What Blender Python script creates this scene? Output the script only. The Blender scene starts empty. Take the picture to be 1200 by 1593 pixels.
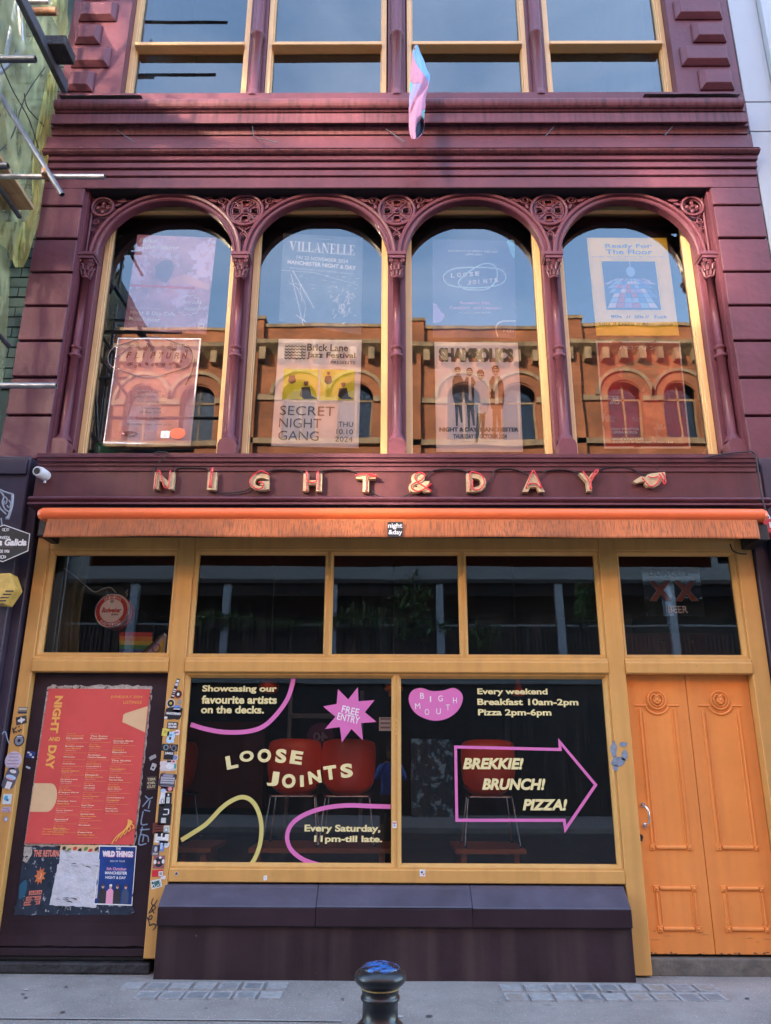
import bpy, math, random
from mathutils import Matrix, Vector, noise
random.seed(7)
SC = bpy.context.scene
COL = SC.collection
rad = math.radians

# ------------------------------------------------------------------ camera, sky, sun, exposure
CAMLOC = Vector((-0.05, -6.68, 1.6))
RM = Matrix.Rotation(rad(0.467), 3, 'Z') @ Matrix.Rotation(rad(90 + 17.56), 3, 'X') @ Matrix.Rotation(rad(0.239), 3, 'Z')
cam = bpy.data.cameras.new('camera')
camo = bpy.data.objects.new('camera', cam)
COL.objects.link(camo)
camo.matrix_world = Matrix.Translation(CAMLOC) @ RM.to_4x4()
cam.sensor_fit = 'VERTICAL'
cam.sensor_height = 36.0
cam.lens = 1200.0 / 1593.0 * 36.0
cam.clip_end = 2000
SC.camera = camo

SUN_EL, SUN_AZ = 17.0, 40.0        # azimuth measured from +Y towards -X
w = bpy.data.worlds.new('World')
SC.world = w
w.use_nodes = True
wn = w.node_tree.nodes
sky = wn.new('ShaderNodeTexSky')
sky.sky_type = 'NISHITA'
sky.sun_disc = False
sky.sun_elevation = rad(SUN_EL)
sky.sun_rotation = rad(-SUN_AZ)
sky.dust_density = 1.0
sky.ozone_density = 1.8
bg = wn['Background']
wl = w.node_tree.links
tc = wn.new('ShaderNodeTexCoord')
cm = wn.new('ShaderNodeMapping'); cm.inputs['Scale'].default_value = (1.4, 1.4, 3.2); wl.new(tc.outputs['Generated'], cm.inputs[0])
cn = wn.new('ShaderNodeTexNoise'); cn.inputs['Scale'].default_value = 1.9; cn.inputs['Detail'].default_value = 9; cn.inputs['Roughness'].default_value = 0.55; cn.inputs['Distortion'].default_value = 0.4
wl.new(cm.outputs[0], cn.inputs['Vector'])
cr_ = wn.new('ShaderNodeMapRange'); cr_.inputs[1].default_value = 0.42; cr_.inputs[2].default_value = 0.78; cr_.inputs[4].default_value = 0.42; wl.new(cn.outputs[0], cr_.inputs[0])
cx_ = wn.new('ShaderNodeMix'); cx_.data_type = 'RGBA'; wl.new(cr_.outputs[0], cx_.inputs[0]); wl.new(sky.outputs[0], cx_.inputs[6]); cx_.inputs[7].default_value = (3.0, 3.5, 4.3, 1)
wl.new(cx_.outputs[2], bg.inputs[0])
bg.inputs[1].default_value = 0.15
sl = bpy.data.lights.new('sun', 'SUN')
sl.energy = 2.6
sl.angle = rad(0.5)
sl.color = (1.0, 0.80, 0.58)
so = bpy.data.objects.new('sun', sl)
COL.objects.link(so)
sdir = Vector((-math.sin(rad(SUN_AZ)) * math.cos(rad(SUN_EL)), math.cos(rad(SUN_AZ)) * math.cos(rad(SUN_EL)), math.sin(rad(SUN_EL))))
so.rotation_euler = sdir.to_track_quat('Z', 'Y').to_euler()
so.location = (0, 0, 30)
SC.view_settings.view_transform = 'Standard'
SC.view_settings.look = 'None'
SC.view_settings.exposure = 3.55
SC.view_settings.gamma = 1.0
SC.view_settings.use_curve_mapping = False
SC.cycles.max_bounces = 12
SC.cycles.diffuse_bounces = 5
SC.cycles.glossy_bounces = 5
SC.cycles.transparent_max_bounces = 16
SC.cycles.use_denoising = True
SC.cycles.use_guiding = True          # the sun also arrives by way of the added mirror windows across the street
SC.cycles.caustics_reflective = True
SC.cycles.blur_glossy = 0.0
SC.cycles.sample_clamp_indirect = 0.0

FPX = 1200.0
def at(px, py, Y=0.0):
    """point of the plane y = Y that the photograph shows at pixel px, py"""
    d = RM @ Vector(((px - 600) / FPX, -(py - 796.5) / FPX, -1))
    t = (Y - CAMLOC.y) / d.y
    return CAMLOC + d * t
def atg(px, py, Z=0.0):
    d = RM @ Vector(((px - 600) / FPX, -(py - 796.5) / FPX, -1))
    t = (Z - CAMLOC.z) / d.z
    return CAMLOC + d * t

# ------------------------------------------------------------------ materials
MATS = {}
def mat(name, col, rough=0.5, var=0.12, vscale=3.0, bump=0.15, bscale=60.0, metal=0.0, coat=0.0,
        streak=None, spots=None, bdist=0.004, vstretch=(1, 1, 1), spec=0.5):
    """painted / coated surface: mottled base colour, optional vertical streaks (col, amount, density) and chips (col, threshold, scale)"""
    if name in MATS: return MATS[name]
    m = bpy.data.materials.new(name); m.use_nodes = True
    nt = m.node_tree; N = nt.nodes; L = nt.links
    b = N['Principled BSDF']
    b.inputs['Roughness'].default_value = rough
    b.inputs['Specular IOR Level'].default_value = spec
    b.inputs['Metallic'].default_value = metal
    b.inputs['Coat Weight'].default_value = coat
    b.inputs['Coat Roughness'].default_value = 0.15
    geo = N.new('ShaderNodeNewGeometry')
    mp = N.new('ShaderNodeMapping'); mp.inputs['Scale'].default_value = vstretch
    L.new(geo.outputs['Position'], mp.inputs[0])
    n1 = N.new('ShaderNodeTexNoise'); n1.inputs['Scale'].default_value = vscale; n1.inputs['Detail'].default_value = 8
    n1.inputs['Roughness'].default_value = 0.65
    L.new(mp.outputs[0], n1.inputs['Vector'])
    r1 = N.new('ShaderNodeMapRange'); r1.inputs[1].default_value = 0.3; r1.inputs[2].default_value = 0.7
    r1.inputs[3].default_value = 1 - var; r1.inputs[4].default_value = 1 + var
    L.new(n1.outputs[0], r1.inputs[0])
    mul = N.new('ShaderNodeVectorMath'); mul.operation = 'SCALE'
    mul.inputs[0].default_value = col[:3]
    L.new(r1.outputs[0], mul.inputs['Scale'])
    last = mul.outputs[0]
    if streak:
        sc_, amt, dens = streak
        mp2 = N.new('ShaderNodeMapping'); mp2.inputs['Scale'].default_value = (dens, dens, dens * 0.035)
        L.new(geo.outputs['Position'], mp2.inputs[0])
        n2 = N.new('ShaderNodeTexNoise'); n2.inputs['Scale'].default_value = 1; n2.inputs['Detail'].default_value = 5
        L.new(mp2.outputs[0], n2.inputs['Vector'])
        r2 = N.new('ShaderNodeMapRange'); r2.inputs[1].default_value = 0.45; r2.inputs[2].default_value = 0.75
        r2.inputs[4].default_value = amt
        L.new(n2.outputs[0], r2.inputs[0])
        mx = N.new('ShaderNodeMix'); mx.data_type = 'RGBA'
        L.new(r2.outputs[0], mx.inputs[0]); L.new(last, mx.inputs[6]); mx.inputs[7].default_value = (*sc_, 1)
        last = mx.outputs[2]
    if spots:
        sc_, th, dens = spots
        n3 = N.new('ShaderNodeTexNoise'); n3.inputs['Scale'].default_value = dens; n3.inputs['Detail'].default_value = 10
        n3.inputs['Roughness'].default_value = 0.7
        L.new(geo.outputs['Position'], n3.inputs['Vector'])
        r3 = N.new('ShaderNodeMapRange'); r3.inputs[1].default_value = th; r3.inputs[2].default_value = th + 0.02
        L.new(n3.outputs[0], r3.inputs[0])
        mx = N.new('ShaderNodeMix'); mx.data_type = 'RGBA'
        L.new(r3.outputs[0], mx.inputs[0]); L.new(last, mx.inputs[6]); mx.inputs[7].default_value = (*sc_, 1)
        last = mx.outputs[2]
    L.new(last, b.inputs['Base Color'])
    if bump:
        n4 = N.new('ShaderNodeTexNoise'); n4.inputs['Scale'].default_value = bscale; n4.inputs['Detail'].default_value = 6
        L.new(mp.outputs[0], n4.inputs['Vector'])
        bp = N.new('ShaderNodeBump'); bp.inputs['Strength'].default_value = bump; bp.inputs['Distance'].default_value = bdist
        L.new(n4.outputs[0], bp.inputs['Height']); L.new(bp.outputs[0], b.inputs['Normal'])
        rr = N.new('ShaderNodeMapRange'); rr.inputs[3].default_value = max(0.02, rough - 0.12); rr.inputs[4].default_value = min(1, rough + 0.12)
        L.new(n1.outputs[0], rr.inputs[0]); L.new(rr.outputs[0], b.inputs['Roughness'])
    MATS[name] = m
    return m
def flat(name, col, rough=0.5, **k):
    return mat(name, col, rough, var=0.06, vscale=14, bump=0, **k)

def glass_mat(name, tint, base, mulf, wob=0.0, dirt=0.0, rough=0.0):
    """window glass: Fresnel mirror over a see-through pane, as double glazing reflects"""
    m = bpy.data.materials.new(name); m.use_nodes = True
    nt = m.node_tree; N = nt.nodes; L = nt.links
    N.remove(N['Principled BSDF'])
    tr = N.new('ShaderNodeBsdfTransparent'); tr.inputs[0].default_value = (*tint, 1)
    gl = N.new('ShaderNodeBsdfGlossy'); gl.inputs['Roughness'].default_value = rough
    fr = N.new('ShaderNodeFresnel'); fr.inputs[0].default_value = 1.5
    ma = N.new('ShaderNodeMath'); ma.operation = 'MULTIPLY_ADD'; ma.inputs[1].default_value = mulf; ma.inputs[2].default_value = base; ma.use_clamp = True
    L.new(fr.outputs[0], ma.inputs[0])
    mx = N.new('ShaderNodeMixShader')
    L.new(ma.outputs[0], mx.inputs[0]); L.new(tr.outputs[0], mx.inputs[1]); L.new(gl.outputs[0], mx.inputs[2])
    out = mx.outputs[0]
    geo = N.new('ShaderNodeNewGeometry')
    if wob:
        n = N.new('ShaderNodeTexNoise'); n.inputs['Scale'].default_value = 1.6; n.inputs['Detail'].default_value = 1
        L.new(geo.outputs['Position'], n.inputs['Vector'])
        bp = N.new('ShaderNodeBump'); bp.inputs['Strength'].default_value = 1.0; bp.inputs['Distance'].default_value = wob
        L.new(n.outputs[0], bp.inputs['Height']); L.new(bp.outputs[0], gl.inputs['Normal'])
    if dirt:
        mp = N.new('ShaderNodeMapping'); mp.inputs['Scale'].default_value = (22, 22, 1.2)
        L.new(geo.outputs['Position'], mp.inputs[0])
        n = N.new('ShaderNodeTexNoise'); n.inputs['Scale'].default_value = 1; n.inputs['Detail'].default_value = 8; n.inputs['Roughness'].default_value = 0.7
        L.new(mp.outputs[0], n.inputs['Vector'])
        r = N.new('ShaderNodeMapRange'); r.inputs[1].default_value = 0.5; r.inputs[2].default_value = 0.8; r.inputs[3].default_value = dirt * 0.25; r.inputs[4].default_value = dirt
        L.new(n.outputs[0], r.inputs[0])
        df = N.new('ShaderNodeBsdfDiffuse'); df.inputs[0].default_value = (0.5, 0.5, 0.48, 1)
        m2 = N.new('ShaderNodeMixShader'); L.new(r.outputs[0], m2.inputs[0]); L.new(out, m2.inputs[1]); L.new(df.outputs[0], m2.inputs[2])
        out = m2.outputs[0]
    L.new(out, N['Material Output'].inputs[0])
    MATS[name] = m
    return m

maroon = mat('maroon paint', (0.120, 0.036, 0.049), 0.42, var=0.24, vscale=1.8, bump=0.5, bscale=16, streak=((0.085, 0.032, 0.042), 0.55, 9), spots=((0.34, 0.22, 0.22), 0.70, 8), bdist=0.008, spec=0.28)
maroon_dirty = mat('weathered maroon paint', (0.125, 0.039, 0.050), 0.5, var=0.22, vscale=3, bump=0.4, bscale=30, streak=((0.02, 0.012, 0.014), 0.75, 22), spots=((0.35, 0.25, 0.24), 0.71, 10), spec=0.28)
maroon_iron = mat('maroon painted iron', (0.122, 0.037, 0.051), 0.38, var=0.1, vscale=8, bump=0.25, bscale=70, spec=0.28)
fascia_m = mat('fascia paint', (0.095, 0.030, 0.036), 0.45, var=0.25, vscale=2.5, bump=0.2, bscale=40, streak=((0.05, 0.02, 0.03), 0.5, 12), spots=((0.2, 0.12, 0.12), 0.73, 7), spec=0.28)
roll_m = mat('purple moulding paint', (0.12, 0.045, 0.06), 0.4, var=0.18, vscale=5, bump=0.2, bscale=40, spec=0.28)
yellow = mat('mustard paint', (0.63, 0.335, 0.10), 0.4, var=0.07, vscale=3, bump=0.18, bscale=40, streak=((0.48, 0.25, 0.08), 0.5, 12), spots=((0.26, 0.16, 0.08), 0.70, 16), spec=0.28)
cream = mat('pale mustard paint', (0.62, 0.38, 0.16), 0.42, var=0.08, vscale=3, bump=0.15, bscale=40)
purple = mat('dark purple paint', (0.034, 0.020, 0.026), 0.5, var=0.28, vscale=2.2, bump=0.45, bscale=14, spots=((0.16, 0.13, 0.14), 0.71, 15), spec=0.16)
slate_p = mat('worn slate purple paint', (0.082, 0.074, 0.105), 0.36, var=0.2, vscale=3, bump=0.3, bscale=30, streak=((0.05, 0.045, 0.055), 0.5, 4), spots=((0.2, 0.19, 0.2), 0.70, 11), spec=0.28)
base_p = mat('plinth paint', (0.030, 0.016, 0.020), 0.5, var=0.35, vscale=2.2, bump=0.5, bscale=18, streak=((0.085, 0.055, 0.05), 0.6, 5), spots=((0.22, 0.17, 0.15), 0.69, 14), spec=0.28)
orange = mat('orange door paint', (0.80, 0.275, 0.065), 0.4, var=0.10, vscale=1.6, bump=0.3, bscale=22, streak=((0.52, 0.17, 0.06), 0.45, 7), spots=((0.22, 0.09, 0.05), 0.71, 13), spec=0.28)
awn_tube = mat('orange awning cassette', (0.80, 0.15, 0.04), 0.32, var=0.08, vscale=4, bump=0)
awn_cloth = mat('faded awning cloth', (0.52, 0.16, 0.06), 0.8, var=0.35, vscale=1.6, bump=0.3, bscale=120, streak=((0.12, 0.07, 0.05), 0.95, 105), spec=0.28)
black = flat('black rubber', (0.012, 0.012, 0.014), 0.5)
soffit_m = mat('near black soffit', (0.012, 0.009, 0.012), 0.8, var=0.2, bump=0)  # one near black tone for the undersides and the awning recess
letter_m = mat('weathered cream letter', (0.50, 0.38, 0.22), 0.6, var=0.3, vscale=30, bump=0.2, bscale=120, spots=((0.12, 0.08, 0.06), 0.64, 40))
neon_m = flat('red neon tube', (0.62, 0.035, 0.04), 0.2)
white = flat('white plastic', (0.72, 0.72, 0.72), 0.4)
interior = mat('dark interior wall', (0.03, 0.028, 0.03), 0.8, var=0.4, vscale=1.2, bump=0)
wood = mat('orange wood board', (0.42, 0.16, 0.05), 0.5, var=0.25, vscale=4, bump=0.1, vstretch=(1, 8, 8))
plank_m = mat('scaffold plank', (0.42, 0.27, 0.14), 0.75, var=0.3, vscale=3, bump=0.4, bscale=40, vstretch=(8, 1, 8))
steel = mat('galvanised steel', (0.33, 0.34, 0.36), 0.42, var=0.25, vscale=14, bump=0.2, bscale=60, metal=0.75, spots=((0.25, 0.13, 0.06), 0.66, 14))
steel_dark = mat('dull steel tube', (0.10, 0.11, 0.13), 0.45, var=0.25, vscale=14, bump=0.25, bscale=60, metal=0.6)
rust = mat('rusty coupler', (0.25, 0.12, 0.06), 0.7, var=0.4, vscale=30, bump=0.3)
chrome = mat('chrome', (0.75, 0.75, 0.77), 0.16, var=0.05, bump=0, metal=1.0)
red_plastic = mat('red plastic', (0.92, 0.10, 0.04), 0.3, var=0.05, bump=0)
green_wall = mat('green netted brick', (0.02, 0.045, 0.04), 0.8, var=0.4, vscale=3, bump=0.4, bscale=20, spots=((0.2, 0.05, 0.025), 0.66, 1.2))
grey_wall = mat('pale grey render', (0.37, 0.40, 0.43), 0.55, var=0.05, vscale=1.2, bump=0.08, bscale=30, streak=((0.30, 0.33, 0.36), 0.4, 3))
pub_p = mat('slate purple neighbour paint', (0.048, 0.036, 0.056), 0.4, var=0.18, vscale=2, bump=0.35, bscale=12, spots=((0.12, 0.1, 0.12), 0.74, 12), spec=0.28)
black_gloss = mat('black bollard paint', (0.010, 0.011, 0.013), 0.34, var=0.3, vscale=10, bump=0.3, bscale=25, coat=0.1, spots=((0.07, 0.07, 0.07), 0.62, 22))
blue_chip = mat('blue chipped paint', (0.02, 0.10, 0.30), 0.28, var=0.5, vscale=30, bump=0.5, spots=((0.012, 0.012, 0.016), 0.50, 34))
stone_m = mat('worn dark stone', (0.13, 0.115, 0.095), 0.75, var=0.35, vscale=9, bump=0.8, bscale=22, bdist=0.01)
stone_dk = mat('black painted stone', (0.035, 0.033, 0.036), 0.55, var=0.4, vscale=9, bump=1.0, bscale=16, bdist=0.02, spec=0.28)
glass_up = glass_mat('upper window glass', (0.93, 0.95, 0.95), 0.02, 2.5, wob=0.0008, dirt=0.02)
glass_lo = glass_mat('shop window glass', (0.95, 0.97, 0.97), 0.02, 2.2, wob=0.0005, dirt=0.035)
glass_opp = glass_mat('opposite window glass', (0.3, 0.3, 0.3), 0.03, 2.0)
reflector_sharp = glass_mat('sun reflector glass', (0.3, 0.3, 0.3), 0.75, 2.0, rough=0.08)  # mirror glass of the added block, throws the sun patches
reflector_soft = glass_mat('soft fill reflector glass', (0.3, 0.3, 0.3), 0.55, 2.0, rough=0.18)  # rougher mirror glass of the added block, soft fill for the posters

# ------------------------------------------------------------------ geometry helpers
class B:
    def __init__(s): s.v = []; s.f = []; s.m = []; s.mats = []; s.sm = []
    def mi(s, m):
        if m not in s.mats: s.mats.append(m)
        return s.mats.index(m)
    def add(s, vs, fs, m, smooth=False):
        o = len(s.v); k = s.mi(m)
        s.v += [Vector(v) for v in vs]
        for f in fs: s.f.append([i + o for i in f]); s.m.append(k); s.sm.append(smooth)
    def box(s, x0, x1, y0, y1, z0, z1, m, taper=None):
        vs = [(x0, y0, z0), (x1, y0, z0), (x1, y1, z0), (x0, y1, z0), (x0, y0, z1), (x1, y0, z1), (x1, y1, z1), (x0, y1, z1)]
        s.add(vs, [(0, 3, 2, 1), (4, 5, 6, 7), (0, 1, 5, 4), (1, 2, 6, 5), (2, 3, 7, 6), (3, 0, 4, 7)], m)
    def raised(s, x0, x1, z0, z1, y0, h, ins, m):
        """block with chamfered rim standing h proud of plane y0 (towards -y)"""
        vs = [(x0, y0, z0), (x1, y0, z0), (x1, y0, z1), (x0, y0, z1)]
        y1 = y0 - h
        vs += [(x0 + ins, y1, z0 + ins), (x1 - ins, y1, z0 + ins), (x1 - ins, y1, z1 - ins), (x0 + ins, y1, z1 - ins)]
        s.add(vs, [(4, 5, 6, 7), (0, 1, 5, 4), (1, 2, 6, 5), (2, 3, 7, 6), (3, 0, 4, 7), (3, 2, 1, 0)], m)
    def prism(s, pts, y0, y1, m):
        """outline of (x,z) points extruded from y0 (front) to y1"""
        n = len(pts)
        a = sum(pts[i][0] * pts[(i + 1) % n][1] - pts[(i + 1) % n][0] * pts[i][1] for i in range(n))
        if a < 0: pts = pts[::-1]
        vs = [(p[0], y0, p[1]) for p in pts] + [(p[0], y1, p[1]) for p in pts]
        fs = [tuple(range(n)), tuple(range(2 * n - 1, n - 1, -1))]
        fs += [(i, i + n, (i + 1) % n + n, (i + 1) % n) for i in range(n)]
        s.add(vs, fs, m)
    def sweepx(s, prof, x0, x1, m, e0=0, e1=0, smooth=False):
        """(y,z) profile run along x"""
        n = len(prof)
        vs = [(x0, p[0], p[1]) for p in prof] + [(x1, p[0], p[1]) for p in prof]
        fs = [(i, (i + 1) % n, (i + 1) % n + n, i + n) for i in range(n)]
        s.add(vs, fs, m, smooth)
        s.add(vs, [tuple(range(n))[::-1], tuple(range(n, 2 * n))], m)
    def tube(s, pts, r, m, n=10, cap=True, closed=False, smooth=True):
        pts = [Vector(p) for p in pts]; k = len(pts); vs = []; fs = []
        rr = r if isinstance(r, (list, tuple)) else [r] * k
        up = None
        for i, p in enumerate(pts):
            if closed: t = pts[(i + 1) % k] - pts[i - 1]
            else: t = pts[min(i + 1, k - 1)] - pts[max(i - 1, 0)]
            t = t.normalized() if t.length > 1e-9 else Vector((0, 0, 1))
            if up is None:
                a = Vector((0, 0, 1)) if abs(t.z) < 0.9 else Vector((1, 0, 0)); up = t.cross(a).normalized()
            else:
                up = (up - t * up.dot(t))
                up = up.normalized() if up.length > 1e-6 else t.orthogonal().normalized()
            b2 = t.cross(up)
            for j in range(n):
                a = 2 * math.pi * j / n
                vs.append(p + (up * math.cos(a) + b2 * math.sin(a)) * rr[i])
        for i in range(k if closed else k - 1):
            q = (i + 1) % k
            for j in range(n):
                fs.append((i * n + j, i * n + (j + 1) % n, q * n + (j + 1) % n, q * n + j))
        s.add(vs, fs, m, smooth)
        if cap and not closed:
            s.add(vs[:n], [tuple(range(n))[::-1]], m); s.add(vs[-n:], [tuple(range(n))], m)
    def lathe(s, prof, c, m, n=28, a0=0, a1=2 * math.pi, smooth=True):
        """(r,z) profile turned about the vertical through c"""
        full = abs(a1 - a0 - 2 * math.pi) < 1e-6
        k = n if full else n + 1; vs = []; fs = []
        for r, z in prof:
            for j in range(k):
                a = a0 + (a1 - a0) * j / n
                vs.append((c[0] + r * math.cos(a), c[1] + r * math.sin(a), c[2] + z))
        for i in range(len(prof) - 1):
            for j in range(n):
                fs.append((i * k + j, i * k + (j + 1) % k, (i + 1) * k + (j + 1) % k, (i + 1) * k + j))
        s.add(vs, fs, m, smooth)
    def ring(s, c, R, r, m, n=36, k=8, a0=0, a1=2 * math.pi, sq=1.0):
        """torus (or arc of one) standing in the xz plane"""
        full = abs(a1 - a0 - 2 * math.pi) < 1e-6
        pts = [(c[0] + R * math.cos(a0 + (a1 - a0) * i / n), c[1], c[2] + sq * R * math.sin(a0 + (a1 - a0) * i / n)) for i in range(n if full else n + 1)]
        s.tube(pts, r, m, n=k, closed=full)
    def disc(s, c, R, y1, m, n=32):
        s.prism([(c[0] + R * math.cos(2 * math.pi * i / n), c[2] + R * math.sin(2 * math.pi * i / n)) for i in range(n)], c[1], y1, m)
    def sphere(s, c, r, m, nu=14, nv=8, sx=1, sy=1, sz=1):
        vs = []; fs = []
        for i in range(nv + 1):
            t = math.pi * i / nv
            for j in range(nu):
                a = 2 * math.pi * j / nu
                vs.append((c[0] + sx * r * math.sin(t) * math.cos(a), c[1] + sy * r * math.sin(t) * math.sin(a), c[2] + sz * r * math.cos(t)))
        for i in range(nv):
            for j in range(nu): fs.append((i * nu + j, (i + 1) * nu + j, (i + 1) * nu + (j + 1) % nu, i * nu + (j + 1) % nu))
        s.add(vs, fs, m, True)
    def mapped(s, tri, fn, m):
        """2D mesh (verts, faces) sent through fn(u,v)"""
        s.add([fn(a, b) for a, b in tri[0]], tri[1], m)
    def build(s, name, parent=None, bevel=0.0, org=None, seg=1):
        o0 = Vector(org) if org is not None else Vector((0, 0, 0))
        p = parent
        while p is not None: o0 = o0 + p.location; p = p.parent
        me = bpy.data.meshes.new(name)
        me.from_pydata([v - o0 for v in s.v], [], s.f)
        for m in s.mats: me.materials.append(m)
        me.polygons.foreach_set('material_index', s.m)
        me.polygons.foreach_set('use_smooth', s.sm)
        me.update()
        o = bpy.data.objects.new(name, me)
        COL.objects.link(o)
        if org is not None: o.location = Vector(org)
        if parent: o.parent = parent
        if bevel:
            md = o.modifiers.new('edge', 'BEVEL'); md.width = bevel; md.segments = seg; md.limit_method = 'ANGLE'; md.angle_limit = rad(35)
        return o

def tag(o, label=None, cat=None, group=None, kind=None):
    if label: o['label'] = label
    if cat: o['category'] = cat
    if group: o['group'] = group
    if kind: o['kind'] = kind
    return o
def thing(name, loc, label, cat, group=None):
    o = bpy.data.objects.new(name, None); COL.objects.link(o)
    o.location = loc; o.empty_display_size = 0.1
    return tag(o, label, cat, group)
def copy_tree(o, parent=None):
    c = o.copy(); COL.objects.link(c)
    if parent: c.parent = parent
    for ch in list(o.children):
        copy_tree(ch, c)
    return c

# ------------------------------------------------------------------ lettering
TC = {}
def txt2d(body, bold=0.0, shear=0.0, space=1.0, res=3):
    k = (body, bold, shear, space, res)
    if k not in TC:
        c = bpy.data.curves.new('lettering', 'FONT'); c.body = body; c.offset = bold; c.shear = shear
        c.space_character = space; c.resolution_u = res
        o = bpy.data.objects.new('lettering', c); COL.objects.link(o)
        me = o.to_mesh()
        vs = [(v.co.x, v.co.y) for v in me.vertices]; fs = [tuple(p.vertices) for p in me.polygons]
        o.to_mesh_clear(); bpy.data.objects.remove(o); bpy.data.curves.remove(c)
        TC[k] = (vs, fs)
    return TC[k]
def fit(tri, x0, y0, x1, y1, keep=False):
    vs, fs = tri
    if not vs: return tri
    a, b = min(v[0] for v in vs), max(v[0] for v in vs); c, d = min(v[1] for v in vs), max(v[1] for v in vs)
    sx = (x1 - x0) / max(b - a, 1e-6); sy = (y1 - y0) / max(d - c, 1e-6)
    return ([(x0 + (v[0] - a) * sx, y0 + (v[1] - c) * sy) for v in vs], fs)

SERIF = {  # slab-like serif capitals as sets of convex polygons in a unit cell (width, polys)
 'V': (1.0, [[(0.04, 1), (0.34, 1), (0.60, 0.12), (0.52, 0), (0.44, 0)], [(0.50, 0), (0.44, 0.0), (0.80, 1), (0.87, 1)], [(-0.04, 1), (-0.04, .95), (0.42, .95), (0.42, 1)], [(0.68, 1), (0.68, .95), (0.98, .95), (0.98, 1)]]),
 'I': (0.46, [[(0.12, 0), (0.34, 0), (0.34, 1), (0.12, 1)], [(0, 0), (0.46, 0), (0.46, .05), (0, .05)], [(0, .95), (0.46, .95), (0.46, 1), (0, 1)]]),
 'L': (0.78, [[(0.12, 0), (0.34, 0), (0.34, 1), (0.12, 1)], [(0, .95), (0.48, .95), (0.48, 1), (0, 1)], [(0, 0), (0.74, 0), (0.74, .06), (0, .06)], [(0.66, 0), (0.74, 0), (0.76, .32), (0.72, .32)]]),
 'A': (1.0, [[(0.46, 1), (0.54, 1), (0.90, 0), (0.64, 0)], [(0.44, .9), (0.48, .98), (0.17, 0), (0.11, 0)], [(0.22, .30), (0.70, .30), (0.70, .36), (0.24, .36)], [(-0.02, 0), (0.30, 0), (0.30, .05), (-0.02, .05)], [(0.54, 0), (1.0, 0), (1.0, .05), (0.54, .05)]]),
 'N': (1.0, [[(0.12, 0), (0.19, 0), (0.19, 1), (0.12, 1)], [(0.06, 1), (0.32, 1), (0.86, 0), (0.74, 0)], [(0.79, 0.0), (0.86, 0), (0.86, 1), (0.79, 1)], [(0, 0), (0.32, 0), (0.32, .05), (0, .05)], [(0, .95), (0.3, .95), (0.3, 1), (0, 1)], [(0.66, .95), (1.0, .95), (1.0, 1), (0.66, 1)]]),
 'E': (0.80, [[(0.12, 0), (0.34, 0), (0.34, 1), (0.12, 1)], [(0, 0), (0.74, 0), (0.74, .06), (0, .06)], [(0, .94), (0.72, .94), (0.72, 1), (0, 1)], [(0.34, .47), (0.58, .47), (0.58, .53), (0.34, .53)], [(0.66, 0), (0.74, 0), (0.76, .30), (0.72, .30)], [(0.64, 1), (0.72, 1), (0.74, .72), (0.70, .72)], [(0.54, .36), (0.58, .36), (0.58, .64), (0.54, .64)]]),
}
def serif2d(word):
    vs = []; fs = []; x = 0
    for ch in word:
        wd, polys = SERIF[ch]
        for p in polys:
            fs.append(tuple(range(len(vs), len(vs) + len(p)))); vs += [(x + a, b * 1.35) for a, b in p]
        x += wd + 0.06
    return (vs, fs)
def stroke2d(pts, wd, closed=False):
    """ribbon of width wd along 2D points"""
    n = len(pts); vs = []; fs = []
    for i in range(n):
        a = pts[i - 1] if (i > 0 or closed) else pts[i]; b = pts[(i + 1) % n] if (i < n - 1 or closed) else pts[i]
        c = pts[i]
        l1 = math.hypot(c[0] - a[0], c[1] - a[1]) or 1; l2 = math.hypot(b[0] - c[0], b[1] - c[1]) or 1
        dx = (c[0] - a[0]) / l1 + (b[0] - c[0]) / l2; dy = (c[1] - a[1]) / l1 + (b[1] - c[1]) / l2; l = math.hypot(dx, dy) or 1
        q = wd / 2
        if 0 < i < n - 1 or closed:
            d1 = Vector((pts[i][0] - pts[i - 1][0], pts[i][1] - pts[i - 1][1])); d2 = Vector((pts[(i + 1) % n][0] - pts[i][0], pts[(i + 1) % n][1] - pts[i][1]))
            if d1.length > 0 and d2.length > 0:
                cs = max(0.36, math.cos(d1.angle(d2) / 2)); q = wd / 2 / cs
        vs += [(pts[i][0] - dy / l * q, pts[i][1] + dx / l * q), (pts[i][0] + dy / l * q, pts[i][1] - dx / l * q)]
    for i in range(n if closed else n - 1):
        j = (i + 1) % n
        fs.append((2 * i, 2 * i + 1, 2 * j + 1, 2 * j))
    return (vs, fs)
def smooth2(pts, k=8, closed=False):
    out = []; n = len(pts)
    for i in range(n if closed else n - 1):
        P = [pts[(i + d) % n] if closed else pts[min(max(i + d, 0), n - 1)] for d in (-1, 0, 1, 2)]
        for j in range(k):
            t = j / k
            out.append(tuple(0.5 * (2 * P[1][c] + (P[2][c] - P[0][c]) * t + (2 * P[0][c] - 5 * P[1][c] + 4 * P[2][c] - P[3][c]) * t * t + (3 * P[1][c] - P[0][c] - 3 * P[2][c] + P[3][c]) * t ** 3) for c in range(len(pts[0]))))
    if not closed: out.append(tuple(pts[-1]))
    return out
def poly2d(pts): return (list(pts), [tuple(range(len(pts)))])
def circ2d(cx, cy, rx, ry=None, n=24):
    ry = rx if ry is None else ry
    return poly2d([(cx + rx * math.cos(2 * math.pi * i / n), cy + ry * math.sin(2 * math.pi * i / n)) for i in range(n)])
def rect2d(x0, y0, x1, y1): return poly2d([(x0, y0), (x1, y0), (x1, y1), (x0, y1)])

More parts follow.
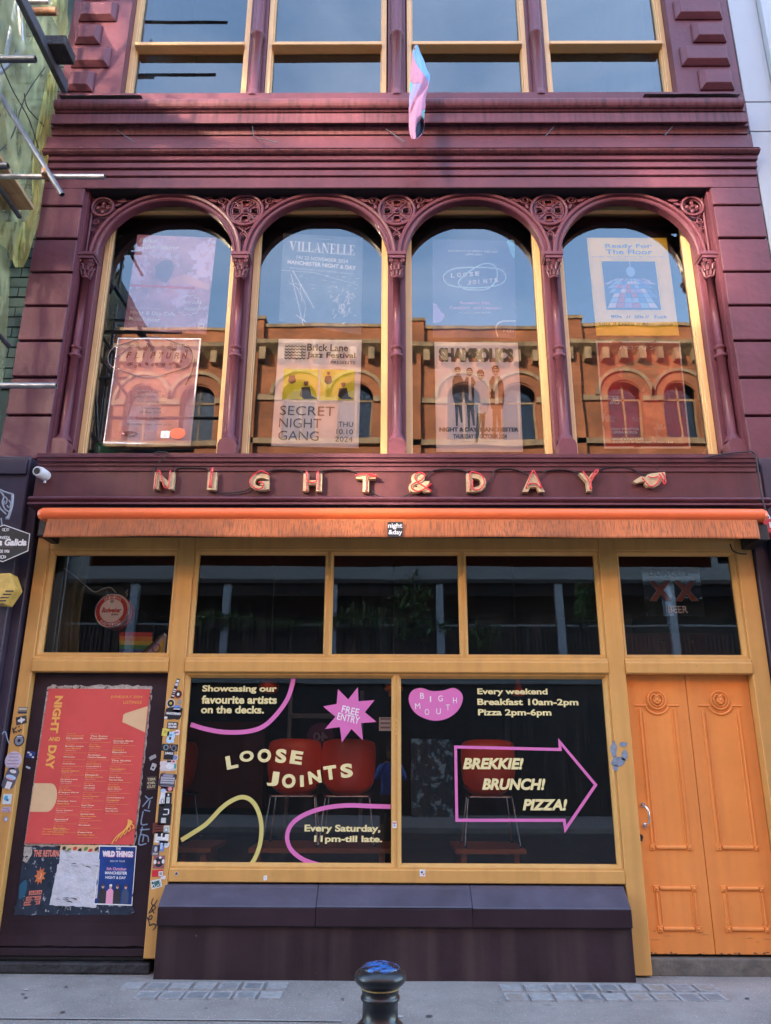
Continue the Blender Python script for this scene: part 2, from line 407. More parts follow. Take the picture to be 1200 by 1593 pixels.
# ================================================================== GROUND
def asphalt_mat():
    m = mat('pavement asphalt', (0.25, 0.23, 0.21), 0.85, var=0.28, vscale=1.3, bump=1.0, bscale=130, bdist=0.006, spots=((0.50, 0.49, 0.47), 0.60, 85))
    nt = m.node_tree; N = nt.nodes; L = nt.links; bs = N['Principled BSDF']; src = bs.inputs['Base Color'].links[0].from_socket
    geo = N.new('ShaderNodeNewGeometry')
    for sc_, th, wd, col, amt in ((5.5, .60, .10, (.12, .12, .125, 1), .6), (38, .66, .03, (.07, .07, .075, 1), .8), (14, .68, .02, (.5, .5, .48, 1), .5)):
        n = N.new('ShaderNodeTexNoise'); n.inputs['Scale'].default_value = sc_; n.inputs['Detail'].default_value = 7; n.inputs['Roughness'].default_value = .7; L.new(geo.outputs['Position'], n.inputs['Vector'])
        r_ = N.new('ShaderNodeMapRange'); r_.inputs[1].default_value = th; r_.inputs[2].default_value = th + wd; r_.inputs[4].default_value = amt; L.new(n.outputs[0], r_.inputs[0])
        mx = N.new('ShaderNodeMix'); mx.data_type = 'RGBA'; L.new(r_.outputs[0], mx.inputs[0]); L.new(src, mx.inputs[6]); mx.inputs[7].default_value = col; src = mx.outputs[2]
    L.new(src, bs.inputs['Base Color']); return m
asphalt = asphalt_mat()
road_m = mat('road asphalt', (0.06, 0.06, 0.065), 0.8, var=0.2, vscale=2, bump=0.8, bscale=90)
kerb_m = mat('kerb stone', (0.28, 0.27, 0.26), 0.75, var=0.2, vscale=6, bump=0.5, bscale=60)
far_m = mat('far pavement', (0.26, 0.25, 0.24), 0.8, var=0.15, vscale=2, bump=0.4)
b = B()
nx, ny = 60, 40
vs = []; fs = []
for j in range(ny + 1):
    for i in range(nx + 1):
        x = -6 + 12 * i / nx; y = -4.25 + 4.95 * j / ny
        vs.append((x, y, 0.006 * noise.noise(Vector((x * 1.1, y * 1.1, 3))) - 0.004))
for j in range(ny):
    for i in range(nx): a = j * (nx + 1) + i; fs.append((a, a + 1, a + nx + 2, a + nx + 1))
b.add(vs, fs, asphalt, True)
b.box(-60, -6, -4.25, 0.7, -0.12, 0, asphalt); b.box(6, 60, -4.25, 0.7, -0.12, 0, asphalt)
pave = tag(b.build('pavement'), 'grey asphalt pavement in front of the shopfront with rows of small inset setts', kind='structure')
sett_m = [mat('sett %s' % n_, c_, 0.75, var=0.25, vscale=20, bump=0.5, bscale=60) for n_, c_ in (('grey', (0.22, 0.225, 0.225)), ('pale', (0.30, 0.30, 0.29)), ('buff', (0.26, 0.23, 0.20)), ('dark', (0.18, 0.185, 0.19)))]
rim_m = mat('pale mortar', (0.29, 0.29, 0.29), 0.8, var=0.3, vscale=20, bump=0.3)
def sett(px, py, wpx):
    p = atg(px, py); wd = wpx / 1200 * 6.9; b = B()
    x0, x1 = p.x - wd / 2, p.x + wd / 2; y0, y1 = p.y - 0.085, p.y + 0.085; z = 0.0065 + random.uniform(0, .002)
    b.raised_done = 1
    ins = .018
    vs = [(x0, y0, -.01), (x1, y0, -.01), (x1, y1, -.01), (x0, y1, -.01), (x0, y0, z), (x1, y0, z), (x1, y1, z), (x0, y1, z)]
    b.add(vs, [(0, 1, 5, 4), (1, 2, 6, 5), (2, 3, 7, 6), (3, 0, 4, 7)], rim_m)
    vs2 = vs[4:] + [(x0 + ins, y0 + ins, z - .002), (x1 - ins, y0 + ins, z - .002), (x1 - ins, y1 - ins, z - .002), (x0 + ins, y1 - ins, z - .002)]
    b.add(vs2, [(0, 1, 5, 4), (1, 2, 6, 5), (2, 3, 7, 6), (3, 0, 4, 7)], rim_m)
    b.add(vs2[4:], [(0, 1, 2, 3)], random.choice(sett_m))
    b.build('sett', pave)
gum_m = mat('trodden gum', (0.07, 0.07, 0.075), .7, var=.3); gum_p = mat('pale gum', (0.42, 0.42, 0.40), .7, var=.2)
rg_ = random.Random(12)
for k in range(46):
    gx, gy, gr = rg_.uniform(-3.6, 3.6), rg_.uniform(-2.2, -.2), rg_.uniform(.008, .020)
    b = B(); b.add([(gx + gr * (1 + .25 * rg_.random()) * math.cos(a), gy + gr * (1 + .2 * rg_.random()) * math.sin(a), .0045) for a in [2 * math.pi * i / 9 for i in range(9)]], [tuple(range(9))], gum_p if k % 3 == 0 else gum_m); b.build('gum_spot', pave)
p0, p1 = atg(-40, 1584), atg(532, 1589); b = B(); b.add([(p0.x, p0.y - .012, .0045), (p1.x, p1.y - .012, .0045), (p1.x, p1.y + .012, .0045), (p0.x, p0.y + .012, .0045)], [(0, 1, 2, 3)], kerb_m); b.build('joint_line', pave)
for i in range(7):
    sett(207 + i * 37.5, 1534.5, 25)
    if i < 6: sett(229 + i * 38.5, 1549, 26)
for i in range(9):
    sett(795 + i * 38, 1537.5, 26); sett(803 + i * 38.5, 1552, 26)
b = B(); b.box(-60, 60, -4.4, -4.25, -0.14, 0.0, kerb_m)
tag(b.build('kerb', bevel=.01), 'pale stone kerb edging the near pavement', kind='structure')
b = B(); b.box(-60, 60, -12.6, -4.4, -0.2, -0.115, road_m)
tag(b.build('road'), 'dark asphalt road beyond the kerb', kind='structure')
b = B(); b.box(-60, 60, -12.75, -12.6, -0.2, 0, kerb_m); b.box(-60, 60, -17.5, -12.75, -0.2, -0.002, far_m)
tag(b.build('far_pavement'), 'pavement on the far side of the road', kind='structure')
b = B(); b.box(-400, 400, -400, 400, -0.6, -0.22, road_m)
tag(b.build('ground'), 'ground beneath the street', kind='structure')

# ================================================================== THE SHOP BUILDING
G = thing('shop_building', (0, 0.3, 0), 'tall maroon painted cast iron and stone shop front with mustard window frames', 'building')
XL, XR = -3.715, 3.77
OPL, OPR = -3.245, 3.245
ZT = 14.6
# side walls & mass
b = B()
b.box(XL + .02, OPL, .04, .62, 4.20, 7.27, maroon); b.box(OPR, XR - .02, .04, .62, 4.20, 7.27, maroon)
b.box(XL + .02, XR - .02, .02, .62, 7.27, 8.50, maroon)
b.box(XL, -3.045, .0, .62, 8.50, 13.2, maroon); b.box(3.075, XR, .0, .62, 8.50, 13.2, maroon)
b.box(XL, XR, .0, .62, 13.2, ZT, maroon)
b.build('wall', G)
b = B()
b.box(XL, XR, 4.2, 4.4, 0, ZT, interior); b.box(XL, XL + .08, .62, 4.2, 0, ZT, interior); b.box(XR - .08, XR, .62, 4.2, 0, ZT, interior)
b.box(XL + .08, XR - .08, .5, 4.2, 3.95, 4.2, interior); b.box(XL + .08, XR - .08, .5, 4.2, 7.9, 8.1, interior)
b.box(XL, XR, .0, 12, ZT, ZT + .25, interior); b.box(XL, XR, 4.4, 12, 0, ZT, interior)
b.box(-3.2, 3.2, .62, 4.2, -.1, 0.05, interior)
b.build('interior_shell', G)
# rusticated stones
zj = [4.215, 4.668, 5.068, 5.464, 5.858, 6.246, 6.645, 7.045, 7.40]
for side in (0, 1):
    for i in range(8):
        z0, z1 = zj[i] + .012, zj[i + 1] - .014
        if i == 7: z1 = 7.268
        b = B(); j = random.uniform(-.003, .003)
        x0, x1 = (XL, -3.275) if side == 0 else (3.275, XR)
        b.box(x0, x1, -.012 + j, .06, z0, z1, maroon)
        b.build('stone_block', G, bevel=.007)
# chamfered reveals beside the opening
for sgn, xo, xi in ((1, -3.275, OPL), (-1, 3.275, OPR)):
    b = B(); vs = [(xo, -.002, 4.215), (xi, .16, 4.215), (xi, .30, 4.215), (xo, .30, 4.215)]
    vs += [(v[0], v[1], 7.27) for v in vs]
    b.add(vs, [(0, 1, 5, 4), (1, 2, 6, 5), (3, 0, 4, 7), (4, 5, 6, 7)] if sgn > 0 else [(0, 4, 5, 1), (1, 5, 6, 2), (3, 7, 4, 0), (4, 7, 6, 5)], maroon)
    b.build('window_reveal', G)
# upper quoins
for side in (0, 1):
    for i in range(9):
        zb = 8.555 + i * .338
        wide = i % 2 == 1
        b = B()
        if side == 0: x0, x1 = -3.63, (-3.20 if wide else -3.345)
        else: x0, x1 = (3.155 if wide else 3.32), 3.69
        b.box(x0, x1, -.022, .01, zb, zb + .268, maroon); b.raised(x0 + .004, x1 - .004, zb + .004, zb + .264, -.022, .048, .044, maroon)
        b.build('quoin', G, bevel=.004)
# cornice stack between the storeys  (front y, z0, z1)
def mould(name, prof, m, x0=XL, x1=XR, smooth=False, bevel=0.0):
    b = B(); b.sweepx(prof, x0, x1, m, smooth=smooth); return b.build(name, G, bevel=bevel)
mould('lintel', [(-.01, 7.272), (-.01, 7.404), (.3, 7.404), (.3, 7.272)], maroon, -3.30, 3.30, bevel=.005)
for x0, x1 in ((XL, -3.302), (3.302, XR)):
    b = B(); b.box(x0, x1, -.008, .02, 7.272, 7.404, maroon); b.build('frieze_end', G)
mould('cornice_step', [(-.028, 7.412), (-.025, 7.488), (.1, 7.488), (.1, 7.412)], maroon, XL - .01, XR + .0, bevel=.006)
mould('cornice_step', [(-.050, 7.496), (-.045, 7.568), (.1, 7.568), (.1, 7.496)], maroon, XL - .012, XR + .004, bevel=.006)
mould('cornice_step', [(-.070, 7.577), (-.065, 7.632), (.1, 7.632), (.1, 7.577)], maroon, XL - .015, XR + .01, bevel=.006)
pr = [(.1, 7.638), (-.085, 7.638)] + [(-.09 - .028 * math.sin(math.pi * a / 6), 7.640 + .050 * a / 6) for a in range(0, 7)] + [(-.105, 7.697), (.1, 7.702)]
mould('cornice_bead', pr, maroon_dirty, XL - .02, XR + .03)
mould('cornice_frieze', [(-.080, 7.706), (-.078, 7.880), (.1, 7.880), (.1, 7.706)], maroon, XL - .01, XR - .02, bevel=.004)
pr = [(.1, 7.886), (-.092, 7.886)] + [(-.092 - .035 * (1 - math.cos(math.pi / 2 * a / 5)), 7.888 + .06 * math.sin(math.pi / 2 * a / 5)) for a in range(6)] + [(-.13, 8.03), (.1, 8.03)]
mould('cornice_cyma', pr, maroon_dirty, XL + .04, XR - .06)
mould('cornice_corona', [(.1, 7.99), (-.12, 7.985), (-.165, 7.958), (-.178, 7.95), (-.182, 7.965), (-.175, 8.085), (.1, 8.11)], maroon_dirty, XL + .06, XR - .085, bevel=.004)
pr = [(.1, 8.103), (-.172, 8.103), (-.182, 8.112), (-.175, 8.122)]
for a in range(9):
    t = -math.pi / 2 + math.pi * a / 8
    pr.append((-.175 - (.055 * math.cos(t) ** .8 if math.cos(t) > 1e-6 else 0), 8.192 + .066 * math.sin(t)))
pr += [(-.15, 8.285), (.1, 8.32)]
mould('cornice_roll', pr, maroon_dirty, XL + .08, XR - .12, smooth=False)
b = B(); b.box(XL, XR, -.02, .05, 8.25, 8.52, maroon); b.build('parapet_band', G)
# worn lead capping at the two ends
lead = mat('lead flashing', (0.16, 0.13, 0.14), 0.6, var=.3, vscale=20, bump=.5, bscale=30)
for x0, x1 in ((-3.60, -2.72), (2.62, 3.63)):
    b = B(); n = 24; vs = []
    for i in range(n + 1):
        x = x0 + (x1 - x0) * i / n; z = 8.278 + .012 * noise.noise(Vector((x * 6, 1, 1)))
        vs += [(x, -.20, z + .018), (x, -.236, z - .008), (x, .0, z + .05)]
    b.add(vs, [(3 * i, 3 * i + 1, 3 * i + 4, 3 * i + 3) for i in range(n)] + [(3 * i, 3 * i + 3, 3 * i + 5, 3 * i + 2) for i in range(n)], lead)
    b.build('lead_capping', G)
# bent wire hooks on the frieze
for i, (pa, pb) in enumerate((((183, 203), (210, 222)), ((395, 213), (432, 222)), ((393, 196), (395, 213)), ((601, 201), (630, 221)), ((862, 197), (849, 212)), ((1046, 197), (1034, 211)))):
    b = B(); p, q = at(*pa, -.14), at(*pb, -.22); r_ = at(pa[0], pa[1] - 1, -.08)
    b.tube([r_, p, q], .0055, steel_dark, n=6); b.build('wire_hook', G)

# ---- first floor arcade ------------------------------------------------------
CX = [-3.19, -1.6, 0.0, 1.6, 3.19]
SPR = 6.515
b = B(); b.box(OPL, OPR, .16, .36, 7.262, 7.275, soffit_m)
b.box(-3.24, 3.24, -.005, .40, 7.2685, 7.2715, soffit_m)
b.build('soffit', G)
def make_column(x, half=0):
    b = B()
    n = 24
    # shaft with rings
    prof = [(.036, SPR - .27), (.037, 5.46), (.040, 5.43), (.043, 4.43)]
    prof = [(.046, SPR - .262), (.036, SPR - .255), (.0365, 5.475), (.056, 5.464), (.056, 5.446), (.040, 5.436), (.040, 5.386), (.062, 5.376), (.062, 5.350), (.043, 5.342), (.046, 4.53), (.06, 4.50), (.072, 4.475), (.078, 4.455), (.078, 4.45)]
    b.lathe(prof, (x, .12, 0), maroon_iron, n=24)
    c = b.build('column', G)
    # base
    b = B()
    pts = [(x - .088, 4.215), (x + .088, 4.215), (x + .088, 4.40), (x + .075, 4.435), (x + .045, 4.46), (x - .045, 4.46), (x - .075, 4.435), (x - .088, 4.40)]
    b.prism(pts, .03, .22, maroon_iron); b.build('column_base', c, bevel=.006)
    # capital: bell, leaves, abacus
    b = B()
    b.lathe([(.038, SPR - .27), (.047, SPR - .262), (.047, SPR - .25), (.038, SPR - .245), (.040, SPR - .18), (.052, SPR - .10), (.075, SPR - .065)], (x, .12, 0), maroon_iron, n=20)
    for row, (zc, rr, h, nn) in enumerate(((SPR - .215, .047, .05, 8), (SPR - .155, .055, .055, 8))):
        for k in range(nn):
            a = 2 * math.pi * (k + .5 * row) / nn
            dx, dy = math.cos(a), math.sin(a)
            b.tube([(x + dx * rr * .9, .12 + dy * rr * .9, zc - .03), (x + dx * (rr + .006), .12 + dy * (rr + .006), zc + h * .35), (x + dx * (rr + .022), .12 + dy * (rr + .022), zc + h * .55), (x + dx * (rr + .024), .12 + dy * (rr + .024), zc + h * .35)], [.013, .015, .010, .007], maroon_iron, n=6)
    for sx in (-1, 1):
        for dz in (0,):
            b.ring((x + sx * .060, .045, SPR - .095), .016, .0075, maroon_iron, n=12, k=6)
            b.sphere((x + sx * .060, .045, SPR - .095), .008, maroon_iron, 8, 6)
    b.box(x - .085, x + .085, .035, .21, SPR - .068, SPR - .035, maroon_iron)
    b.box(x - .094, x + .094, .025, .22, SPR - .033, SPR + .005, maroon_iron)
    b.build('capital', c, bevel=.003)
    return c
for x in CX: make_column(x)
# flat mullion pier behind each column
for i, x in enumerate(CX):
    b = B(); x0, x1 = x - .088, x + .088
    if i == 0: x0 = OPL + .001
    if i == 4: x1 = OPR - .001
    b.box(x0, x1, .165, .34, 4.215, 7.25, maroon_iron); b.build('mullion', G, bevel=.006)
# arches
for i in range(4):
    xa, xb = CX[i], CX[i + 1]; xc = (xa + xb) / 2; Ro = (xb - xa) / 2 - .004; Ri = Ro - .092
    b = B(); n = 40
    prof = [(Ri, .19), (Ri, .10), (Ri + .012, .088), (Ri + .026, .088), (Ri + .034, .102), (Ri + .050, .102), (Ri + .056, .078), (Ri + .078, .072), (Ro, .085), (Ro, .19)]
    k = len(prof); vs = []
    zs = SPR - .0
    seq = [(math.pi, -.0)] + [(math.pi - math.pi * j / n, 0) for j in range(n + 1)]
    for j in range(n + 1):
        t = math.pi - math.pi * j / n
        for r_, y_ in prof: vs.append((xc + r_ * math.cos(t), y_, zs + r_ * math.sin(t) * .985))
    fs = [(j * k + a, (j + 1) * k + a, (j + 1) * k + (a + 1) % k, j * k + (a + 1) % k) for j in range(n) for a in range(k)]
    b.add(vs, fs, maroon_iron)
    b.build('arch', G)
# spandrel ornament
def scroll(b, cx, cz, r, a0, turns=1.4, th=.009, y=.12, flip=1):
    pts = []
    for i in range(18):
        t = i / 17; rr = r * (1 - .78 * t); a = a0 + flip * turns * 2 * math.pi * t
        pts.append((cx + rr * math.cos(a), y, cz + rr * math.sin(a)))
    b.tube(pts, [th * (1 - .35 * i / 17) for i in range(18)], maroon_iron, n=6)
def leafp(b, x, z, a, L_, w_, y=.115):
    pts = []
    for t, ww in ((0, .1), (.25, .8), (.5, 1), (.75, .7), (1, 0)):
        pts.append((t, ww))
    P = [(x + math.cos(a) * L_ * t - math.sin(a) * w_ * ww, z + math.sin(a) * L_ * t + math.cos(a) * w_ * ww) for t, ww in pts]
    P += [(x + math.cos(a) * L_ * t + math.sin(a) * w_ * ww, z + math.sin(a) * L_ * t - math.cos(a) * w_ * ww) for t, ww in pts[::-1]]
    b.prism(P, y - .008, y + .03, maroon_iron)
for i in (1, 2, 3):
    x = CX[i]; zc = 7.083; b = B()
    b.ring((x, .105, zc), .186, .017, maroon_iron, n=48, k=8)
    b.ring((x, .12, zc), .158, .009, maroon_iron, n=48, k=6)
    b.build('roundel', G)
    b = B()
    # pierced cross plate: four rounded openings, small slits beside the diagonal struts
    c_ = .006; nn = 26
    for ii in range(-nn, nn):
        for jj in range(-nn, nn):
            u, v = (ii + .5) * c_, (jj + .5) * c_; rr_ = math.hypot(u, v)
            if rr_ > .156: continue
            hole = False
            for q in range(4):
                a = q * math.pi / 2; du = u * math.cos(a) + v * math.sin(a); dv = -u * math.sin(a) + v * math.cos(a)
                wq = .026 + .20 * max(0, du - .065)
                if .064 < du < .128 and abs(dv) < wq: hole = True
                for sg in (-1, 1):
                    a2 = a + math.pi / 4 + sg * .20
                    if math.hypot(u - .122 * math.cos(a2), v - .122 * math.sin(a2)) < .0135: hole = True
            if not hole: b.add([(x + u - c_ / 2, .124, zc + v - c_ / 2), (x + u + c_ / 2, .124, zc + v - c_ / 2), (x + u + c_ / 2, .124, zc + v + c_ / 2), (x + u - c_ / 2, .124, zc + v + c_ / 2)], [(0, 1, 2, 3)], maroon_iron)
    for q in range(4):
        a = q * math.pi / 2 + math.pi / 4
        b.tube([(x + math.cos(a) * .04, .118, zc + math.sin(a) * .04), (x + math.cos(a) * .155, .118, zc + math.sin(a) * .155)], .0075, maroon_iron, n=6)
        a = q * math.pi / 2; ca, sa = math.cos(a), math.sin(a)
        b.tube([(x + du * ca - dv * sa, .120, zc + du * sa + dv * ca) for du, dv in ((.060, -.028), (.060, .028), (.098, .038), (.130, .040), (.136, .0), (.130, -.040), (.098, -.038))], .006, maroon_iron, n=6, closed=True)
    b.disc((x, .108, zc), .040, .145, maroon_iron)
    
    b.sphere((x, .10, zc), .024, maroon_iron, 14, 8)
    # red glass slips in top and bottom lobes
    rg = mat('red backing', (0.20, 0.045, 0.045), .4, bump=0)
    b.box(x - .045, x + .045, .150, .156, zc + .06, zc + .13, rg); b.box(x - .045, x + .045, .150, .156, zc - .145, zc - .07, rg)
    b.build('roundel_cross', G)
    b = B()
    # small tracery under the roundel
    for sg in (-1, 1):
        b.tube(smooth2([(x + sg * .055, .12, zc - .21), (x + sg * .02, .12, zc - .235), (x - sg * .03, .12, zc - .28), (x - sg * .052, .12, zc - .33)], 4), .0095, maroon_iron, n=6)
        b.tube(smooth2([(x + sg * .0, .12, zc - .285), (x + sg * .03, .12, zc - .32), (x + sg * .034, .12, zc - .40), (x + sg * .030, .12, zc - .56)], 4), .0085, maroon_iron, n=6)
        scroll(b, x + sg * .028, zc - .222, .022, math.pi / 2, 1.1, .006, flip=sg)
    b.tube([(x - .10, .12, zc - .200), (x + .10, .12, zc - .200)], .008, maroon_iron, n=6)
    # scrollwork either side running under the lintel
    for sg in (-1, 1):
        X = x + sg * .245
        scroll(b, X, 7.215, .048, math.pi * (0 if sg > 0 else 1), 1.3, .0105, flip=-sg)
        leafp(b, x + sg * .195, 7.135, math.pi / 2 + sg * .9, .10, .016)
        leafp(b, x + sg * .215, 7.10, math.pi / 2 - sg * .4, .07, .014)
        leafp(b, x + sg * .30, 7.19, (0 if sg > 0 else math.pi) + sg * .35, .10, .016)
        scroll(b, x + sg * .385, 7.232, .030, math.pi * (0 if sg > 0 else 1), 1.2, .008, flip=sg)
        leafp(b, x + sg * .42, 7.225, (0 if sg > 0 else math.pi), .12, .012)
        b.tube(smooth2([(x + sg * .17, .12, 7.20), (x + sg * .24, .12, 7.255), (x + sg * .34, .12, 7.215), (x + sg * .44, .12, 7.262)], 5), .008, maroon_iron, n=6)
    b.build('tracery', G)
for sg, xe in ((1, OPL), (-1, OPR)):
    x = xe + sg * .135; zc = 7.125; b = B()
    b.ring((x, .105, zc), .112, .015, maroon_iron, n=36, k=8)
    b.ring((x, .12, zc), .092, .007, maroon_iron, n=36, k=6)
    for q in range(4):
        a = q * math.pi / 2
        b.sphere((x + .052 * math.cos(a), .118, zc + .052 * math.sin(a)), .024, maroon_iron, 10, 6, sy=.5)
    b.sphere((x, .11, zc), .022, maroon_iron, 12, 8)
    b.build('roundel', G)
    b = B()
    scroll(b, xe + sg * .075, 6.955, .042, math.pi * (1 if sg > 0 else 0), 1.4, .009, flip=sg)
    scroll(b, xe + sg * .055, 6.86, .028, 0, 1.2, .008, flip=-sg)
    b.tube([(xe + sg * .022, .12, 6.52), (xe + sg * .022, .12, 7.25)], .014, maroon_iron, n=8)
    leafp(b, x + sg * .14, 7.2, 0 if sg > 0 else math.pi, .12, .014); leafp(b, x + sg * .12, 7.14, sg * .4 + (0 if sg > 0 else math.pi), .08, .014)
    scroll(b, x + sg * .20, 7.215, .03, 0, 1.2, .008, flip=sg)
    b.build('tracery', G)

def window(name, x0, x1, z0, z1, yf, yg, fr, fm, gm, rails=(), head=None, pitch=0.0, yaw=0.0, pane_split=None):
    """a timber window: frame of four members, optional meeting rail(s), one pane per light"""
    head = head or fr
    b = B()
    b.box(x0, x0 + fr, yf, yg + .03, z0, z1, fm); b.box(x1 - fr, x1, yf, yg + .03, z0, z1, fm)
    b.box(x0 + fr, x1 - fr, yf + .002, yg + .03, z1 - head, z1, fm); b.box(x0 + fr, x1 - fr, yf + .002, yg + .03, z0, z0 + fr * .8, fm)
    # inner bead
    i = .012
    b.box(x0 + fr, x0 + fr + i, yf + .02, yg + .02, z0 + fr * .8, z1 - head, fm); b.box(x1 - fr - i, x1 - fr, yf + .02, yg + .02, z0 + fr * .8, z1 - head, fm)
    W = b.build(name, G, bevel=.004)
    zs = [z0 + fr * .8] + [r for rr in rails for r in rr] + [z1 - head]
    for (ra, rb) in rails:
        b = B(); b.box(x0 + fr, x1 - fr, yf - .045, yg + .02, ra, rb, fm); b.build('meeting_rail', W, bevel=.005)
    for k in range(0, len(zs), 2):
        b = B(); yy = yg if k == 0 else yg - .0
        a, c = zs[k], zs[k + 1]; dx = math.tan(rad(yaw)) * (x1 - x0) / 2; dz = math.tan(rad(pitch)) * (c - a) / 2
        b.add([(x0 + fr, yy - dx - dz, a), (x1 - fr, yy + dx - dz, a), (x1 - fr, yy + dx + dz, c), (x0 + fr, yy - dx + dz, c)], [(0, 1, 2, 3)], gm)
        b.build('pane', W)
    return W
for i in range(4):
    x0 = CX[i] + .09; x1 = CX[i + 1] - .09
    window('window', x0, x1, 4.30, 7.262, .265, .325, .055, cream, glass_up, head=.06, yaw=(-.12, .1, 0, .08)[i], pitch=(.1, -.05, .05, -.1)[i])

# ---- second floor windows ----------------------------------------------------
for i, (x0, x1) in enumerate(((-3.045, -1.685), (-1.48, -.115), (.115, 1.48), (1.685, 3.075))):
    window('sash_window', x0, x1, 8.50, 11.6, .12, .20, .055, cream, glass_up, rails=((at(500, 69, .075).z, at(500, 64, .075).z),), yaw=(.1, -.1, .05, 0)[i])
for x in (-1.585, 0, 1.58):
    b = B(); b.box(x - .10, x + .10, .10, .34, 8.5, 12.2, maroon_iron); c = b.build('mullion', G, bevel=.006)
    b = B(); b.lathe([(.095, 8.50), (.095, 8.53), (.08, 8.56), (.07, 8.60), (.066, 8.62), (.064, 9.40), (.078, 9.41), (.078, 9.445), (.064, 9.455), (.062, 12.1)], (x, .06, 0), maroon_iron, n=24)
    b.build('column', G)

# ---- fascia -------------------------------------------------------------------
b = B(); b.box(-3.24, 3.24, -.20, .3, 3.79, 4.03, fascia_m); b.box(-3.24, 3.24, -.03, .3, 3.47, 3.79, soffit_m); b.build('fascia_board', G)
b = B(); b.sweepx([(.25, 4.03), (-.215, 4.03), (-.22, 4.07), (-.235, 4.072), (-.238, 4.10), (-.262, 4.103), (-.268, 4.13), (-.285, 4.135), (-.29, 4.168), (-.2, 4.19), (.25, 4.215)], -3.22, 3.20, roll_m); b.build('fascia_cornice', G)
b = B()
pr = [(.0, 3.79), (-.205, 3.79), (-.225, 3.785)] + [(-.235 - .035 * math.sin(math.pi * a / 6), 3.78 - .05 * a / 6) for a in range(7)] + [(-.25, 3.722), (-.265, 3.715), (-.265, 3.70), (-.22, 3.69), (0, 3.69)]
b.sweepx(pr, -3.25, 3.27, roll_m); b.build('fascia_moulding', G)

# ---- shopfront frame -----------------------------------------------------------
TZ0, TZ1 = 2.275, 2.405
def post(x0, x1, z0=.10, z1=3.475, y0=0, y1=.14, m=yellow, name='post'):
    b = B(); b.box(x0, x1, y0, y1, z0, z1, m); return b.build(name, G, bevel=.006)
post(-3.235, -3.125, .13); post(-1.955, -1.815, .105); post(1.80, 1.945, .01); post(3.02, 3.165, .0)
b = B()
for x0, x1 in ((-3.123, -1.957), (-1.813, 1.798), (1.947, 3.018)):
    b.box(x0, x1, .004, .12, 3.36, 3.475, yellow)
b.build('head_rail', G, bevel=.004)
for x0, x1 in ((-3.123, -1.957), (-1.813, 1.798), (1.947, 3.018)):
    b = B(); b.sweepx([(.12, TZ0), (.0, TZ0), (-.012, TZ0 + .008), (-.015, TZ0 + .09), (-.005, TZ0 + .10), (-.004, TZ1 - .012), (.008, TZ1), (.12, TZ1)], x0, x1, yellow)
    b.build('transom_rail', G, bevel=.003)
def light(x0, x1, z0, z1, fr, yaw=0, pitch=0, name='shop_window'):
    """fixed light with a bevelled frame: glass at y=.06"""
    b = B(); yf, yg = .018, .075
    o = [(x0, z0), (x1, z0), (x1, z1), (x0, z1)]; i_ = [(x0 + fr, z0 + fr), (x1 - fr, z0 + fr), (x1 - fr, z1 - fr), (x0 + fr, z1 - fr)]
    vs = [(a, yf, c) for a, c in o] + [(a + (fr * .4 if a == x0 else -fr * .4), yf, c + (fr * .4 if c == z0 else -fr * .4)) for a, c in o] + [(a, .055, c) for a, c in i_] + [(a, .09, c) for a, c in i_] + [(a, .12, c) for a, c in o]
    fs = []
    for r_ in range(4):
        for k in range(4): fs.append((r_ * 4 + k, r_ * 4 + (k + 1) % 4, (r_ + 1) * 4 + (k + 1) % 4, (r_ + 1) * 4 + k))
    b.add(vs, fs, yellow)
    W = b.build(name, G)
    dx = math.tan(rad(yaw)) * (x1 - x0) / 2; dz = math.tan(rad(pitch)) * (z1 - z0) / 2
    b = B(); b.add([(x0 + fr, yg - dx - dz, z0 + fr), (x1 - fr, yg + dx - dz, z0 + fr), (x1 - fr, yg + dx + dz, z1 - fr), (x0 + fr, yg - dx + dz, z1 - fr)], [(0, 1, 2, 3)], glass_lo)
    b.build('pane', W)
    return W
light(-3.123, -1.957, 2.405, 3.36, .042)
for x0, x1 in ((-1.813, -.605), (-.603, .58), (.582, 1.798)): light(x0, x1, 2.405, 3.36, .036)
light(1.947, 3.018, 2.405, 3.36, .038)
# main display window with the heavier bottom rail
b = B()
b.box(-1.813, 1.798, .0, .12, .645, .742, yellow); b.build('bottom_rail', G, bevel=.006)
light(-1.813, -.008, .742, 2.275, .040, name='display_window'); light(-.006, 1.798, .742, 2.275, .040, name='display_window')

# ---- stall riser ------------------------------------------------------------------
b = B()
RX0, RX1 = -1.832, 1.782
def mitred(prof, m):
    n = len(prof); vs = []
    for p in prof:
        e = max(0, (-p[0] - .0)) * .55; vs.append((RX0, p[0], p[1]))
    for p in prof:
        e = max(0, (-p[0] - .0)) * .55; vs.append((RX1, p[0], p[1]))
    b.add(vs, [(i, (i + 1) % n, (i + 1) % n + n, i + n) for i in range(n)] + [tuple(range(n))[::-1], tuple(range(n, 2 * n))], m)
xs_ = [RX0, at(492, 1410, -.15).x, at(735, 1410, -.15).x, RX1]
R0_, R1_ = RX0, RX1
for k in range(3):
    RX0, RX1 = xs_[k] + (.0015 if k else 0), xs_[k + 1] - (.0015 if k < 2 else 0)
    dz_ = (0, .002, -.0015)[k]
    b = B(); mitred([(.1, .492), (-.155, .492 + dz_), (-.145, .505 + dz_), (-.005, .612), (.0, .628), (.1, .643)], slate_p); b.build('sill_board', G, bevel=.004)
    b = B(); mitred([(.1, .362), (-.15 - dz_, .362), (-.155 - dz_, .366), (-.157 - dz_, .4905), (.1, .491)], purple); b.build('apron_board', G, bevel=.005)
RX0, RX1 = R0_, R1_; b = B()
mitred([(.1, -.02), (-.122, -.02), (-.122, .361), (.1, .361)], base_p)
b.build('stall_riser', G, bevel=.004)

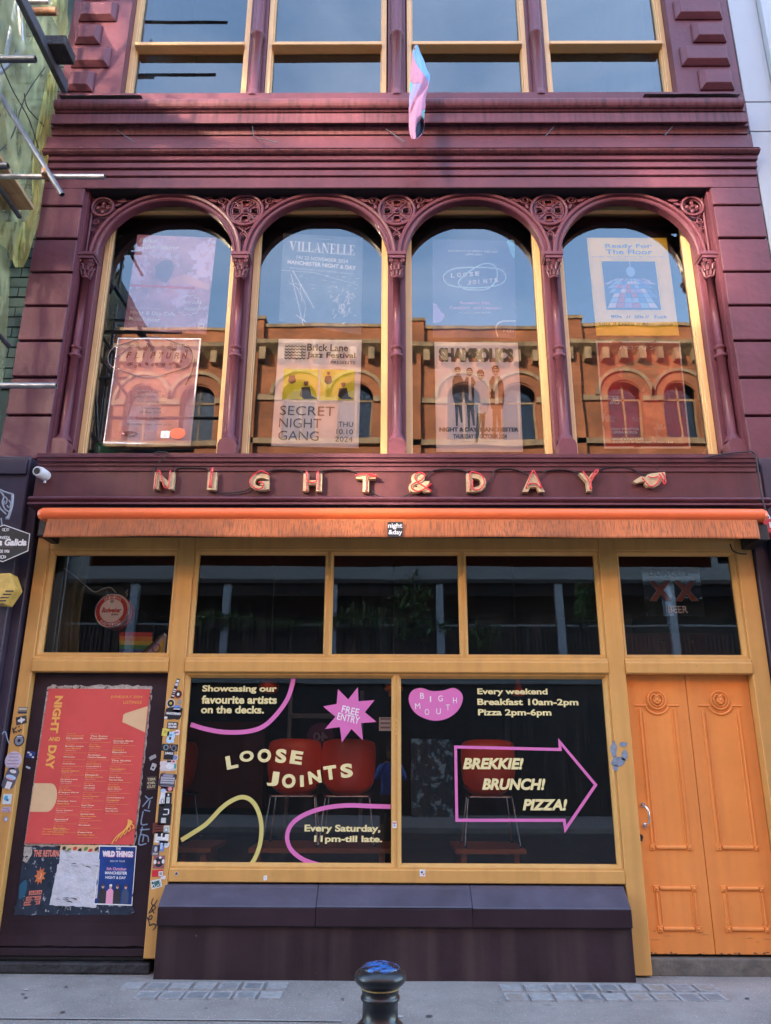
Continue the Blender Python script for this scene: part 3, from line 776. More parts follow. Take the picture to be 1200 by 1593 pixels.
# ---- left notice panel --------------------------------------------------------------
b = B(); b.box(-3.123, -1.957, .075, .13, .145, 2.275, purple)
# curled bottom edge of the sheet
n = 50; vs = []
for i in range(n + 1):
    x = -3.12 + 1.16 * i / n; q = max(0, noise.noise(Vector((x * 3.1, 2.2, 0)))) ** 1.2
    vs += [(x, .074, .34), (x, .066 - .02 * q, .25), (x, .055 - .07 * q, .178 + .02 * q + .01 * noise.noise(Vector((x * 9, 0, 0))))]
b.add(vs, [(3 * i + a, 3 * i + a + 1, 3 * i + a + 4, 3 * i + a + 3) for i in range(n) for a in (0, 1)], purple)
b.box(-3.123, -1.957, .03, .13, .115, .165, purple)
b.build('notice_panel', G, bevel=.003)
b = B(); b.box(-3.30, -1.90, .0, .13, .0, .075, stone_dk); b.box(-3.2, -1.95, .05, .13, .075, .115, black)
b.build('plinth_stone', G, bevel=.012, seg=2)

# ---- double door ---------------------------------------------------------------------
def leaf(x0, x1, first):
    b = B(); yd = .10
    b.box(x0, x1, yd, yd + .045, .137, 2.275, orange)
    D = b.build('door', G, bevel=.004)
    w_ = x1 - x0
    def bar(bb, p, q, r_=.011): bb.tube([(p[0], yd - .001, p[1]), (q[0], yd - .001, q[1])], r_, orange, n=8)
    b = B()
    px0, px1 = x0 + .115, x1 - .115
    zb, zt = .905, 1.99
    xc = (px0 + px1) / 2
    # tall panel
    bar(b, (px0, zb + .02), (px0, zt)); bar(b, (px1, zb + .02), (px1, zt)); bar(b, (px0 + .03, zb), (px1 - .03, zb), .017)
    bar(b, (px0 + .028, zb + .04), (px0 + .028, zt - .03), .006); bar(b, (px1 - .028, zb + .04), (px1 - .028, zt - .03), .006)
    for xx in (px0, px1):
        b.raised(xx - .022, xx + .022, zb - .022, zb + .022, yd, .013, .004, orange); b.sphere((xx, yd - .013, zb), .010, orange, 10, 6)
    bar(b, (px0 - .035, zt + .03), (xc - .085, zt + .03), .008); bar(b, (xc + .085, zt + .03), (px1 + .035, zt + .03), .008)
    b.ring((xc, yd - .002, zt + .068), .108, .011, orange, n=20, k=8, a0=math.pi + .45, a1=2 * math.pi - .45)
    b.ring((xc, yd - .002, zt + .068), .086, .006, orange, n=20, k=6, a0=math.pi + .35, a1=2 * math.pi - .35)
    # small panel
    zb2, zt2 = .315, .605
    for zz in (zb2, zt2): bar(b, (px0 + .03, zz), (px1 - .03, zz), .016)
    for xx in (px0, px1):
        bar(b, (xx, zb2 + .03), (xx, zt2 - .03), .011)
        for zz in (zb2, zt2): b.raised(xx - .023, xx + .023, zz - .023, zz + .023, yd, .013, .004, orange); b.sphere((xx, yd - .013, zz), .011, orange, 10, 6)
    bar(b, (px0 + .03, zb2 + .035), (px0 + .03, zt2 - .035), .005); bar(b, (px1 - .03, zb2 + .035), (px1 - .03, zt2 - .035), .005)
    b.build('moulding', D)
    # carved face roundel
    b = B(); zc = zt + .075
    b.disc((xc, yd - .008, zc), .074, yd + .01, orange, 36)
    b.ring((xc, yd - .010, zc), .074, .009, orange, n=36, k=8)
    b.ring((xc, yd - .010, zc), .060, .004, orange, n=36, k=6)
    b.sphere((xc, yd - .012, zc - .002), .034, orange, 16, 10, sy=.55, sz=1.1)
    for sg in (-1, 1):
        b.sphere((xc + sg * .017, yd - .024, zc + .012), .009, orange, 8, 6); b.sphere((xc + sg * .022, yd - .02, zc - .012), .011, orange, 8, 6)
        b.tube(smooth2([(xc, yd - .02, zc + .03), (xc + sg * .03, yd - .02, zc + .045), (xc + sg * .052, yd - .016, zc + .01), (xc + sg * .04, yd - .016, zc - .03), (xc + sg * .01, yd - .018, zc - .052)], 4), .007, orange, n=6)
        b.tube([(xc + sg * .006, yd - .03, zc + .026), (xc + sg * .028, yd - .026, zc + .026)], .005, orange, n=6)
    b.sphere((xc, yd - .032, zc - .002), .007, orange, 8, 6, sz=1.8); b.sphere((xc, yd - .026, zc - .028), .014, orange, 10, 6, sz=.6)
    b.build('rosette', D)
    if first:
        b = B(); p = at(1002, 1252, yd); q = at(1005, 1284, yd)
        z0, z1 = q.z, p.z; x = (p.x + q.x) / 2 - .01
        b.tube(smooth2([(x, yd, z1), (x + .004, yd - .03, z1 - .004), (x + .022, yd - .055, (z0 + z1) / 2 + .04), (x + .022, yd - .055, (z0 + z1) / 2 - .04), (x + .004, yd - .03, z0 + .004), (x, yd, z0)], 5), .009, chrome, n=10)
        for z in (z0, z1): b.disc((x, yd - .012, z), .019, yd, chrome, 16)
        b.build('handle', D)
        b = B(); r_ = at(996, 1302, yd); b.disc((r_.x, yd - .012, r_.z), .022, yd, black, 16); b.box(r_.x - .018, r_.x + .012, yd - .02, yd - .011, r_.z - .03, r_.z + .01, black); b.build('lock', D)
leaf(1.948, 2.478, True); leaf(2.483, 3.017, False)
scuff = mat('door scuff', (0.16, 0.07, 0.04), .7, var=.4, vscale=40)
rs_ = random.Random(31)
for k in range(34):   # kick marks and flaked bottom edge
    x = rs_.uniform(1.97, 2.99)
    if abs(x - 2.48) < .03: continue
    z = .139 + abs(rs_.gauss(0, .012)) if k < 22 else rs_.uniform(.18, .34); hw = rs_.uniform(.004, .02) if k < 22 else rs_.uniform(.01, .05); hh = rs_.uniform(.003, .009) if k < 22 else .0016
    P = [(x + hw * math.cos(a) * rs_.uniform(.6, 1.1), max(.138, z + hh * math.sin(a) * rs_.uniform(.6, 1.1))) for a in [2 * math.pi * i / 9 for i in range(9)]]
    b = B(); b.add([(p[0], .0988, p[1]) for p in P], [tuple(range(9))], scuff); b.build('scuff', G)
b = B(); b.box(1.948, 3.20, .06, .5, -.01, .118, stone_m); b.build('threshold_stone', G, bevel=.012, seg=2)
b = B(); b.box(1.948, 3.017, .145, .2, .118, 2.28, black); b.build('door_backing', G)
# chipped paint on the post beside the door
chip = mat('chipped blue grey undercoat', (0.20, 0.24, 0.30), .6, var=.3, vscale=30)
b = B(); y_ = -.0025
for cx_, cz_, rx_, rz_ in ((955, 1165, 5, 13), (962, 1185, 11, 8), (970, 1158, 6, 4), (972, 1175, 5, 9), (958, 1195, 4, 5)):
    P = []
    for k in range(16):
        a = 2 * math.pi * k / 16; q = 1 + .5 * noise.noise(Vector((cx_ + math.cos(a) * 2, cz_, math.sin(a) * 2)))
        p = at(cx_ + rx_ * q * math.cos(a), cz_ + rz_ * q * math.sin(a), y_); P.append((p.x, p.z))
    b.prism(P, y_, y_ + .002, chip)
b.build('paint_chip', G)

# dark backing plate behind the spandrel tracery (pierced)
def plate():
    b = B(); c = .014
    holes = []
    for i in (1, 2, 3):
        for sg in (-1, 1):
            holes += [(CX[i] + sg * .085, 7.083, .034, .034), (CX[i] + sg * .24, 7.235, .022, .014), (CX[i] + sg * .20, 7.17, .014, .022), (CX[i] + sg * .33, 7.235, .03, .012), (CX[i] + sg * .05, 6.87, .012, .02)]
    for sg, xe in ((1, OPL), (-1, OPR)):
        holes += [(xe + sg * .07, 7.02, .03, .03), (xe + sg * .20, 7.06, .03, .02), (xe + sg * .09, 6.93, .02, .025), (xe + sg * .06, 6.83, .012, .02), (xe + sg * .14, 7.16, .02, .02), (xe + sg * .10, 7.10, .02, .014)]
    nx = int((OPR - OPL) / c)
    for i in range(nx):
        x = OPL + (i + .5) * c; k = min(range(4), key=lambda q: abs(x - (CX[q] + CX[q + 1]) / 2))
        xc = (CX[k] + CX[k + 1]) / 2; R = (CX[k + 1] - CX[k]) / 2 - .045; d = abs(x - xc)
        zlo = SPR + (math.sqrt(R * R - d * d) if d < R else 0)
        z = zlo; run = None
        while z < 7.262:
            zz = min(z + c, 7.262); m_ = (z + zz) / 2
            hole = any(((x - h[0]) / h[2]) ** 2 + ((m_ - h[1]) / h[3]) ** 2 < 1 for h in holes)
            if not hole and run is None: run = z
            if hole and run is not None: b.add([(x - c / 2, .160, run), (x + c / 2, .160, run), (x + c / 2, .160, z), (x - c / 2, .160, z)], [(0, 1, 2, 3)], maroon_iron); run = None
            z = zz
        if run is not None: b.add([(x - c / 2, .160, run), (x + c / 2, .160, run), (x + c / 2, .160, 7.262), (x - c / 2, .160, 7.262)], [(0, 1, 2, 3)], maroon_iron)
    tag(b.build('tracery_backing', G), kind='stuff')
plate()

def extr(b, tri, fn, y0, y1, m, smooth=False):
    """2D mesh extruded: fn(u,v)->(x,z)"""
    vs, fs = tri; n = len(vs)
    P = [fn(*v) for v in vs]
    V = [(p[0], y0, p[1]) for p in P] + [(p[0], y1, p[1]) for p in P]
    E_ = {}
    for f in fs:
        for a, c in zip(f, f[1:] + f[:1]): E_[(a, c)] = 1
    F = [tuple(f) for f in fs] + [tuple(i + n for i in f[::-1]) for f in fs]
    F += [(c, a, a + n, c + n) for (a, c) in E_ if (c, a) not in E_]
    b.add(V, F, m)
def rect_of(x0, y0, x1, y1, Y):
    a = at((x0 + x1) / 2, y1, Y); l = at(x0, (y0 + y1) / 2, Y); r = at(x1, (y0 + y1) / 2, Y); t = at((x0 + x1) / 2, y0, Y)
    return l.x, a.z, r.x, t.z

# ================================================================== NEIGHBOURING BUILDINGS
NL = thing('neighbour_building', (-6, .4, 0), 'dark green brick neighbour behind the scaffold with a slate purple shopfront below', 'building')
b = B(); b.box(-60, XL - .012, .12, 4, 4.22, ZT, green_wall); b.build('wall', NL)
b = B(); b.box(-60, -3.345, -.13, 4, 0, 4.205, pub_p); b.build('shopfront', NL, bevel=.01)
b = B(); b.box(-3.344, -3.262, -.05, .3, 0, 3.80, pub_p); b.build('corner_post', NL, bevel=.006)
b = B(); b.box(-4.4, -3.36, -.16, -.12, 4.02, 4.17, pub_p); b.build('fascia_block', NL, bevel=.006)
# courses of brick on the strip beside the shop
bk = mat('dark green brick', (0.028, 0.062, 0.055), 0.8, var=0.45, vscale=7, bump=0.6, bscale=40, spots=((0.23, 0.06, 0.03), 0.60, 1.1))
bm = None
for r_ in range(40):
    z = 5.0 + r_ * .115
    for c_ in range(3):
        x1 = XL - .02 - c_ * .23 + (.11 if r_ % 2 else 0); x0 = x1 - .22
        x1 = min(x1, XL - .014)
        if x1 - x0 < .03: continue
        if bm is None or True:
            b = B(); q = random.uniform(-.006, .006); b.box(x0, x1, .10 + q, .125, z, z + .10, bk); b.build('brick', NL)
NR = thing('neighbour_tower', (6, .4, 0), 'pale grey smooth panelled building, right edge of the photo', 'building')
zj2 = [4.3, 6.1, 8.02, 8.42, 10.6, 13.4, 17.5]
for i in range(6):
    b = B(); b.box(XR + .03, 4.12, .02, .3, zj2[i] + .006, zj2[i + 1] - .006, grey_wall); b.build('panel', NR, bevel=.004)
    b = B(); b.box(4.125, 9, -.06, .3, zj2[i] + .006, zj2[i + 1] - .006, grey_wall); b.build('panel', NR, bevel=.004)
b = B(); b.box(XR + .012, 9, .06, 4, 4.2, 17.5, grey_wall); b.build('wall', NR)
b = B(); b.box(3.29, 9, -.12, 4, 0, 4.20, pub_p); b.build('shopfront', NR, bevel=.01)
brown = mat('brown neighbour panel', (0.13, 0.085, 0.075), .5, var=.2, bump=.3)
b = B(); b.box(3.30, 3.42, -.165, -.12, 0, 3.32, brown); b.box(3.43, 3.75, -.145, -.12, 0, 3.25, brown); b.build('pilaster_panel', NR, bevel=.006)
b = B(); b.box(3.17, 3.288, -.04, .3, 0, 3.7, pub_p); b.build('corner_post', NR, bevel=.006)

# ================================================================== OPPOSITE SIDE OF THE STREET (seen mirrored in the glass)
def brickmat():
    m = bpy.data.materials.new('sunlit red brick'); m.use_nodes = True
    nt = m.node_tree; N = nt.nodes; L = nt.links; bs = N['Principled BSDF']; bs.inputs['Roughness'].default_value = .85
    geo = N.new('ShaderNodeNewGeometry'); sx = N.new('ShaderNodeSeparateXYZ'); cx = N.new('ShaderNodeCombineXYZ')
    L.new(geo.outputs['Position'], sx.inputs[0]); L.new(sx.outputs[0], cx.inputs[0]); L.new(sx.outputs[2], cx.inputs[1])
    br = N.new('ShaderNodeTexBrick'); br.inputs['Scale'].default_value = 1.0
    br.inputs['Brick Width'].default_value = .225; br.inputs['Row Height'].default_value = .075; br.inputs['Mortar Size'].default_value = .007
    br.inputs['Color1'].default_value = (.37, .12, .04, 1); br.inputs['Color2'].default_value = (.27, .08, .03, 1); br.inputs['Mortar'].default_value = (.22, .14, .09, 1)
    L.new(cx.outputs[0], br.inputs[0])
    n = N.new('ShaderNodeTexNoise'); n.inputs['Scale'].default_value = .9; n.inputs['Detail'].default_value = 6; L.new(geo.outputs['Position'], n.inputs['Vector'])
    mp = N.new('ShaderNodeMapRange'); mp.inputs[1].default_value = .35; mp.inputs[2].default_value = .7; mp.inputs[3].default_value = .65; mp.inputs[4].default_value = 1.25; L.new(n.outputs[0], mp.inputs[0])
    vm = N.new('ShaderNodeVectorMath'); vm.operation = 'SCALE'; L.new(br.outputs[0], vm.inputs[0]); L.new(mp.outputs[0], vm.inputs['Scale']); L.new(vm.outputs[0], bs.inputs[0])
    return m
brick = brickmat()
sand = mat('sooty sandstone', (0.30, 0.21, 0.12), .8, var=.35, vscale=3, bump=.4, bscale=20, streak=((0.06, 0.045, 0.035), .8, 4))
opp_dark = mat('dark shutter', (0.012, 0.013, 0.016), .6, var=.3, vscale=2)
opp_grey = mat('grey metal fascia', (0.17, 0.20, 0.215), .6, var=.1, vscale=1)
opp_blue = mat('pale blue column', (0.26, 0.33, 0.40), .5, var=.1)
OY = -16.6
O = thing('brick_warehouse', (0, OY, 0), 'red brick Victorian warehouse across the street with paired arched windows, mirrored in the upper windows', 'building')
VU = .65 - OY; VL = .15 - OY
def zu(py): return at(600, py, VU).z
def zl(py): return at(600, py, VL).z
zpar, zcor, zimp, zsil, zcrn = zu(512), zu(545), zu(621), zu(684), zu(600)
pxm = (at(1018, 620, VU).x - at(765, 620, VU).x)
bays = [at(765, 620, VU).x + k * pxm for k in range(-5, 6)]
ww = pxm * 27 / 253; off = pxm * 43 / 253
zbase = zl(868)
# wall with arched openings: strips of wall around each window
XA, XB = bays[0] - pxm / 2, bays[-1] + pxm / 2
b = B()
b.box(XA, XB, OY - .4, OY, zimp + ww + .02, zpar - .35, brick)
b.box(XA, XB, OY - .4, OY, zbase, zsil, brick)
prev = XA
for bx_ in bays:
    for s_ in (-1, 1):
        c_ = bx_ + s_ * off
        b.box(prev, c_ - ww, OY - .4, OY, zsil, zimp + ww + .02, brick); prev = c_ + ww
        n = 12
        P = [(c_ - ww, zimp + ww + .02)] + [(c_ - ww * math.cos(math.pi * k / n), zimp + ww * math.sin(math.pi * k / n)) for k in range(n + 1)] + [(c_ + ww, zimp + ww + .02)]
        for k in range(len(P) - 1):
            if k in (0, len(P) - 2): continue
            b.add([(P[k][0], OY, P[k][1]), (P[k + 1][0], OY, P[k + 1][1]), (P[k + 1][0], OY, zimp + ww + .02), (P[k][0], OY, zimp + ww + .02)], [(3, 2, 1, 0)], brick)
b.box(prev, XB, OY - .4, OY, zsil, zimp + ww + .02, brick)
b.box(XA, XB, OY - 6, OY - .6, zbase, zpar - 1.0, opp_dark)
b.build('wall', O)
b = B()
for bx_ in bays[:-1]:
    x = bx_ + pxm / 2
    b.box(x - .35, x + .35, OY, OY + .16, zbase, zcor - .2, brick); b.box(x - .5, x + .5, OY - .4, OY + .2, zcor, zpar + .22, brick); b.box(x - .56, x + .56, OY - .42, OY + .26, zpar + .22, zpar + .34, sand)
b.build('pier', O)
b = B(); b.box(XA, XB, OY - .4, OY + .05, zcor + .12, zpar, brick); b.box(XA, XB, OY - .45, OY + .12, zpar, zpar + .12, sand); b.build('parapet', O)
b = B(); b.sweepx([(OY, zcor - .25), (OY + .2, zcor - .12), (OY + .42, zcor), (OY + .45, zcor + .14), (OY, zcor + .16)], XA, XB, sand)
x = XA + .2
while x < XB: b.box(x, x + .22, OY, OY + .34, zcor - .55, zcor - .1, sand); x += .62
b.build('cornice', O)
b = B(); b.box(XA, XB, OY - .02, OY + .16, zsil - .22, zsil - .02, sand); b.box(XA, XB, OY - .02, OY + .22, zsil - 1.25, zsil - 1.0, sand)
prev = XA
for bx_ in bays:
    for s_ in (-1, 1):
        c_ = bx_ + s_ * off; b.box(prev, c_ - ww, OY, OY + .09, zimp - .14, zimp + .06, sand); prev = c_ + ww
b.build('string_course', O)
for bx_ in bays:
    for s_ in (-1, 1):
        c_ = bx_ + s_ * off
        Wd = B(); n = 16
        for R0, R1, y_ in ((ww, ww + .30, .05), (ww + .30, ww + .42, .14)):
            vs = []
            for k in range(n + 1):
                t = math.pi * k / n
                for r_, yy in ((R0, OY - .01), (R0, OY + y_), (R1, OY + y_), (R1, OY - .01)): vs.append((c_ + r_ * math.cos(t), yy, zimp + .05 + r_ * math.sin(t)))
            Wd.add(vs, [(k * 4 + a, k * 4 + (a + 1) % 4, (k + 1) * 4 + (a + 1) % 4, (k + 1) * 4 + a) for k in range(n) for a in range(4)], sand if y_ > .1 else brick)
        Wd.box(c_ - .03, c_ + .03, OY - .3, OY - .25, zsil, zimp + ww * .98, sand); Wd.box(c_ - ww, c_ + ww, OY - .3, OY - .25, zimp - .03, zimp + .04, sand)
        Wd.box(c_ - ww, c_ - ww + .07, OY - .3, OY - .22, zsil, zimp, sand); Wd.box(c_ + ww - .07, c_ + ww, OY - .3, OY - .22, zsil, zimp, sand)
        W = Wd.build('window', O)
        g = B(); g.add([(c_ - ww, OY - .28, zsil), (c_ + ww, OY - .28, zsil), (c_ + ww, OY - .28, zimp + ww), (c_ - ww, OY - .28, zimp + ww)], [(0, 3, 2, 1)], glass_opp); g.build('pane', W)
# lower storeys
zb0, zb1, zf0, zf1 = zl(905), zl(868), zl(1022), zl(975)
b = B(); b.box(XA, XB, OY - .3, OY + .3, zb0, zb1 + .25, opp_grey); b.box(XA, XB, OY - .1, OY + .36, zb0 - .12, zb0, opp_dark); b.build('fascia', O)
b = B(); b.box(XA, XB, OY - 2.4, OY - 2.2, 0, zb0, opp_dark); b.box(XA, XB, OY - 2.2, OY + .1, zf0 - .35, zf0 - .1, opp_dark)
b.build('recess', O)
b = B()
for px in (355, 212, 684, 868, 1040, 520, 30, 1200):
    p = at(px, 940, VL); b.box(p.x - .11, p.x + .11, OY + .05, OY + .3, zf0 - .1, zb0, opp_blue)
b.build('terrace_column', O)
b = B(); x = XA + 6
while x < XB - 6:
    b.box(x, x + .055, OY + .12, OY + .15, zf0 - .1, zf1, opp_grey if 0 else opp_dark); x += .13
b.box(XA, XB, OY + .1, OY + .17, zf1, zf1 + .06, opp_grey); b.box(XA, XB, OY + .12, OY + .16, zf0 - .12, zf0 - .02, opp_grey)
tag(b.build('terrace_railing', O), kind='stuff')
b = B(); b.box(XA, XB, OY - .2, OY, 0, zf0 - .1, opp_dark); x = XA + 6
while x < XB - 6:
    b.box(x, x + .07, OY, OY + .02, .1, zf0 - .9, opp_dark); x += .11
b.box(XA, XB, OY, OY + .12, zf0 - .8, zf0 - .3, opp_grey)
tag(b.build('ribbed_shutter', O), kind='stuff')
# warm window glow-less openings behind the terrace, boxes of bar stock
b = B()
for px in (440, 560, 620, 760, 850, 960):
    p = at(px, 940, VL + 2); b.box(p.x - .5, p.x + .5, OY - 2.19, OY - 2.15, zf1 + .2, zb0 - .6, brown)
b.build('terrace_window', O)
leafm = mat('green leaves', (0.05, 0.11, 0.035), .55, var=.4, vscale=9, bump=0)
def plant(px, py, w_, h_, n, seed):
    rnd = random.Random(seed); c = at(px, py, VL - .25); b = B()
    yb = OY + .3
    b.box(c.x - w_ * .3, c.x + w_ * .3, yb - .05, yb + .12, zf1 - .12, zf1 + .05, opp_dark)
    for i in range(n):
        x = c.x + rnd.gauss(0, w_ * .4); z = c.z + rnd.gauss(0, h_ * .4); y = yb + rnd.gauss(0, .12); s_ = rnd.uniform(.05, .12)
        d = Vector((rnd.gauss(0, 1), rnd.gauss(0, 1), rnd.gauss(0, 1))).normalized() * s_; e = d.orthogonal().normalized() * s_ * .6
        p = Vector((x, y, z)); b.add([p - d, p + e, p + d, p - e], [(0, 1, 2, 3)], leafm)
    return b.build('planted_box', O)
for k, (px, py, w_, h_) in enumerate(((335, 965, .9, .35), (440, 972, .7, .15), (380, 968, .6, .2), (560, 960, .9, .4), (640, 935, .8, .9), (650, 975, 1.0, .4), (540, 968, 1.2, .25), (750, 990, .7, .4), (905, 940, .3, .7))):
    tag(plant(px, py, w_, h_, 260, k), kind='stuff')
# added block out of view: mirror windows placed to throw sunlight onto the shop front
OB = thing('reflector_block', (-16, OY, 0), 'tall dark brown block out of view across the street, added with mirror windows to throw sunlight onto the shop front', 'building')
dxs, dzs = -16.6 * math.tan(rad(SUN_AZ)), 16.6 / math.cos(rad(SUN_AZ)) * math.tan(rad(SUN_EL))
srcs = [(-3.75, -2.55, 8.15, 10.6, 0), (-2.35, -1.0, 7.55, 8.6, 0), (-.75, .55, 7.45, 8.35, 0), (-3.75, -2.9, 7.45, 8.05, 0), (3.0, 3.75, 5.75, 7.35, 0), (.05, .75, 3.25, 4.3, 0), (2.0, 2.9, 7.35, 8.0, 1),
        (-3.1, -1.75, 4.4, 7.0, 1), (-1.45, -.2, 4.4, 7.0, 1), (.2, 1.45, 4.4, 7.0, 1), (1.75, 2.85, 4.4, 7.0, 1)]
pale = mat('brown reflector block cladding', (.06, .045, .04), .7, var=.1)
b = B(); b.box(-26, XA - .1 if False else -10.02, OY - 5, OY + .50, 0, 18.2, pale); b.build('wall', OB)
for x0, x1, z0, z1, k in srcs:
    x0, x1, z0, z1 = x0 + dxs, x1 + dxs, z0 + dzs, z1 + dzs
    b = B(); y_ = OY + .52
    for q in ((x0 - .06, x1 + .06, z0 - .06, z0), (x0 - .06, x1 + .06, z1, z1 + .06), (x0 - .06, x0, z0, z1), (x1, x1 + .06, z0, z1)): b.box(q[0], q[1], y_ - .05, y_ + .03, q[2], q[3], opp_dark)
    f = b.build('window', OB); b = B(); b.add([(x0, y_, z0), (x1, y_, z0), (x1, y_, z1), (x0, y_, z1)], [(0, 3, 2, 1)], reflector_soft if k else reflector_sharp); b.build('pane', f)
# tagged cabinet on the far pavement
b = B(); q0, q1 = at(640, 1280, VL).x, at(704, 1280, VL).x
tagm = mat('graffiti tagged steel', (0.05, 0.06, 0.07), .5, var=.3, vscale=3, spots=((0.42, 0.46, 0.46), 0.535, 3.2))
b.box(q0, q1, OY + .1, OY + .7, 0, zl(1150), tagm)
tag(b.build('tagged_cabinet', None), 'tall steel cabinet covered with pale tags on the far pavement', 'cabinet')

# ================================================================== SCAFFOLD
def atx(px, py, X):
    d = RM @ Vector(((px - 600) / FPX, -(py - 796.5) / FPX, -1)); t = (X - CAMLOC.x) / d.x
    return CAMLOC + d * t
SF = thing('scaffold', (-5, -1.5, 0), 'steel tube scaffold with plank platforms against the left neighbour', 'scaffold')
def pole(p, q, m=steel, r=.0242, name='pole'):
    p, q = Vector(p), Vector(q); b = B(); d = (q - p).normalized(); n = 12
    b.tube([p, q], r, m, n=n, cap=False)
    u = d.orthogonal().normalized(); v = d.cross(u)
    for e, s_ in ((p, 1), (q, -1)):   # hollow ends
        vo = [e + (u * math.cos(2 * math.pi * k / n) + v * math.sin(2 * math.pi * k / n)) * r for k in range(n)]
        vi = [e + (u * math.cos(2 * math.pi * k / n) + v * math.sin(2 * math.pi * k / n)) * r * .8 for k in range(n)]
        vd = [x + d * s_ * .12 for x in vi]
        b.add(vo + vi + vd, [(k, (k + 1) % n, n + (k + 1) % n, n + k) for k in range(n)] + [(n + k, n + (k + 1) % n, 2 * n + (k + 1) % n, 2 * n + k) for k in range(n)], black if 0 else m)
    return b.build(name, SF)
def coupler(p):
    b = B(); b.sphere(p, .045, rust, 10, 6); b.box(p[0] - .02, p[0] + .02, p[1] - .055, p[1] + .055, p[2] - .03, p[2] + .03, rust)
    b.tube([(p[0], p[1] - .07, p[2] - .02), (p[0], p[1] + .07, p[2] - .02)], .01, steel, n=6); b.build('coupler', SF)
pe = at(163, 275, -1.0); pole(pe, (-7.5, -1.0, pe.z + .02))
pd0, pd1 = at(97, 303, -1.06), at(0, 148, -1.06); dd = (pd1 - pd0).normalized(); pole(pd0, pd1 + dd * 2.4, steel_dark)
coupler(at(72, 272, -1.03))
pc = at(88, 600, -1.0); pole(pc, (-7.5, -1.0, pc.z + .01))
pa = at(56, 92, -2.6); pole(pa, (-6.5, -2.6, pa.z), steel_dark)
pb = at(13, 258, -2.3); pole(pb, (-6.5, -2.3, pb.z), steel_dark)
pole(at(14, 538, -.35), at(14, 538, -.35) + Vector((0, -1.2, 0)), steel_dark)
XS = -3.93
s1 = atx(55, 25, -3.95); pole((-3.98, -.62, 2.5), (-3.98, -.62, 14))
pole((-3.98, -1.25, 0), (-3.98, -1.25, 14)); pole((-4.1, -2.5, 0), (-4.1, -2.5, 14)); pole((-6.0, -1.0, 0), (-6.0, -1.0, 14)); pole((-6.0, -2.5, 0), (-6.0, -2.5, 14)); pole((-7.4, -1.0, 0), (-7.4, -1.0, 14))
for z in (4.55, 6.62, 8.7, 10.8):
    pole((-3.93, -.35, z), (-3.93, -2.9, z), steel_dark); pole((-5.9, -.35, z), (-5.9, -2.9, z), steel_dark)
    pole((-8.5, -2.45, z + .06), (-3.8, -2.45, z + .06)); pole((-8.5, -2.45, z + 1.0), (-3.8, -2.45, z + 1.0))
    coupler((-3.98, -1.25, z)); coupler((-4.1, -2.48, z))
pole((-3.9, -2.4, 4.6), (-3.9, -.5, 8.6)); pole((-3.9, -.5, 8.6), (-3.9, -2.4, 12.5)); pole((-6, -2.55, 4.5), (-4.1, -2.55, 8.6), steel_dark); pole((-4.1, -2.55, 8.6), (-6, -2.55, 12), steel_dark)
# rods jutting from the scaffold that the top left window mirrors
for px_, py_ in ((355, 35), (337, 117)):
    e_ = at(px_, py_, 2.4); pole((e_.x, -2.0, e_.z), (-6, -2.0, e_.z), steel_dark)
# platforms
zp = at(57, 329, -.3).z; xe = at(57, 329, -.3).x
for k in range(3):
    b = B(); b.box(-8, xe - random.uniform(0, .03), -.32 - k * .235 - .225, -.32 - k * .235, zp, zp + .038, plank_m); b.build('scaffold_board', SF, bevel=.003)
for zq in (8.75, 10.85, 4.62):
    for k in range(5):
        b = B(); b.box(-8, -3.86 - random.uniform(0, .05), -1.2 - k * .235 - .225, -1.2 - k * .235, zq, zq + .038, plank_m); b.build('scaffold_board', SF)
pole((-3.75, -.28, zp - .05), (-3.75, -1.9, zp - .05), steel_dark); pole((-3.98, -.28, zp - .05), (-3.98, -1.9, zp - .05), steel_dark)
# dark edge beam with its bracket at the top of the scaffold
p = at(105, 146, -.22); b = B(); b.box(p.x - .06, p.x, -1.7, -.22, p.z, p.z + .13, steel_dark); b.build('edge_beam', SF, bevel=.006)
p = at(95, 95, -.55); b = B(); b.box(p.x - .16, p.x + .12, -.75, -.50, p.z, p.z + .12, stone_dk); b.box(p.x - .15, p.x + .05, -.60, -.52, p.z + .12, p.z + .2, steel); b.build('bracket_plate', SF, bevel=.006)
p = at(70, 18, -.85); b = B(); b.tube([(p.x - .18, -.85, p.z), (p.x + .12, -.85, p.z)], .04, rust, n=10); b.tube([(p.x - .2, -.9, p.z + .07), (p.x + .05, -.9, p.z + .07)], .026, steel, n=10); b.build('coupler', SF)

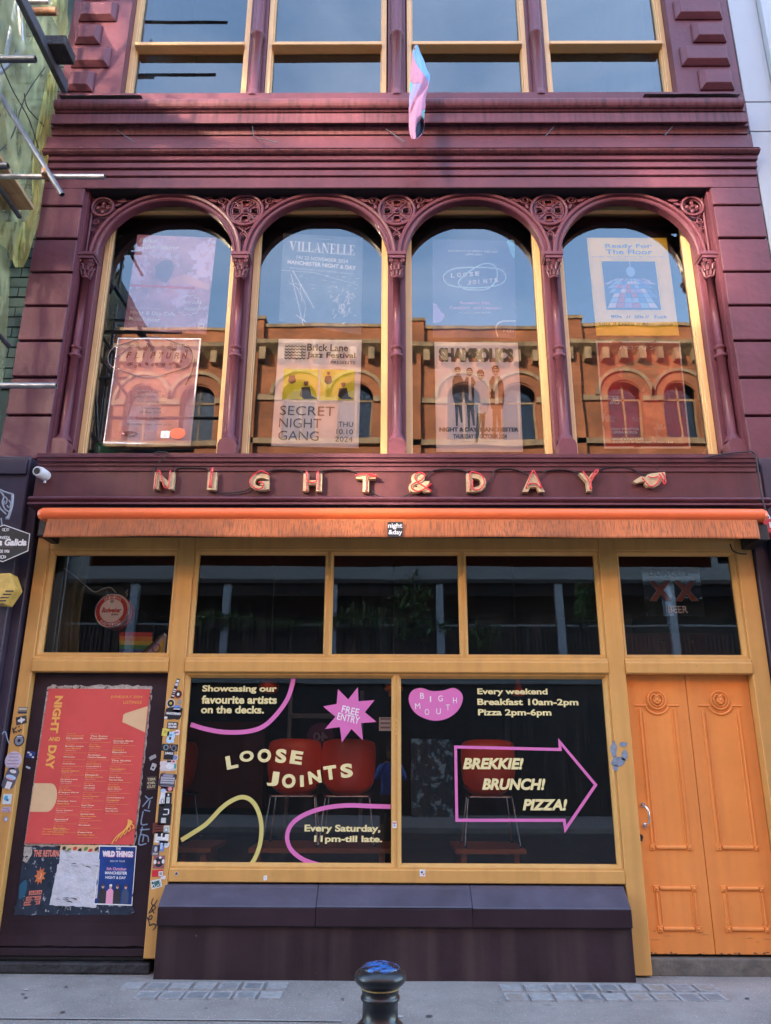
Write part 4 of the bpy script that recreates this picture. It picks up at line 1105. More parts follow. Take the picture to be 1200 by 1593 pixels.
# debris netting
def netmat(name, col, alpha):
    m = bpy.data.materials.new(name); m.use_nodes = True; nt = m.node_tree; N = nt.nodes; L = nt.links; N.remove(N['Principled BSDF'])
    tr = N.new('ShaderNodeBsdfTransparent'); df = N.new('ShaderNodeBsdfDiffuse'); tl = N.new('ShaderNodeBsdfTranslucent')
    geo = N.new('ShaderNodeNewGeometry')
    n = N.new('ShaderNodeTexNoise'); n.inputs['Scale'].default_value = 2.5; n.inputs['Detail'].default_value = 7; L.new(geo.outputs['Position'], n.inputs['Vector'])
    mr = N.new('ShaderNodeMapRange'); mr.inputs[1].default_value = .3; mr.inputs[2].default_value = .7; mr.inputs[3].default_value = .7; mr.inputs[4].default_value = 1.3; L.new(n.outputs[0], mr.inputs[0])
    vm = N.new('ShaderNodeVectorMath'); vm.operation = 'SCALE'; vm.inputs[0].default_value = col; L.new(mr.outputs[0], vm.inputs['Scale'])
    L.new(vm.outputs[0], df.inputs[0]); L.new(vm.outputs[0], tl.inputs[0])
    a = N.new('ShaderNodeMixShader'); a.inputs[0].default_value = .45; L.new(df.outputs[0], a.inputs[1]); L.new(tl.outputs[0], a.inputs[2])
    lw = N.new('ShaderNodeLayerWeight'); lw.inputs[0].default_value = .5
    ml = N.new('ShaderNodeMapRange'); ml.inputs[3].default_value = alpha; ml.inputs[4].default_value = min(1, alpha + .22); L.new(lw.outputs['Facing'], ml.inputs[0])
    c = N.new('ShaderNodeMixShader'); L.new(ml.outputs[0], c.inputs[0]); L.new(tr.outputs[0], c.inputs[1]); L.new(a.outputs[0], c.inputs[2]); L.new(c.outputs[0], N['Material Output'].inputs[0])
    return m
net_y = netmat('yellow debris net', (0.56, 0.54, 0.24), .45)
net_g = netmat('pale green debris net', (0.46, 0.48, 0.27), .42)
net_k = netmat('bunched yellow net', (0.58, 0.53, 0.20), .66)
def net(name, rows, X, m, label, fold=.05, fq=5.0, n=70, seed=0):
    """rows: (py, left px, right px); cloth hanging in the plane x=X with folds"""
    rr = smooth2([tuple(map(float, r_)) for r_ in rows], 9); b = B(); vs = []; fs = []
    for j, (py, l, r_) in enumerate(rr):
        for i in range(n + 1):
            px = l + (r_ - l) * i / n; p = atx(px, py, X)
            f = noise.noise(Vector((p.y * fq, p.z * fq * .22 + seed, 7))) * fold + noise.noise(Vector((p.y * fq * 3, p.z * fq * .8, seed))) * fold * .35 + noise.noise(Vector((p.y * 5 + p.z * 2.2, p.z * 2 - p.y * 2, seed))) * fold * .8
            p = atx(px, py, X + f)
            if p.y > -.06: p = at(px, py, -.06 + .5 * min(0, f))
            vs.append(p)
    for j in range(len(rr) - 1):
        for i in range(n): a = j * (n + 1) + i; fs.append((a, a + 1, a + n + 2, a + n + 1))
    b.add(vs, fs, m, True); o = b.build(name); return tag(o, label, 'netting')
net('debris_netting', [(-60, -120, 107), (0, -120, 106), (40, -120, 104), (70, -120, 98), (98, -120, 90), (150, -120, 88), (200, -120, 82), (250, -120, 74), (300, -120, 66), (345, -120, 60)], -3.86, net_g, 'large pale green debris net closing the end of the scaffold', .10, 3)
net('debris_netting', [(96, 84, 89), (120, 74, 90), (170, 64, 88), (220, 54, 80), (270, 50, 72), (320, 50, 64), (350, 36, 60), (372, 26, 52), (400, 20, 44), (416, 24, 36)], -3.80, net_k, 'bright yellow bunched tail of netting hanging beside the cornice', .09, 7, seed=4)
net('debris_netting', [(345, -40, 42), (360, -40, 40), (385, 8, 38), (405, 16, 36)], -3.83, net_y, 'yellow gathered net swag under the scaffold boards', .09, 6, seed=2)
net('debris_netting', [(345, -80, 12), (400, -80, 16), (470, -80, 14), (520, -80, 11), (570, -80, 8), (600, -80, 3), (625, -80, -6)], -3.9, net_g, 'grey green net hanging below the swag at the far left', .10, 5, seed=9)
net('debris_netting', [(-60, 40, 85), (0, 60, 100), (30, 84, 106), (60, 96, 106)], -3.82, net_y, 'thin yellow net strip along the dark scaffold beam', .05, 8, seed=5)
b = B()
for k, (pp) in enumerate((((0, 95), (20, 140), (45, 185), (60, 230)), ((38, 145), (42, 165), (55, 182), (82, 210)), ((0, 235), (20, 210), (40, 150), (70, 105)))):
    b = B(); b.tube(smooth2([tuple(atx(x, y, -3.79)) for x, y in pp], 6), .006, black, n=5)
    tag(b.build('rope'), ('thin dark rope crossing the upper part of the netting', 'dark cord looping over the bright yellow netting', 'tie cord running up beside the white scaffold pole')[k], 'rope')

# ================================================================== AWNING
AW = thing('awning', (0, -.2, 3.7), 'rolled orange awning cassette with faded streaky valance above the shopfront', 'awning')
b = B(); pr = []
for a in range(13):
    t = math.pi * 1.15 * a / 12 - .25; pr.append((-.395 - .062 * math.sin(t), 3.563 - .056 * math.cos(t)))
pr = [(-.30, 3.51)] + pr + [(-.30, 3.63)]
b.sweepx(pr, -3.03, 3.10, awn_tube)
b.build('cassette', AW, bevel=.008, seg=2)
for x0, x1, sg in ((-3.065, -3.03, -1), (3.10, 3.135, 1)):
    b = B(); xx = (x0, x1) if sg > 0 else (x1, x0)
    sm = [(-.38 + (p[0] + .38) * .72, 3.567 + (p[1] - 3.567) * .72) for p in pr]; n = len(pr)
    vs = [(xx[0], *p) for p in pr] + [(xx[1], *p) for p in sm]
    f = [(i, i + n, (i + 1) % n + n, (i + 1) % n) for i in range(n)] + [tuple(range(n, 2 * n))]
    if sg > 0: f = [t[::-1] for t in f]
    b.add(vs, f, awn_tube); b.build('end_cap', AW)
b = B(); nx, nz = 150, 8; vs = []
for j in range(nz + 1):
    for i in range(nx + 1):
        u = i / nx; x = -2.985 + 6.02 * u; v = j / nz
        sag = .012 * noise.noise(Vector((x * .8, 5, 0))) * v
        y = -.428 - .020 * v + v * (.022 * noise.noise(Vector((x * 1.3, 0, 0))) + .009 * noise.noise(Vector((x * 6, v, 0))))
        vs.append((x + (.012 * (1 - v) if i == 0 else 0), y, 3.522 - .172 * v + sag))
b.add(vs, [(j * (nx + 1) + i, (j + 1) * (nx + 1) + i, (j + 1) * (nx + 1) + i + 1, j * (nx + 1) + i + 1) for j in range(nz) for i in range(nx)], awn_cloth, True)
val = b.build('valance', AW); md = val.modifiers.new('cloth', 'SOLIDIFY'); md.thickness = .004
b = B(); b.box(-2.98, 3.03, -.30, -.03, 3.60, 3.66, soffit_m); b.build('housing', AW)
# little square badge on the valance
b = B(); l, bt, r_, tp = rect_of(603, 812, 627, 835, -.462)
b.box(l, r_, -.4625, -.4605, bt, tp, flat('badge black', (0.03, 0.03, 0.03), .6)); hh = (tp - bt) / 2
wt = flat('print white', (0.78, 0.78, 0.76), .6)
for s_, z0, z1, xa, xb in (('night', bt + hh, tp - .01, l + .005, r_ - .004), ('&day', bt + .008, bt + hh - .004, l + .008, r_ - .005)):
    b.mapped(fit(txt2d(s_, .03), xa, z0, xb, z1), lambda u, v: (u, -.4635, v), wt)
b.build('badge', AW)
b = B(); b.box(3.06, 3.16, -.35, -.02, 3.36, 3.50, black); b.build('end_bracket', AW, bevel=.006)
b = B(); b.box(-3.10, -3.03, -.30, -.02, 3.40, 3.62, black); b.build('end_bracket', AW, bevel=.006)
b = B(); b.tube(smooth2([tuple(at(x, y, -.05)) for x, y in ((1136, 846), (1140, 856), (1150, 861), (1162, 862))], 5), .006, black, n=6)
tag(b.build('cable'), 'short black cable drooping under the right end of the awning', 'cable')

# ================================================================== FASCIA LETTERS
SG = thing('neon_sign', (0, -.2, 3.9), 'spaced cream sign letters reading NIGHT & DAY with red neon tubes and a pointing hand', 'sign')
LET = [('N', 240, 271, 735, 761, [(.1, 0.05), (.12, .92), (.28, 1.0), (.50, .25), (.62, .05), (.78, .1), (.80, 1.05)]),
       ('I', 323, 337, 735, 762, [(.3, .15), (.42, 1.1), (.58, 1.12), (.45, .15)]),
       ('G', 388, 419, 737, 763, [(.95, .95), (.55, 1.12), (.12, .75), (.10, .3), (.45, .05), (.72, .15), (.70, .45), (.5, .45)]),
       ('H', 472, 501, 737, 764, [(.2, .05), (.16, 1.0), (.22, 1.0), (.3, .5), (.72, .52), (.75, 1.0), (.82, 1.0), (.80, .1)]),
       ('T', 554, 585, 738, 765, [(.02, .92), (.5, .98), (.95, .92), (.95, .84), (.55, .84), (.5, .05)]),
       ('&', 636, 672, 736, 766, [(.95, .05), (.35, .55), (.28, .85), (.5, 1.0), (.7, .85), (.55, .6), (.2, .4), (.12, .2), (.4, .02), (.75, .2), (.95, .4)]),
       ('D', 726, 757, 737, 765, [(.15, .1), (.17, 1.0), (.6, .98), (.85, .7), (.85, .35), (.6, .08), (.3, .12), (.3, .6)]),
       ('A', 812, 847, 737, 765, [(.18, .2), (.45, 1.02), (.58, 1.05), (.85, .15), (.62, .4), (.35, .4)]),
       ('Y', 902, 931, 736, 764, [(.2, 1.05), (.5, .45), (.5, .1), (.58, .12), (.58, .5), (1.0, 1.08), (.88, 1.1), (.6, .7)])]
for ch, x0, x1, y0, y1, nt_ in LET:
    l, bt, r_, tp = rect_of(x0, y0, x1, y1, -.255)
    b = B(); extr(b, fit(txt2d(ch, .055), l, bt, r_, tp), lambda u, v: (u, v), -.258, -.206, letter_m)
    Lo = b.build('letter', SG); W_, H_ = r_ - l, tp - bt
    b = B(); b.tube([(l + u * W_, -.275, bt + v * H_) for u, v in (smooth2(nt_, 3))], .0062, neon_m, n=8)
    for u, v in (nt_[0], nt_[-1]): b.tube([(l + u * W_, -.275, bt + v * H_), (l + u * W_, -.22, bt + v * H_)], .007, neon_m, n=6)
    b.build('neon_tube', Lo)
hand = [(985, 749), (997, 741), (1004, 742), (1008, 738), (1016, 736), (1027, 735), (1035, 734), (1036, 744), (1030, 748), (1027, 753), (1018, 758), (1008, 757), (1003, 753), (1004, 749), (997, 750), (990, 752)]
b = B(); P = [at(x, y, -.25) for x, y in hand]
b.prism([(p.x, p.z) for p in P], -.252, -.206, letter_m); Ho = b.build('pointing_hand', SG, bevel=.003)
b = B()
for pp in (((999, 743), (1006, 751), (1011, 756), (1019, 755), (1025, 748), (1028, 739)), ((1008, 741), (1016, 743), (1024, 741)), ((1030, 735), (1034, 741), (1036, 750), (1033, 753), (1031, 746), (1026, 737))):
    b.tube(smooth2([tuple(at(x, y, -.27)) for x, y in pp], 4), .006, neon_m, n=8)
b.build('neon_tube', Ho)
b = B()
for pp in (((243, 722), (240, 734), (245, 740)), ((269, 739), (276, 729), (288, 728), (320, 729), (326, 737)), ((333, 760), (345, 767), (380, 764), (391, 757)), ((410, 738), (428, 731), (465, 732), (473, 738)), ((498, 738), (505, 732), (540, 731), (556, 736)), ((576, 762), (590, 772), (610, 774)), ((608, 774), (630, 772), (645, 763)), ((660, 745), (676, 732), (708, 730), (726, 734), (730, 740)), ((756, 756), (764, 745), (772, 731), (800, 730), (822, 739)), ((842, 744), (850, 733), (880, 731), (905, 738)), ((926, 742), (938, 729), (975, 727), (1000, 738), (1012, 736)), ((1000, 707), (1018, 716), (1024, 730))):
    b.tube(smooth2([tuple(at(x, y, -.225)) for x, y in pp], 5), .006, black, n=6)
b.build('neon_cable', SG)
b = B(); b.tube(smooth2([tuple(at(x, y, -.31)) for x, y in ((1098, 712), (1130, 706), (1160, 703), (1174, 706), (1180, 735), (1184, 765), (1190, 790), (1196, 806))], 6), .007, black, n=6)
tag(b.build('cable'), 'long black cable from the window sill down to the red alarm box', 'cable')
b = B(); b.tube(smooth2([tuple(at(x, y, -.31)) for x, y in ((238, 706), (248, 703), (262, 706), (245, 722))], 6), .006, black, n=6)
tag(b.build('cable'), 'short black cable curling over the sill above the letter N', 'cable')

# ================================================================== TOP FLAG
fl = B()
rows = [(70, 646, 650), (80, 642, 654), (95, 640, 660), (108, 639, 665), (118, 638, 669), (128, 638.5, 668), (138, 637.5, 666.5), (150, 637, 663), (165, 636.5, 662), (180, 636, 660.5), (195, 636.5, 660), (206, 637, 658), (213, 639, 653), (216, 641, 648)]
fb = flat('flag light blue', (0.17, 0.37, 0.60), .8); fp = flat('flag pink', (0.44, 0.22, 0.34), .8); fv = flat('flag lilac', (0.30, 0.30, 0.62), .8); ft = flat('flag teal', (0.10, 0.42, 0.42), .8); fn = flat('flag hollow shade', (0.012, 0.02, 0.05), .8)
rr = smooth2([tuple(map(float, r_)) for r_ in rows], 5); n = 30; vs = []
for j, (py, l, r_) in enumerate(rr):
    for i in range(n + 1):
        u = i / n; px = l + (r_ - l) * u
        y = -.44 - .06 * math.sin(math.pi * u)
        f = u * 3.1 + (py - 70) * .011; y += .030 * abs((f % 1) - .5) * (1 if py > 85 else .3)          # sharp gathered pleats
        y += .018 * noise.noise(Vector((u * 4, py * .03, 3)))
        d = (py - 118) - 70 * (1 - u); y += .035 * math.exp(-(d / 9) ** 2)                                # diagonal crease
        e = ((u - .74) / .30) ** 2 + ((py - 199) / 17) ** 2
        if e < 1: y += .07 * (1 - e) ** .5                                                             # hollow of the rolled hem
        vs.append(at(px + 1.0 * noise.noise(Vector((py * .08, i, 0))) * (1 if i in (0, n) else 0), py, y))
bands = {}
for j in range(len(rr) - 1):
    for i in range(n):
        py = rr[j][0]; u = (i + .5) / n; a = j * (n + 1) + i; f = (a, a + n + 1, a + n + 2, a + 1)
        e = ((u - .74) / .27) ** 2 + ((py - 200) / 14) ** 2
        if e < 1: m_ = fn  # shade inside the open hem, painted in as near black
        elif py > 168 and u > .88 and py < 186: m_ = ft
        elif py - 52 * u < 78: m_ = fb
        elif u < .10 and 126 < py < 142: m_ = ft
        elif 128 < py and py + 62 * u < 168: m_ = fv
        else: m_ = fp
        bands.setdefault(m_.name, (m_, []))[1].append(f)
for m_, ff in bands.values(): fl.add(vs, ff, m_, True)
fo = fl.build('flag'); tag(fo, 'furled pink and light blue pride flag hanging in front of the top windows', 'flag')
md = fo.modifiers.new('cloth', 'SOLIDIFY'); md.thickness = .004
b = B(); p = at(646, 74, -.49); b.tube([p, (p.x - .02, .10, p.z - .25)], .010, wood, n=8); tag(b.build('flag_pole'), 'thin wooden stick holding the furled flag out from the window', 'pole')

# ================================================================== POSTERS IN THE FIRST FLOOR WINDOWS
def pm(name, c, **k): return mat('print ' + name, c, k.pop('rough', .55), var=k.pop('var', .04), vscale=k.pop('vscale', 12), bump=0, **k)
P_WHITE, P_BLACK = pm('white', (.90, .89, .90)), pm('black', (.03, .03, .035))
P_RED, P_YEL, P_BLUE, P_PINK = pm('red', (.55, .06, .05)), pm('yellow', (.80, .78, .06)), pm('steel blue', (.16, .28, .40)), pm('pink', (.80, .35, .50))
P_GREY = pm('grey', (.35, .35, .38))
class Poster:
    def __init__(s, name, q, Y, m, label, cat='poster', group=None, wav=.004, seed=0, px=True, nu=14, nv=18, tears=None, nosheet=False):
        s.Y = Y; s.q = [at(*c, Y) for c in q] if px else [Vector((c[0], Y, c[1])) for c in q]
        s.w, s.seed = wav, seed
        b = B(); vs = []
        for j in range(nv + 1):
            for i in range(nu + 1):
                u, v = i / nu, j / nv
                if tears and (i in (0, nu) or j in (0, nv)):
                    u += (tears * noise.noise(Vector((v * 9, seed, i)))) * (1 if i in (0, nu) else 0); v += (tears * noise.noise(Vector((u * 9, seed + 3, j)))) * (1 if j in (0, nv) else 0)
                vs.append(s.at(u, v, 0))
        b.add(vs, [(j * (nu + 1) + i, (j + 1) * (nu + 1) + i, (j + 1) * (nu + 1) + i + 1, j * (nu + 1) + i + 1) for j in range(nv) for i in range(nu)], m, True)
        s.o = b.build(name)
        tag(s.o, label, cat, group)
        s.b = B(); s.k = 0
    def at(s, u, v, lift):
        TL, TR, BR, BL = s.q
        p = TL * (1 - u) * (1 - v) + TR * u * (1 - v) + BR * u * v + BL * (1 - u) * v
        p = p.copy(); p.y = s.Y + s.w * (noise.noise(Vector((u * 2.2, v * 3.1, s.seed))) + .4 * noise.noise(Vector((u * 6, v * 7, s.seed + 5)))) - lift
        return p
    def pr(s, tri, m, lift=None):
        s.k += 1; L_ = lift if lift else .0012 + s.k * .00006
        vs, fs = tri
        # keep long polygons on the wavy sheet
        s.b.add([s.at(a, c, L_) for a, c in vs], fs, m)
    def text(s, body, x0, y0, x1, y1, m, bold=.0, shear=0, flipv=True):
        """x0,y0 top left; x1,y1 bottom right in poster units, v down"""
        tri = fit(txt2d(body, bold, shear), x0, -y1, x1, -y0)
        s.pr(([(a, -c) for a, c in tri[0]], tri[1]), m)
    def vtri(s, tri): return ([(a, -c) for a, c in tri[0]], tri[1])
    def line(s, pts, wd, m, closed=False): s.pr(stroke2d(pts, wd, closed), m)
    def rect(s, x0, y0, x1, y1, m, n=6):
        vs = []; 
        for j in range(n + 1):
            for i in range(n + 1): vs.append((x0 + (x1 - x0) * i / n, y0 + (y1 - y0) * j / n))
        s.pr((vs, [(j * (n + 1) + i, (j + 1) * (n + 1) + i, (j + 1) * (n + 1) + i + 1, j * (n + 1) + i + 1) for j in range(n) for i in range(n)]), m)
    def ell(s, cx, cy, rx, ry, m, n=24): s.pr(circ2d(cx, cy, rx, ry, n), m)
    def done(s): s.b.build('print', s.o)
YP = .338
GP = 'posters hung inside the first floor windows'
paper_w = mat('poster paper', (.88, .86, .90), .6, var=.05, vscale=3, bump=.1, bscale=8)
cloudy = mat('pink cloudy print', (.50, .30, .40), .6, var=.35, vscale=4, bump=0, spots=((.62, .50, .68), .52, 3.5))
lilac = mat('lilac print', (.80, .52, .60), .6, var=.12, vscale=3, bump=0, spots=((.78, .62, .80), .53, 2.5))
slate = mat('slate print', (.085, .12, .16), .6, var=.3, vscale=5, bump=0, spots=((.12, .16, .20), .6, 6))
navy = mat('navy print', (.07, .09, .19), .6, var=.1, vscale=3, bump=0)
lemon = mat('lemon print', (.95, .80, .06), .6, var=.06, vscale=3, bump=0)
blood = mat('dark red smoky print', (.48, .05, .04), .6, var=.45, vscale=4, bump=0, spots=((.60, .30, .27), .58, 3.0))
# 1 top
p = Poster('poster', [(214, 365), (337, 370), (321, 520), (192, 513)], YP, cloudy, 'pink and lilac cloudy poster headed False Advertising, upper left window', group=GP, seed=1)
p.text('False', .03, .035, .26, .085, P_WHITE, .02, .25); p.text('Advertising', .03, .10, .55, .165, P_WHITE, .02, .25)
p.text('Free special guests', .03, .18, .3, .195, P_WHITE)
pk = pm('pink flesh', (.62, .38, .40)); dk = pm('dusty mauve', (.22, .16, .24))
p.pr(poly2d([(.28, .33), (.36, .27), (.47, .26), (.52, .33), (.50, .42), (.44, .50), (.36, .48), (.30, .43)]), dk); p.pr(poly2d([(.33, .36), (.40, .33), (.47, .37), (.46, .44), (.42, .49), (.36, .46)]), pk)
p.pr(poly2d([(.48, .46), (.66, .40), (.98, .50), (.98, .56), (.7, .5), (.5, .52)]), pk); p.rect(.0, .53, .80, .555, P_RED)
p.line([(.60 + .155 * math.cos(2 * math.pi * k / 24) * (1.0 if k % 2 else .84) + .15, .72 + .11 * math.sin(2 * math.pi * k / 24) * (1.0 if k % 2 else .84)) for k in range(24)], .006, P_WHITE, True)
p.text('Just add', .66, .665, .90, .715, P_WHITE, 0, .3); p.text('water!', .70, .725, .88, .775, P_WHITE, 0, .3)
p.text('Wednesday 13th November', .05, .765, .42, .785, P_WHITE); p.text('Night & Day Cafe,', .05, .80, .62, .85, P_WHITE, .02); p.text('Manchester', .05, .86, .43, .905, P_WHITE, .02)
p.text('Tickets available from the venue', .05, .93, .3, .95, P_WHITE); p.text('Doors 7.30pm', .45, .93, .7, .945, P_WHITE); p.line([(.90, .90), (.96, .90), (.96, .94), (.90, .94)], .012, P_WHITE, True); p.done()
# 1 bottom
p = Poster('poster', [(184, 526), (314, 527), (297, 694), (161, 691)], YP, lilac, 'pale pink poster with red italic name Flipturn inside a scribbled oval, lower left window', group=GP, seed=2, wav=.006)
fr = pm('floral red', (.40, .10, .10)); tw = pm('twig brown', (.16, .11, .12))
for t_, a in (('FLIPTURN', 0),):
    for k, c in enumerate(t_): p.text(c, .13 + k * .094, .135, .13 + k * .094 + (.02 if c == 'I' else .06), .195, fr, .02, .2)
rnd = random.Random(5)
for k in range(42):
    x = .12 + .74 * rnd.random(); y = rnd.choice((.07, .10, .24, .27)) + rnd.uniform(-.018, .018)
    for q in range(5): a = q * 1.257 + k; p.pr(circ2d(x + .014 * math.cos(a), y + .010 * math.sin(a), .007, .005, 6), fr if k % 3 else tw)
sc = [(.42 + .50 * math.cos(a) , .19 + .185 * math.sin(a) + .012 * math.sin(5 * a)) for a in [2 * math.pi * k / 40 for k in range(40)]]
p.line(sc, .010, tw, True); p.line([(.95, .2), (.93, .33), (.87, .45)], .012, tw); p.line([(-.01, .22), (.10, .14), (.2, .07)], .010, tw)
p.text('Night & Day', .34, .50, .60, .535, tw, 0, .15); p.text('Manchester UK', .29, .54, .66, .57, tw)
for k, (s_, y) in enumerate((('with special guests', .60), ('Thursday', .66), ('10 Nov 2024', .695), ('doors 7.30pm', .75), ('nightandday tickets / venue events', .805))): p.text(s_, .38 - .05 * (k in (0, 3)) - .14 * (k == 4), y, .62 + .05 * (k in (0, 3)) + .14 * (k == 4), y + .022, tw)
p.ell(.28, .905, .11, .022, fr); p.ell(.28, .905, .07, .012, P_WHITE); p.ell(.84, .895, .09, .05, pm('orange red', (.7, .12, .05))); p.rect(.65, .875, .75, .94, P_WHITE, 2); p.text('at', .68, .88, .72, .93, P_GREY)
p.line([(.01, .01), (.99, .01), (.99, .99), (.01, .99)], .012, P_WHITE, True); p.done()
# 2 top
p = Poster('poster', [(441, 363), (565, 370), (562, 521), (434, 500)], YP, slate, 'dark slate poster headed VILLANELLE in white serif capitals, second window', group=GP, seed=3)
tri = serif2d('VILLANELLE'); tri = fit(tri, .08, -.195, .90, -.085); p.pr(([(a, -c) for a, c in tri[0]], tri[1]), P_WHITE)
p.text('an evening with', .40, .035, .60, .045, P_WHITE)
p.text('FRI 22 NOVEMBER 2024', .18, .245, .82, .285, P_WHITE, .01); p.text('MANCHESTER NIGHT & DAY', .07, .305, .92, .35, P_WHITE, .035); p.text('SEETICKETS.COM / TICKETMASTER / GIGANTIC', .1, .385, .9, .40, P_WHITE)
p.line([(.12, .46), (.26, .88), (.30, 1.0)], .010, P_WHITE); p.line([(.14, .42), (.42, .80)], .012, P_WHITE); p.line([(.10, .56), (.20, .6), (.32, .78), (.30, .95)], .006, P_WHITE); p.line([(.20, .90), (.33, .96)], .012, P_WHITE); p.line([(.0, .43), (.4, .42), (.95, .50)], .004, P_WHITE); p.line([(.17, .56), (.24, .57), (.27, .75)], .006, P_WHITE)
rnd = random.Random(8)
for k in range(40):
    x = .78 + rnd.gauss(0, .06); y = .70 + rnd.gauss(0, .08); p.line([(x, y), (x + rnd.uniform(-.03, .03), y + rnd.uniform(-.03, .03)), (x + rnd.uniform(-.04, .04), y + rnd.uniform(0, .05))], .007, P_WHITE)
for k in range(26):
    x = rnd.uniform(.1, .95); y = rnd.uniform(.42, .62); p.line([(x, y), (x + rnd.uniform(.01, .06), y + rnd.uniform(-.006, .006))], .004, P_WHITE)
p.done()
# 2 bottom
p = Poster('poster', [(434, 527), (563, 529), (558, 697), (422, 694)], YP, paper_w, 'white poster with two yellow photo panels and the words SECRET NIGHT GANG', group=GP, seed=4)
dg = pm('dark grey type', (.05, .05, .06))
for r_ in range(5):
    for c in range(6): p.ell(.105 + c * .042, .065 + r_ * .029, .021, .016, dg, 12); p.ell(.105 + c * .042, .060 + r_ * .029, .017, .010, P_WHITE, 10)
p.text('Brick Lane', .35, .045, .84, .115, dg, .02); p.text('Jazz Festival', .35, .125, .93, .195, dg, .02); p.text('PRESENTS', .64, .205, .93, .235, dg)
p.rect(.09, .29, .50, .575, P_YEL); p.rect(.53, .29, .93, .575, P_YEL)
for x, y, s_, m_ in ((.19, .38, .9, 0), (.36, .50, 1.3, 1), (.62, .38, .9, 0), (.80, .50, 1.2, 1)):
    sk = pm('skin brown', (.22, .10, .05)); p.ell(x, y - .055 * s_, .020 * s_, .017 * s_, sk, 12); p.ell(x, y - .066 * s_, .024 * s_, .010 * s_, P_BLACK if m_ else sk, 12)
    p.pr(poly2d([(x - .04 * s_, y - .03 * s_), (x + .035 * s_, y - .035 * s_), (x + .055 * s_, y + .03 * s_), (x + (.11 if m_ else .03) * s_, y + .05 * s_), (x - .01 * s_, y + .055 * s_), (x - .05 * s_, y + .03 * s_)]), P_BLACK if m_ else pm('brown coat', (.16, .08, .04)))
for k, s_ in enumerate(('SECRET', 'NIGHT', 'GANG')): p.text(s_, .075, .635 + k * .113, (.71, .56, .54)[k], .72 + k * .113, dg, -.004)
for k, s_ in enumerate(('THU', '10.10', '2024')): p.text(s_, (.76, .74, .73)[k], .77 + k * .067, .93, .815 + k * .067, dg, -.002)
p.done()
# 3 top
p = Poster('poster', [(673, 372), (800, 375), (803, 526), (674, 525)], YP, navy, 'navy poster with looping outline logo reading LOOSE JOINTS, third window', group=GP, seed=5)
p.text('SATURDAYS AT NIGHT AND DAY', .19, .11, .80, .13, P_WHITE); p.text('10PM-3AM', .40, .145, .60, .165, P_WHITE)
mint = pm('pale mint', (.50, .75, .80)); p.line(smooth2([(.13, .39), (.25, .31), (.50, .29), (.80, .30), (.89, .38), (.82, .46), (.55, .50), (.22, .48)], 6, True), .012, mint, True); p.line(smooth2([(.33, .42), (.45, .33), (.62, .25), (.76, .27), (.78, .40), (.66, .51), (.42, .52), (.32, .47)], 6, True), .012, mint, True)
for k, c in enumerate('LOOSE'): p.text(c, .22 + k * .075, .355 - .006 * k, .27 + k * .075, .40 - .006 * k, P_WHITE, .03)
for k, c in enumerate('JOINTS'): p.text(c, .42 + k * .066, .425 - .006 * k, (.435 if c == 'I' else .465) + k * .066, .47 - .006 * k, P_WHITE, .03)
p.text('Rotating DJs,', .33, .64, .70, .675, pm('pale pink type', (.78, .45, .68)), .02); p.text('Cocktails and Dancing', .20, .69, .83, .725, pm('pale pink type', (1, 1, 1)), .02); p.text('ALWAYS FREE ENTRY', .32, .745, .71, .76, P_WHITE)
p.pr(poly2d(smooth2([(.0, .66), (.05, .68), (.09, .74), (.14, .78), (.10, .84), (.0, .86)], 4)), pm('lilac blob', (.42, .34, .66))); p.pr(poly2d(smooth2([(.91, .0), (1.0, .0), (1.0, .19), (.95, .12)], 4)), pm('cyan blob', (.20, .52, .66)))
p.line(smooth2([(1.0, .83), (.82, .84), (.76, .90), (.78, .99)], 5), .014, P_WHITE); p.text('N|D', .85, .92, .98, .95, P_WHITE, .01); p.done()
# 3 bottom
p = Poster('poster', [(676, 532), (806, 533), (814, 703), (679, 703)], YP, paper_w, 'white poster showing four standing musicians below the black heading SHAMBOLICS', group=GP, seed=6)
p.text('SHAMBOLICS', .05, .055, .94, .19, P_BLACK, .075)
sk = pm('pale skin', (.60, .38, .28))
def fig(x, y, s_, coat, legs, hair, shirt=None, lean=0):
    p.pr(poly2d([(x - .055 * s_, y + .34 * s_), (x + .045 * s_, y + .34 * s_), (x + .04 * s_ + lean, y + .60 * s_), (x + .015 * s_ + lean, y + .60 * s_), (x - .005 * s_, y + .42 * s_), (x - .03 * s_ + lean, y + .64 * s_), (x - .055 * s_ + lean, y + .64 * s_)]), legs)
    p.pr(poly2d([(x - .045 * s_, y + .08 * s_), (x + .045 * s_, y + .08 * s_), (x + .085 * s_, y + .14 * s_), (x + .09 * s_, y + .30 * s_), (x + .06 * s_, y + .38 * s_), (x - .065 * s_, y + .38 * s_), (x - .085 * s_, y + .28 * s_), (x - .08 * s_, y + .13 * s_)]), coat)
    if shirt: p.pr(poly2d([(x - .015 * s_, y + .08 * s_), (x + .018 * s_, y + .08 * s_), (x + .02 * s_, y + .34 * s_), (x - .022 * s_, y + .34 * s_)]), shirt)
    p.ell(x, y + .035 * s_, .036 * s_, .040 * s_, sk, 16); p.pr(poly2d([(x - .042 * s_, y + .05 * s_), (x - .045 * s_, y + .0), (x - .02 * s_, y - .02 * s_), (x + .025 * s_, y - .02 * s_), (x + .045 * s_, y + .005), (x + .042 * s_, y + .05 * s_), (x + .03 * s_, y + .015 * s_), (x - .03 * s_, y + .015 * s_)]), hair)
    p.rect(x - .028 * s_, y + .028 * s_, x - .004 * s_, y + .040 * s_, P_BLACK, 1); p.rect(x + .004 * s_, y + .028 * s_, x + .028 * s_, y + .040 * s_, P_BLACK, 1)
